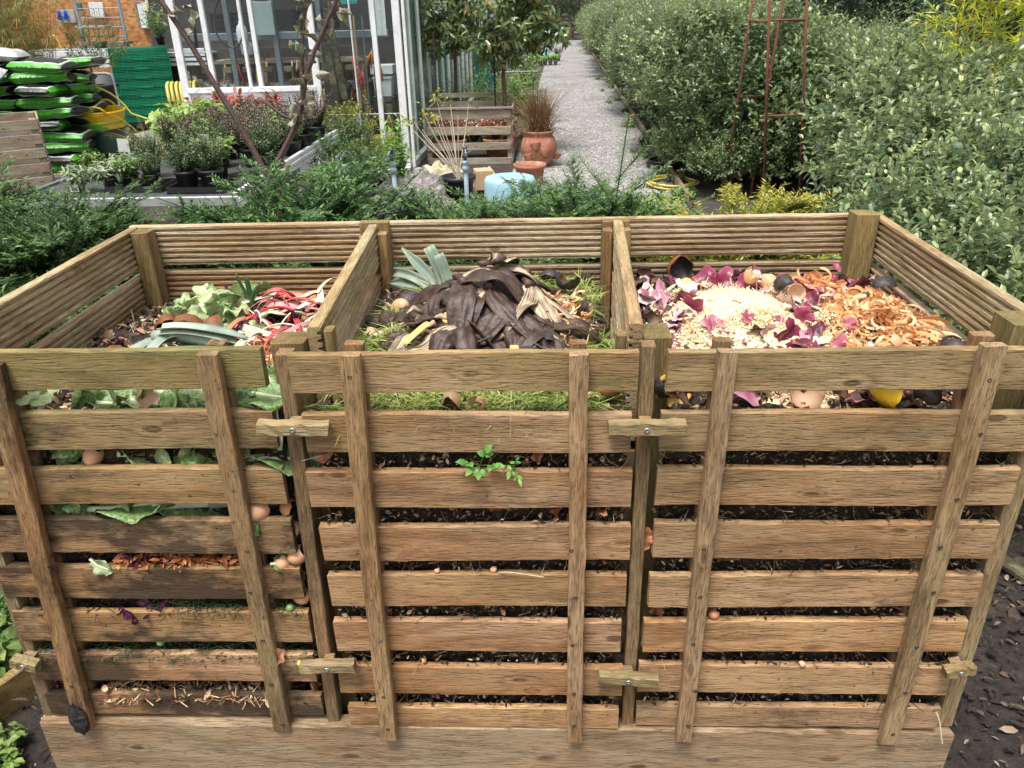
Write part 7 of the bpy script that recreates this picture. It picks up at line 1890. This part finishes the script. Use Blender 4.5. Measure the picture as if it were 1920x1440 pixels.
c = strands(880, 420, .52, .16, L_DRY, .1, .0032, .09, .12); c2 = strands(881, 260, .42, .26, L_DRY, .1, .0028, .10, .55); c3 = strands(882, 120, .25, .24, L_DRY, .1, .0026, .10, 1.9)
for q in (c2, c3):
    for V, F, A in zip(q.V, q.F, q.A): c.V.append(V); c.F.append(F + c.n); c.A.append(A); c.n += len(V)
ob('strands', c.mesh('strands', L_DRY), r)
put('terracotta_pot', MB().lathe([(.001, 0), (.12, 0), (.145, .165), (.16, .165), (.165, .20), (.15, .20), (.135, .15), (.11, .02), (.001, .02)], 24).mesh('terracotta_pot', TERRA, True), .04, 6.75, 0, 'empty terracotta pot between jar and blue tub', 'pot')
BLUE = plain('pale_blue_plastic', (.27, .47, .56), .6, .06, 8, dirt=(.45, .5, .5), dsc=4, damt=.4)
G = MB()
n = 40
prof = [(.001, .300), (.10, .303), (.19, .301), (.225, .293), (.238, .27), (.242, .22), (.25, .10), (.26, .0)]
V = []
for r_, z in prof:
    for j in range(n):
        a = 2 * PI * j / n; wv = (1 + .035 * math.sin(5 * a + z * 9) * max(0, (.3 - z)) * 3.3 + .02 * math.sin(11 * a) * max(0, .28 - z) * 3)
        V.append((r_ * wv * math.cos(a), r_ * wv * math.sin(a), z))
F = [(i * n + j, (i + 1) * n + j, (i + 1) * n + (j + 1) % n, i * n + (j + 1) % n) for i in range(len(prof) - 1) for j in range(n)]
put('blue_tub', G.add(V, F).mesh('blue_tub', BLUE, True), -.12, 5.62, 0, 'round pale blue cloth-covered tub behind the yews', 'tub', None, (0, 0, 0), (.92, .88, 1))
inside('cardboard_box', 'small brown cardboard box left of the blue tub', 'box', (-.40, 6.4, .13), (.17, .17, .18), plain('cardboard', (.50, .34, .20), .8, .08, 8), None, .003, (0, 0, .2))
# black pot with a dead fan of pale stems
r = thing('dead_shrub', 'black pot with a fan of pale dead stems and a few yellow leaves', 'potted plant', (-.60, 6.0, 0))
ob('pot', pot_mesh(.15, .24, BLACKP), r)
g = np.random.default_rng(885); c = Cloud()
for k in range(11):
    tx = -.42 + .50 * k / 10 + g.normal(0, .03); tz = .58 + g.normal(0, .09); ty = g.normal(0, .08)
    P = bez((g.normal(0, .02), 0, .2), (tx * .2, ty * .3, .38), (tx * .7, ty, .2 + tz * .6), (tx, ty, .2 + tz), 7)
    c.stem(P, np.linspace(.006, .003, 7), 5, .85)
    if k in (0, 1, 3, 4, 6, 8):
        nl = 14; Q = P[-1] + g.normal(0, .035, (nl, 3)); c.leaves(Q, rdir(nl, g), rdir(nl, g), .045, .02, 'oval', g.uniform(0, .5, nl), .5, g)
me = c.mesh('stems', var_mat('dead_stems', [(0, (.16, .17, .03)), (.5, (.38, .33, .07)), (.8, (.55, .47, .36)), (1, (.62, .54, .42))], .7)); ob('stems', me, r)
# crumpled clear plastic, net bag
def crumple(seed, rx, ry, rz_, n=26):
    g = np.random.default_rng(seed); M = MB(); G = []
    for i in range(n // 2 + 1):
        row = []
        for j in range(n + 1):
            t_, a = PI / 2 * i / (n // 2), 2 * PI * (j % n) / n
            d = np.array([math.sin(t_) * math.cos(a), math.sin(t_) * math.sin(a), math.cos(t_)])
            k = 1 + .16 * float(vnoise(d[None], seed, 2.2)[0]) + .10 * float(abs(vnoise(d[None], seed + 1, 6)[0])) + g.normal(0, .02) * (1 if 0 < j < n else 0)
            row.append(d * k * np.array([rx, ry, rz_]))
        G.append(row)
    return M.grid(np.array(G))
def film_mat():
    t = NT('clear_film')
    co = t.n('TexCoord').outputs['Object']; n = t.noise(co, 16, 6, .7)
    b = t.bsdf(t.ramp(n, [(.35, (.20, .18, .18)), (.6, (.42, .39, .38)), (.75, (.62, .60, .59))]), .28, n, .9, .03, Specular_IOR_Level=.6)
    tr = t.n('BsdfTransparent', {0: (.85, .83, .82)})
    return t.done(t.n('MixShader', {0: t.rng(n, .3, .6, .45, .9), 1: tr, 2: b}))
FILM = film_mat()
for k, (x, y_, a, b, h, lb) in enumerate([(-.98, 5.75, .34, .32, .34, 'large crumpled sheet of clear plastic behind the yews'), (-1.18, 5.35, .20, .2, .20, 'smaller crumpled clear plastic at the left of the large sheet'), (-.72, 5.2, .28, .24, .20, 'crumpled clear plastic lying before the dead shrub'), (-.52, 4.75, .30, .2, .12, 'flat torn plastic just behind the yews')]):
    put('plastic_sheet', crumple(890 + k, a, b, h).mesh('plastic_sheet', FILM), x, y_, 0, lb, 'plastic sheet', 'crumpled clear plastic')
NET = plain('cream_net', (.52, .45, .31), .8, .35, 120, bump=.9)
for k, (x, y_, a, b, h, lb) in enumerate([(-.86, 6.55, .17, .15, .26, 'cream net bag against the planter, left one'), (-.68, 6.45, .15, .14, .22, 'cream net bag against the planter, right one'), (-1.05, 6.5, .12, .12, .16, 'yellowish net bundle by the glasshouse corner'), (-.40, 6.75, .12, .12, .16, 'white plastic bundle beside the cardboard box')]):
    put('net_bag', crumple(895 + k, a, b, h, 22).mesh('net_bag', NET), x, y_, 0, lb, 'net bag', 'net bundles by the planter')
# dead brown stalks in front
for k, (x, y_, lb) in enumerate([(-.72, 4.2, 'dead brown stalks before the clear plastic'), (-.55, 4.0, 'smaller dead stalks right of the others')]):
    r = thing('dead_stalks', lb, 'dead plant', (x, y_, 0), k, 'dead stalks behind the yews'); ob('foliage', tuft(900 + k, 40, L_DRY, .52, .17, .04, .008, 'lance', .4, True, 6), r)

# ---------- irrigation risers
PIPE = plain('grey_blue_pipe', (.24, .31, .36), .4, .1, 14)
HEADM = plain('sprinkler_plastic', (.05, .055, .06), .4, .2, 30)
for k, (x, y_, h, tilt, lb) in enumerate([(-1.47, 4.6, .47, 0, 'short sprinkler riser at the left of the row'), (-1.22, 4.6, .58, -.10, 'tilted sprinkler riser second from the left'), (-.92, 4.6, .58, -.03, 'upright sprinkler riser before the plastic sheet'), (-.40, 4.6, .58, 0, 'sprinkler riser before the black pot of dead stems')]):
    r = thing('sprinkler', lb, 'sprinkler', (x, y_, 0), k * .6, 'impact sprinklers on grey risers', (0, tilt, k * .6))
    ob('riser', MB().tube([(0, 0, 0), (0, 0, h)], .0165, 10).mesh('riser', PIPE, True), r)
    ob('collar', MB().lathe([(.017, 0), (.027, .005), (.027, .03), (.022, .034), (.022, .05), (.026, .054), (.026, .07), (.012, .076)], 12).mesh('collar', PIPE, True), r, (0, 0, h - .04))
    hd = ob('sprinkler_head', MB().lathe([(.001, 0), (.012, 0), (.012, .03), (.019, .034), (.019, .05), (.010, .055), (.010, .08), (.016, .085), (.016, .10), (.001, .104)], 12).mesh('sprinkler_head', HEADM, True), r, (0, 0, h + .03))
    ob('arm', MB().tube([(-.045, 0, .06), (-.02, 0, .085), (.02, 0, .092), (.05, 0, .075), (.062, 0, .05)], [.006, .005, .005, .005, .008], 6).box((-.05, 0, .055), (.022, .02, .03), bev=.003).mesh('arm', STEEL), hd)
    ob('nozzle', MB().tube([(0, 0, .045), (0, -.03, .06), (0, -.05, .072)], [.010, .008, .006], 8).mesh('nozzle', HEADM, True), hd)

# ---------- plant bench with pots and trays
PB = thing('plant_bench', 'grey metal plant bench full of herbs and heathers', 'bench', (-2.42, 4.85, 0))
boxob('bench_top', PB, (0, 0, .585), (1.40, 2.6, .02), plain('bench_mesh', (.05, .05, .052), .8, .3, 30))
boxob('front_rail', PB, (0, -1.31, .585), (1.46, .03, .055), plain('galvanised', (.38, .40, .41), .4, .12, 20, metal=.3))
for k in range(3): boxob('side_rail', PB, (.715, 0, .555 + .035 * k), (.03 + .012 * (k % 2), 2.64, .028), WHITE)
boxob('side_rail', PB, (-.715, 0, .585), (.03, 2.64, .055), STEEL)
for sx in (-1, 1):
    for sy in (-1, 0, 1): boxob('leg', PB, (sx * .66, sy * 1.2, .285), (.05, .05, .57), STEEL)
zb = .597
TR = MB()
for c, d in (((0, 0, .004), (.36, .26, .006)), ((0, -.127, .02), (.36, .006, .04)), ((0, .127, .02), (.36, .006, .04)), ((-.177, 0, .02), (.006, .25, .04)), ((.177, 0, .02), (.006, .25, .04))): TR.box(c, d)
for q in range(3): TR.box((-.06 + .12 * q - .06, 0, .015), (.004, .25, .025))
TRM = TR.mesh('carry_tray', BLACKP)
for x, y_, lb in ((-2.02, 3.82, 'black carry tray holding two heathers at the front right of the bench'), (-2.44, 3.88, 'black carry tray with low plants at the front of the bench'), (-1.98, 5.75, 'black carry tray at the far right of the bench'), (-2.05, 5.2, 'black carry tray among the heathers on the bench')):
    put('carry_tray', TRM, x, y_, zb, lb, 'tray', 'black carry trays on the bench')
TH = [tuft(910 + i, 100, L_THYME, .20, .115, .020, .007, 'oval', .1, True, 17) for i in range(2)]
HE = [tuft(912 + i, 110, L_HEATH, .27, .14, .018, .007, 'oval', .1, True, 20) for i in range(3)]
SG = [tuft(915 + i, 26, L_SAGE, .14, .13, .085, .020, 'oval8', .35, True, 8, .3) for i in range(2)]
HBm = [tuft(917 + i, 34, L_HERB, .22, .15, .055, .028, 'oval8', .3, True, 8) for i in range(2)]
RDm = tuft(919, 26, L_RED, .22, .15, .085, .028, 'oval8', .3, True, 9)
BRm = tuft(920, 30, L_BRIGHT, .20, .16, .08, .05, 'oval8', .3, True, 7)
POTL = pot_mesh(.062, .10, plain('brown_pot', (.10, .07, .06), .6))
def bp(x, y_, kind, label, grp, sc=1.0, dz=.0):
    m = {'thyme': TH, 'heather': HE, 'sage': SG, 'herb': HBm, 'red': [RDm], 'bright': [BRm]}[kind]
    return potted(x, y_, zb + dz, label, P_BLK if kind != 'sage' else POTL, .09, m[int(abs(x * 97 + y_ * 31)) % len(m)], x * 40 + y_ * 17, sc, 'potted_' + {'thyme': 'thyme', 'heather': 'heather', 'sage': 'sage', 'herb': 'herb', 'red': 'red_plant', 'bright': 'leafy_plant'}[kind], grp)
GP = 'potted plants on the bench'
bp(-2.10, 3.80, 'thyme', 'grey-green thyme in a black pot, left one in the front right tray', GP, 1.05, .01); bp(-1.94, 3.80, 'thyme', 'grey-green thyme in a black pot, right one in the front right tray', GP, 1.1, .01)
bp(-2.50, 3.86, 'herb', 'low herb in the tray at the front of the bench', GP, .7, .01); bp(-2.37, 3.88, 'thyme', 'small thyme in the tray at the front of the bench', GP, .75, .01)
bp(-2.82, 3.80, 'sage', 'pale sage in a labelled pot at the front left of the bench', GP, .72); bp(-2.63, 3.85, 'sage', 'pale sage drooping over its pot at the bench front', GP, .8); bp(-2.68, 4.15, 'sage', 'pale sage behind the front sages on the bench', GP, .75)
bp(-2.92, 4.2, 'herb', 'low green herb at the left edge of the bench', GP, .6)
r = ob('plant_label', MB().box((0, 0, 0), (.055, .0035, .045)).mesh('plant_label', plain('label_white', (.72, .72, .70), .5, .03)), None, (-2.815, 3.745, .632), (0, 0, .0), label='white label with bar code on the front left pot', cat='label')
for k in range(9): ob('bar', MB().box((0, 0, 0), ([.002, .0035, .0015][k % 3], .001, .02)).mesh('bar', TM['black']), r, (-.016 + .004 * k, -.0025, -.004))
g = np.random.default_rng(930)
for k in range(22):
    x, y_ = -2.5 + .72 * (k % 4) / 3 + g.normal(0, .04), 4.3 + .33 * (k // 4) + g.normal(0, .04)
    kind = ['heather', 'thyme', 'heather', 'heather', 'herb', 'heather'][(k * 5) % 6] if y_ > 4.6 else ['thyme', 'thyme', 'herb'][k % 3]
    bp(x, y_, kind, '%s on the plant bench, %s' % ({'heather': 'pinkish grey heather', 'thyme': 'grey-green thyme', 'herb': 'leafy herb'}[kind], ['fourth', 'third', 'second', 'first'][3 - k % 4] + ' from the left, ' + ['front', 'second', 'third', 'fourth', 'fifth', 'last'][k // 4] + ' row'), GP, g.uniform(.95, 1.25))
for x, y_, k, lb in ((-2.55, 4.75, 'bright', 'broad-leaved bright green plant at the left of the bench'), (-2.70, 5.25, 'bright', 'second broad-leaved bright plant at the left of the bench'), (-2.6, 5.5, 'bright', 'bright green plant behind the broad-leaved ones'), (-2.55, 6.0, 'red', 'dark red leafed plant at the far end of the bench'), (-2.3, 6.05, 'red', 'second dark red leafed plant at the far end of the bench'), (-2.75, 6.0, 'red', 'dark red plant at the far left of the bench')):
    bp(x, y_, k, lb, GP, 1.25)
r = thing('yellow_grass', 'arching yellow-green grass at the left end of the plant bench', 'grass', (-2.85, 5.0, zb)); ob('strands', strands(940, 60, .50, .26, L_YELLOW, .1, .0016, .06, .35).mesh('strands', L_YELLOW), r)
r = thing('yellow_grass', 'second arching yellow-green grass by the nested trugs', 'grass', (-3.15, 5.6, .40)); ob('strands', strands(941, 50, .5, .26, L_YELLOW, .1, .0016, .06, .35).mesh('strands', L_YELLOW), r)
for k, (x, y_, z, lb) in enumerate([(-2.75, 4.35, .80, 'white plant card standing at the left of the bench'), (-2.18, 4.35, .82, 'white plant card among the herbs in the middle of the bench'), (-2.52, 4.3, .74, 'narrow white plant tag on the bench')]):
    inside('plant_card', lb, 'label', (x, y_, z), (.075 if k < 2 else .02, .002, .09), bpy.data.materials['label_white'], 'white plant cards on the bench', 0, (.1, .1, .2))
    ob('stake', MB().box((0, 0, -.09), (.008, .002, .12)).mesh('stake', bpy.data.materials['label_white']), bpy.data.objects[[o.name for o in COL.objects if o.name.startswith('plant_card')][-1]])
# plants standing on the ground right of the bench
BU = [bush_mesh(950 + i, .26, .26, .52, 150, 9, .045, .02, [L_HERB, L_THYME, L_YELLOW][i], 'oval8', .12) for i in range(3)]
for k, (x, y_, z, m, s, lb) in enumerate([(-1.56, 5.5, .15, 0, .8, 'yellow-green bush in a black pot right of the bench'), (-1.30, 5.5, .12, 0, .72, 'loose green bush in a black pot before the glasshouse door'), (-1.66, 6.3, .2, 1, .85, 'grey-green bush beside the far end of the bench'), (-1.42, 6.4, .15, 2, .62, 'yellow-leaved bush at the glasshouse door'), (-1.40, 4.95, .0, 1, .8, 'dark bush in a pot behind the sprinklers'), (-1.75, 6.8, .3, 2, .9, 'yellow-leaved climber against the glasshouse post')]):
    potted(x, y_, 0, lb, pot_mesh(.13, .2 + z * .3, BLACKP), .17 + z * .3, BU[m], k, s, 'potted_bush', 'potted bushes before the glasshouse door')
r = thing('tall_herb', 'tall narrow-leaved bright plant before the glasshouse door', 'herb', (-1.10, 5.75, .2)); ob('foliage', tuft(960, 26, L_BRIGHT, .62, .14, .10, .022, 'lance', .3, True, 16), r)
put('terracotta_pot', pot_mesh(.075, .14, TERRA), -1.22, 4.2, .26, 'small terracotta pot on a block behind the yews', 'pot')
inside('block', 'grey block under the small terracotta pot', 'block', (-1.22, 4.2, .13), (.2, .2, .26), plain('concrete_block', (.22, .21, .20), .9))
put('white_sheet', crumple(970, .40, .3, .16).mesh('white_sheet', plain('white_plastic_sheet', (.66, .68, .70), .45, .1, 12, bump=.5, bd=.02)), -3.1, 7.15, .60, 'white plastic sheeting bunched below the glasshouse sill', 'plastic sheet')
t = thing('staging_shelf', 'low staging along the foot of the glasshouse front', 'staging', (-3.0, 7.15, 0)); boxob('top', t, (0, 0, .59), (1.2, .4, .03), STEEL)
for s in (-1, 1): boxob('leg', t, (s * .55, 0, .29), (.05, .3, .57), STEEL)

# ---------- far things along the path
t = thing('cage_trolley', 'grey wire cage trolley left of the path behind the tall herbs', 'trolley', (-.35, 14.5, 0))
for k in range(12): ob('wire', MB().tube([(-.45 + .08 * k, 0, .1), (-.45 + .08 * k, 0, 1.0)], .007, 5).mesh('wire', STEEL), t)
for z in (.1, .5, 1.0): ob('rail', MB().tube([(-.47, 0, z), (.47, 0, z)], .010, 6).mesh('rail', STEEL), t)
boxob('base', t, (0, .3, .1), (.95, .6, .03), STEEL)
ob('tarpaulin', MB().grid(np.array([[(-.2 + .4 * i / 6, .03 * math.sin(i * 1.7), .12 * j) for i in range(7)] for j in range(9)])).mesh('tarpaulin', plain('teal_tarpaulin', (.015, .10, .10), .5), True), None, (-.82, 13.6, .02), label='dark teal tarpaulin hanging beside the glasshouse side', cat='tarpaulin')
SD = [tuft(980 + i, 16, L_BRIGHT, .14, .10, .05, .03, 'oval', .3, True, 5) for i in range(2)]
for k in range(10):
    x, y_ = .02 + .15 * (k % 5), 23.6 + .22 * (k // 5)
    r = thing('seedling_pot', 'small green seedling in a grey pot at the left edge of the far path', 'potted plant', (x, y_, .005), k, 'seedling pots beside the far path'); ob('pot', pot_mesh(.065, .13, plain('grey_pot', (.2, .2, .2), .6) if k == 0 else bpy.data.materials['grey_pot'], n=10), r); ob('foliage', SD[k % 2], r, (0, 0, .11), sc=1.3)
ob('plastic_bag', crumple(985, .13, .1, .34, 18).mesh('plastic_bag', plain('pale_teal_bag', (.30, .55, .58), .4, .2, 9), True), None, (.33, 24.6, .12), label='pale teal plastic bag standing behind the seedling pots', cat='bag')
potted(.72, 25.5, 0, 'dark potted plant at the path edge beyond the seedling pots', pot_mesh(.1, .16, BLACKP), .14, tuft(986, 30, L_DARK, .3, .2, .06, .03))
for k, (x, y_, m, lb) in enumerate([(.05, 12.2, L_HERB, 'green plant on the left path edge behind the tall herbs'), (.15, 16.0, L_HERB, 'leafy plant on the left path edge by the cage trolley'), (.0, 19.5, L_DARK, 'dark leafy plant left of the path before the seedling pots'), (-.3, 21.5, L_HERB, 'bushy plant left of the far path')]):
    r = thing('path_plant', lb, 'plant', (x - .25, y_, 0), k, 'plants along the left path edge'); ob('foliage', tuft(990 + k, 50, m, .75, .35, .09, .035, 'oval', .3, True, 10), r)
inside('red_shed', 'dull red shed front left of the far end of the path', 'shed', (.35, 40, .55), (.8, .8, 1.5), plain('dull_red_paint', (.22, .06, .045), .7))
gt = thing('gate', 'dark wooden field gate at the far end of the gravel path', 'gate', (1.55, 39.0, 0))
DW = plain('dark_gate_wood', (.025, .022, .02), .8, .3, 10)
for z in (.12, .32, .50, .68, .92): boxob('bar', gt, (0, 0, z), (1.5, .05, .09), DW)
for s in (-1, 1): boxob('post', gt, (s * .80, 0, .5), (.14, .14, 1.05), DW)
for s in (-1, 1): boxob('brace', gt, (s * .36, -.04, .52), (.95, .03, .08), DW, .003, (0, s * .8, 0))
def brick_mat():
    t = NT('far_brick')
    co = t.n('TexCoord').outputs['Object']
    sp = t.n('SeparateXYZ', {0: co})
    b = t.n('TexBrick', {'Vector': t.n('CombineXYZ', {0: sp.outputs[0], 1: sp.outputs[2], 2: 0.0}).outputs[0], 'Color1': (.30, .13, .08, 1), 'Color2': (.22, .10, .07, 1), 'Mortar': (.42, .38, .33, 1), 'Scale': 1.0, 'Mortar Size': .012, 'Brick Width': .24, 'Row Height': .08})
    return t.done(t.bsdf(b.outputs[0], .9))
bh = thing('brick_building', 'brick building beyond the gate at the far end of the path', 'building', (2.0, 47, 0))
boxob('wall', bh, (0, 0, 1.5), (9, .4, 3.0), brick_mat(), .0); boxob('coping', bh, (0, 0, 3.05), (9.2, .6, .1), plain('coping', (.3, .28, .26), .8))

# weeds along the path edging, mulch and mint at the front corners
WD = [tuft(1000 + i, 22, [L_HERB, L_HERB, L_THYME][i], .10, .13, .055, .026, 'oval8', .3, True, 5, .3) for i in range(3)]
g = np.random.default_rng(1010)
for k in range(34):
    y_ = 5.8 + 17 * g.random() ** 1.8; x = path_x(y_)[1] + g.normal(-.03, .12)
    r = thing('weed', 'small green weed growing along the edging of the gravel path', 'weed', (x, y_, 0), g.random() * 6, 'weeds along the path edging', None, g.uniform(.45, 1.0)); ob('foliage', WD[k % 3], r)
BK = var_mat('bark_mulch', [(0, (.012, .009, .007)), (.5, (.045, .030, .022)), (.85, (.10, .066, .05)), (1, (.34, .25, .18))], .9, mott=.3)
n = 9000; c = Cloud()
xs = np.where(g.random(n) < .75, g.uniform(1.03, 2.3, n), g.uniform(-1.9, -.98, n)); ysn = g.uniform(-.9, 1.8, n)
Ls = np.clip(np.exp(g.normal(-4.0, .6, n)), .005, .07); D = rdir(n, g); D[:, 2] *= .3
c.leaves(np.stack([xs, ysn, .018 + .02 * g.random(n)], -1), D, rdir(n, g) * .6 + np.array([0, 0, 1.]), Ls, Ls * g.uniform(.18, .6, n), 'oval8', None, .15, g)
ob('bark_mulch', c.mesh('bark_mulch', BK), label='dark bark mulch covering the ground beside the bin', cat='mulch', kind='stuff')
put('timber_strip', MB().box((0, 0, 0), (.75, .05, .02), bev=.003).mesh('timber_strip', W_OLD), 1.66, .62, .03, 'thin timber strip lying on the bark mulch right of the bin', 'timber', None, (.1, .05, -1.05))
put('twig', MB().tube([(0, 0, 0), (.1, .03, .01), (.22, .04, 0)], .006, 6).mesh('twig', W_OLD), 1.30, .26, .02, 'pale twig lying on the mulch at the lower right', 'twig', None, (0, 0, -.7))
t = thing('raised_bed', 'low timber bed edge with mint at the lower left corner', 'raised bed', (-1.24, .25, 0))
boxob('board', t, (0.0, -.02, .05), (.03, 1.0, .11), W_BIN, .003, (0, 0, -.45), color=(.6, .5, .3, 1))
MT = [tuft(1020 + i, 14, L_HERB, .17, .09, .05, .035, 'oval8', .2, True, 8, .2) for i in range(2)]
for k, (x, y_, s) in enumerate([(-1.33, .38, 1.2), (-1.42, .45, 1.3), (-1.35, .24, 1.1), (-1.28, .12, .9), (-1.40, .10, 1.2), (-1.50, .30, 1.3), (-1.46, .56, 1.2), (-1.32, .02, 1.1), (-1.20, .02, .55), (-1.16, .10, .5), (-1.12, .02, .5), (-1.2, -.08, .6)]):
    r = thing('mint', 'bright green mint plant in the bed at the lower left corner', 'mint', (x, y_, .0), k * 1.7, 'mint plants at the lower left corner', None, s); ob('foliage', MT[k % 2], r)
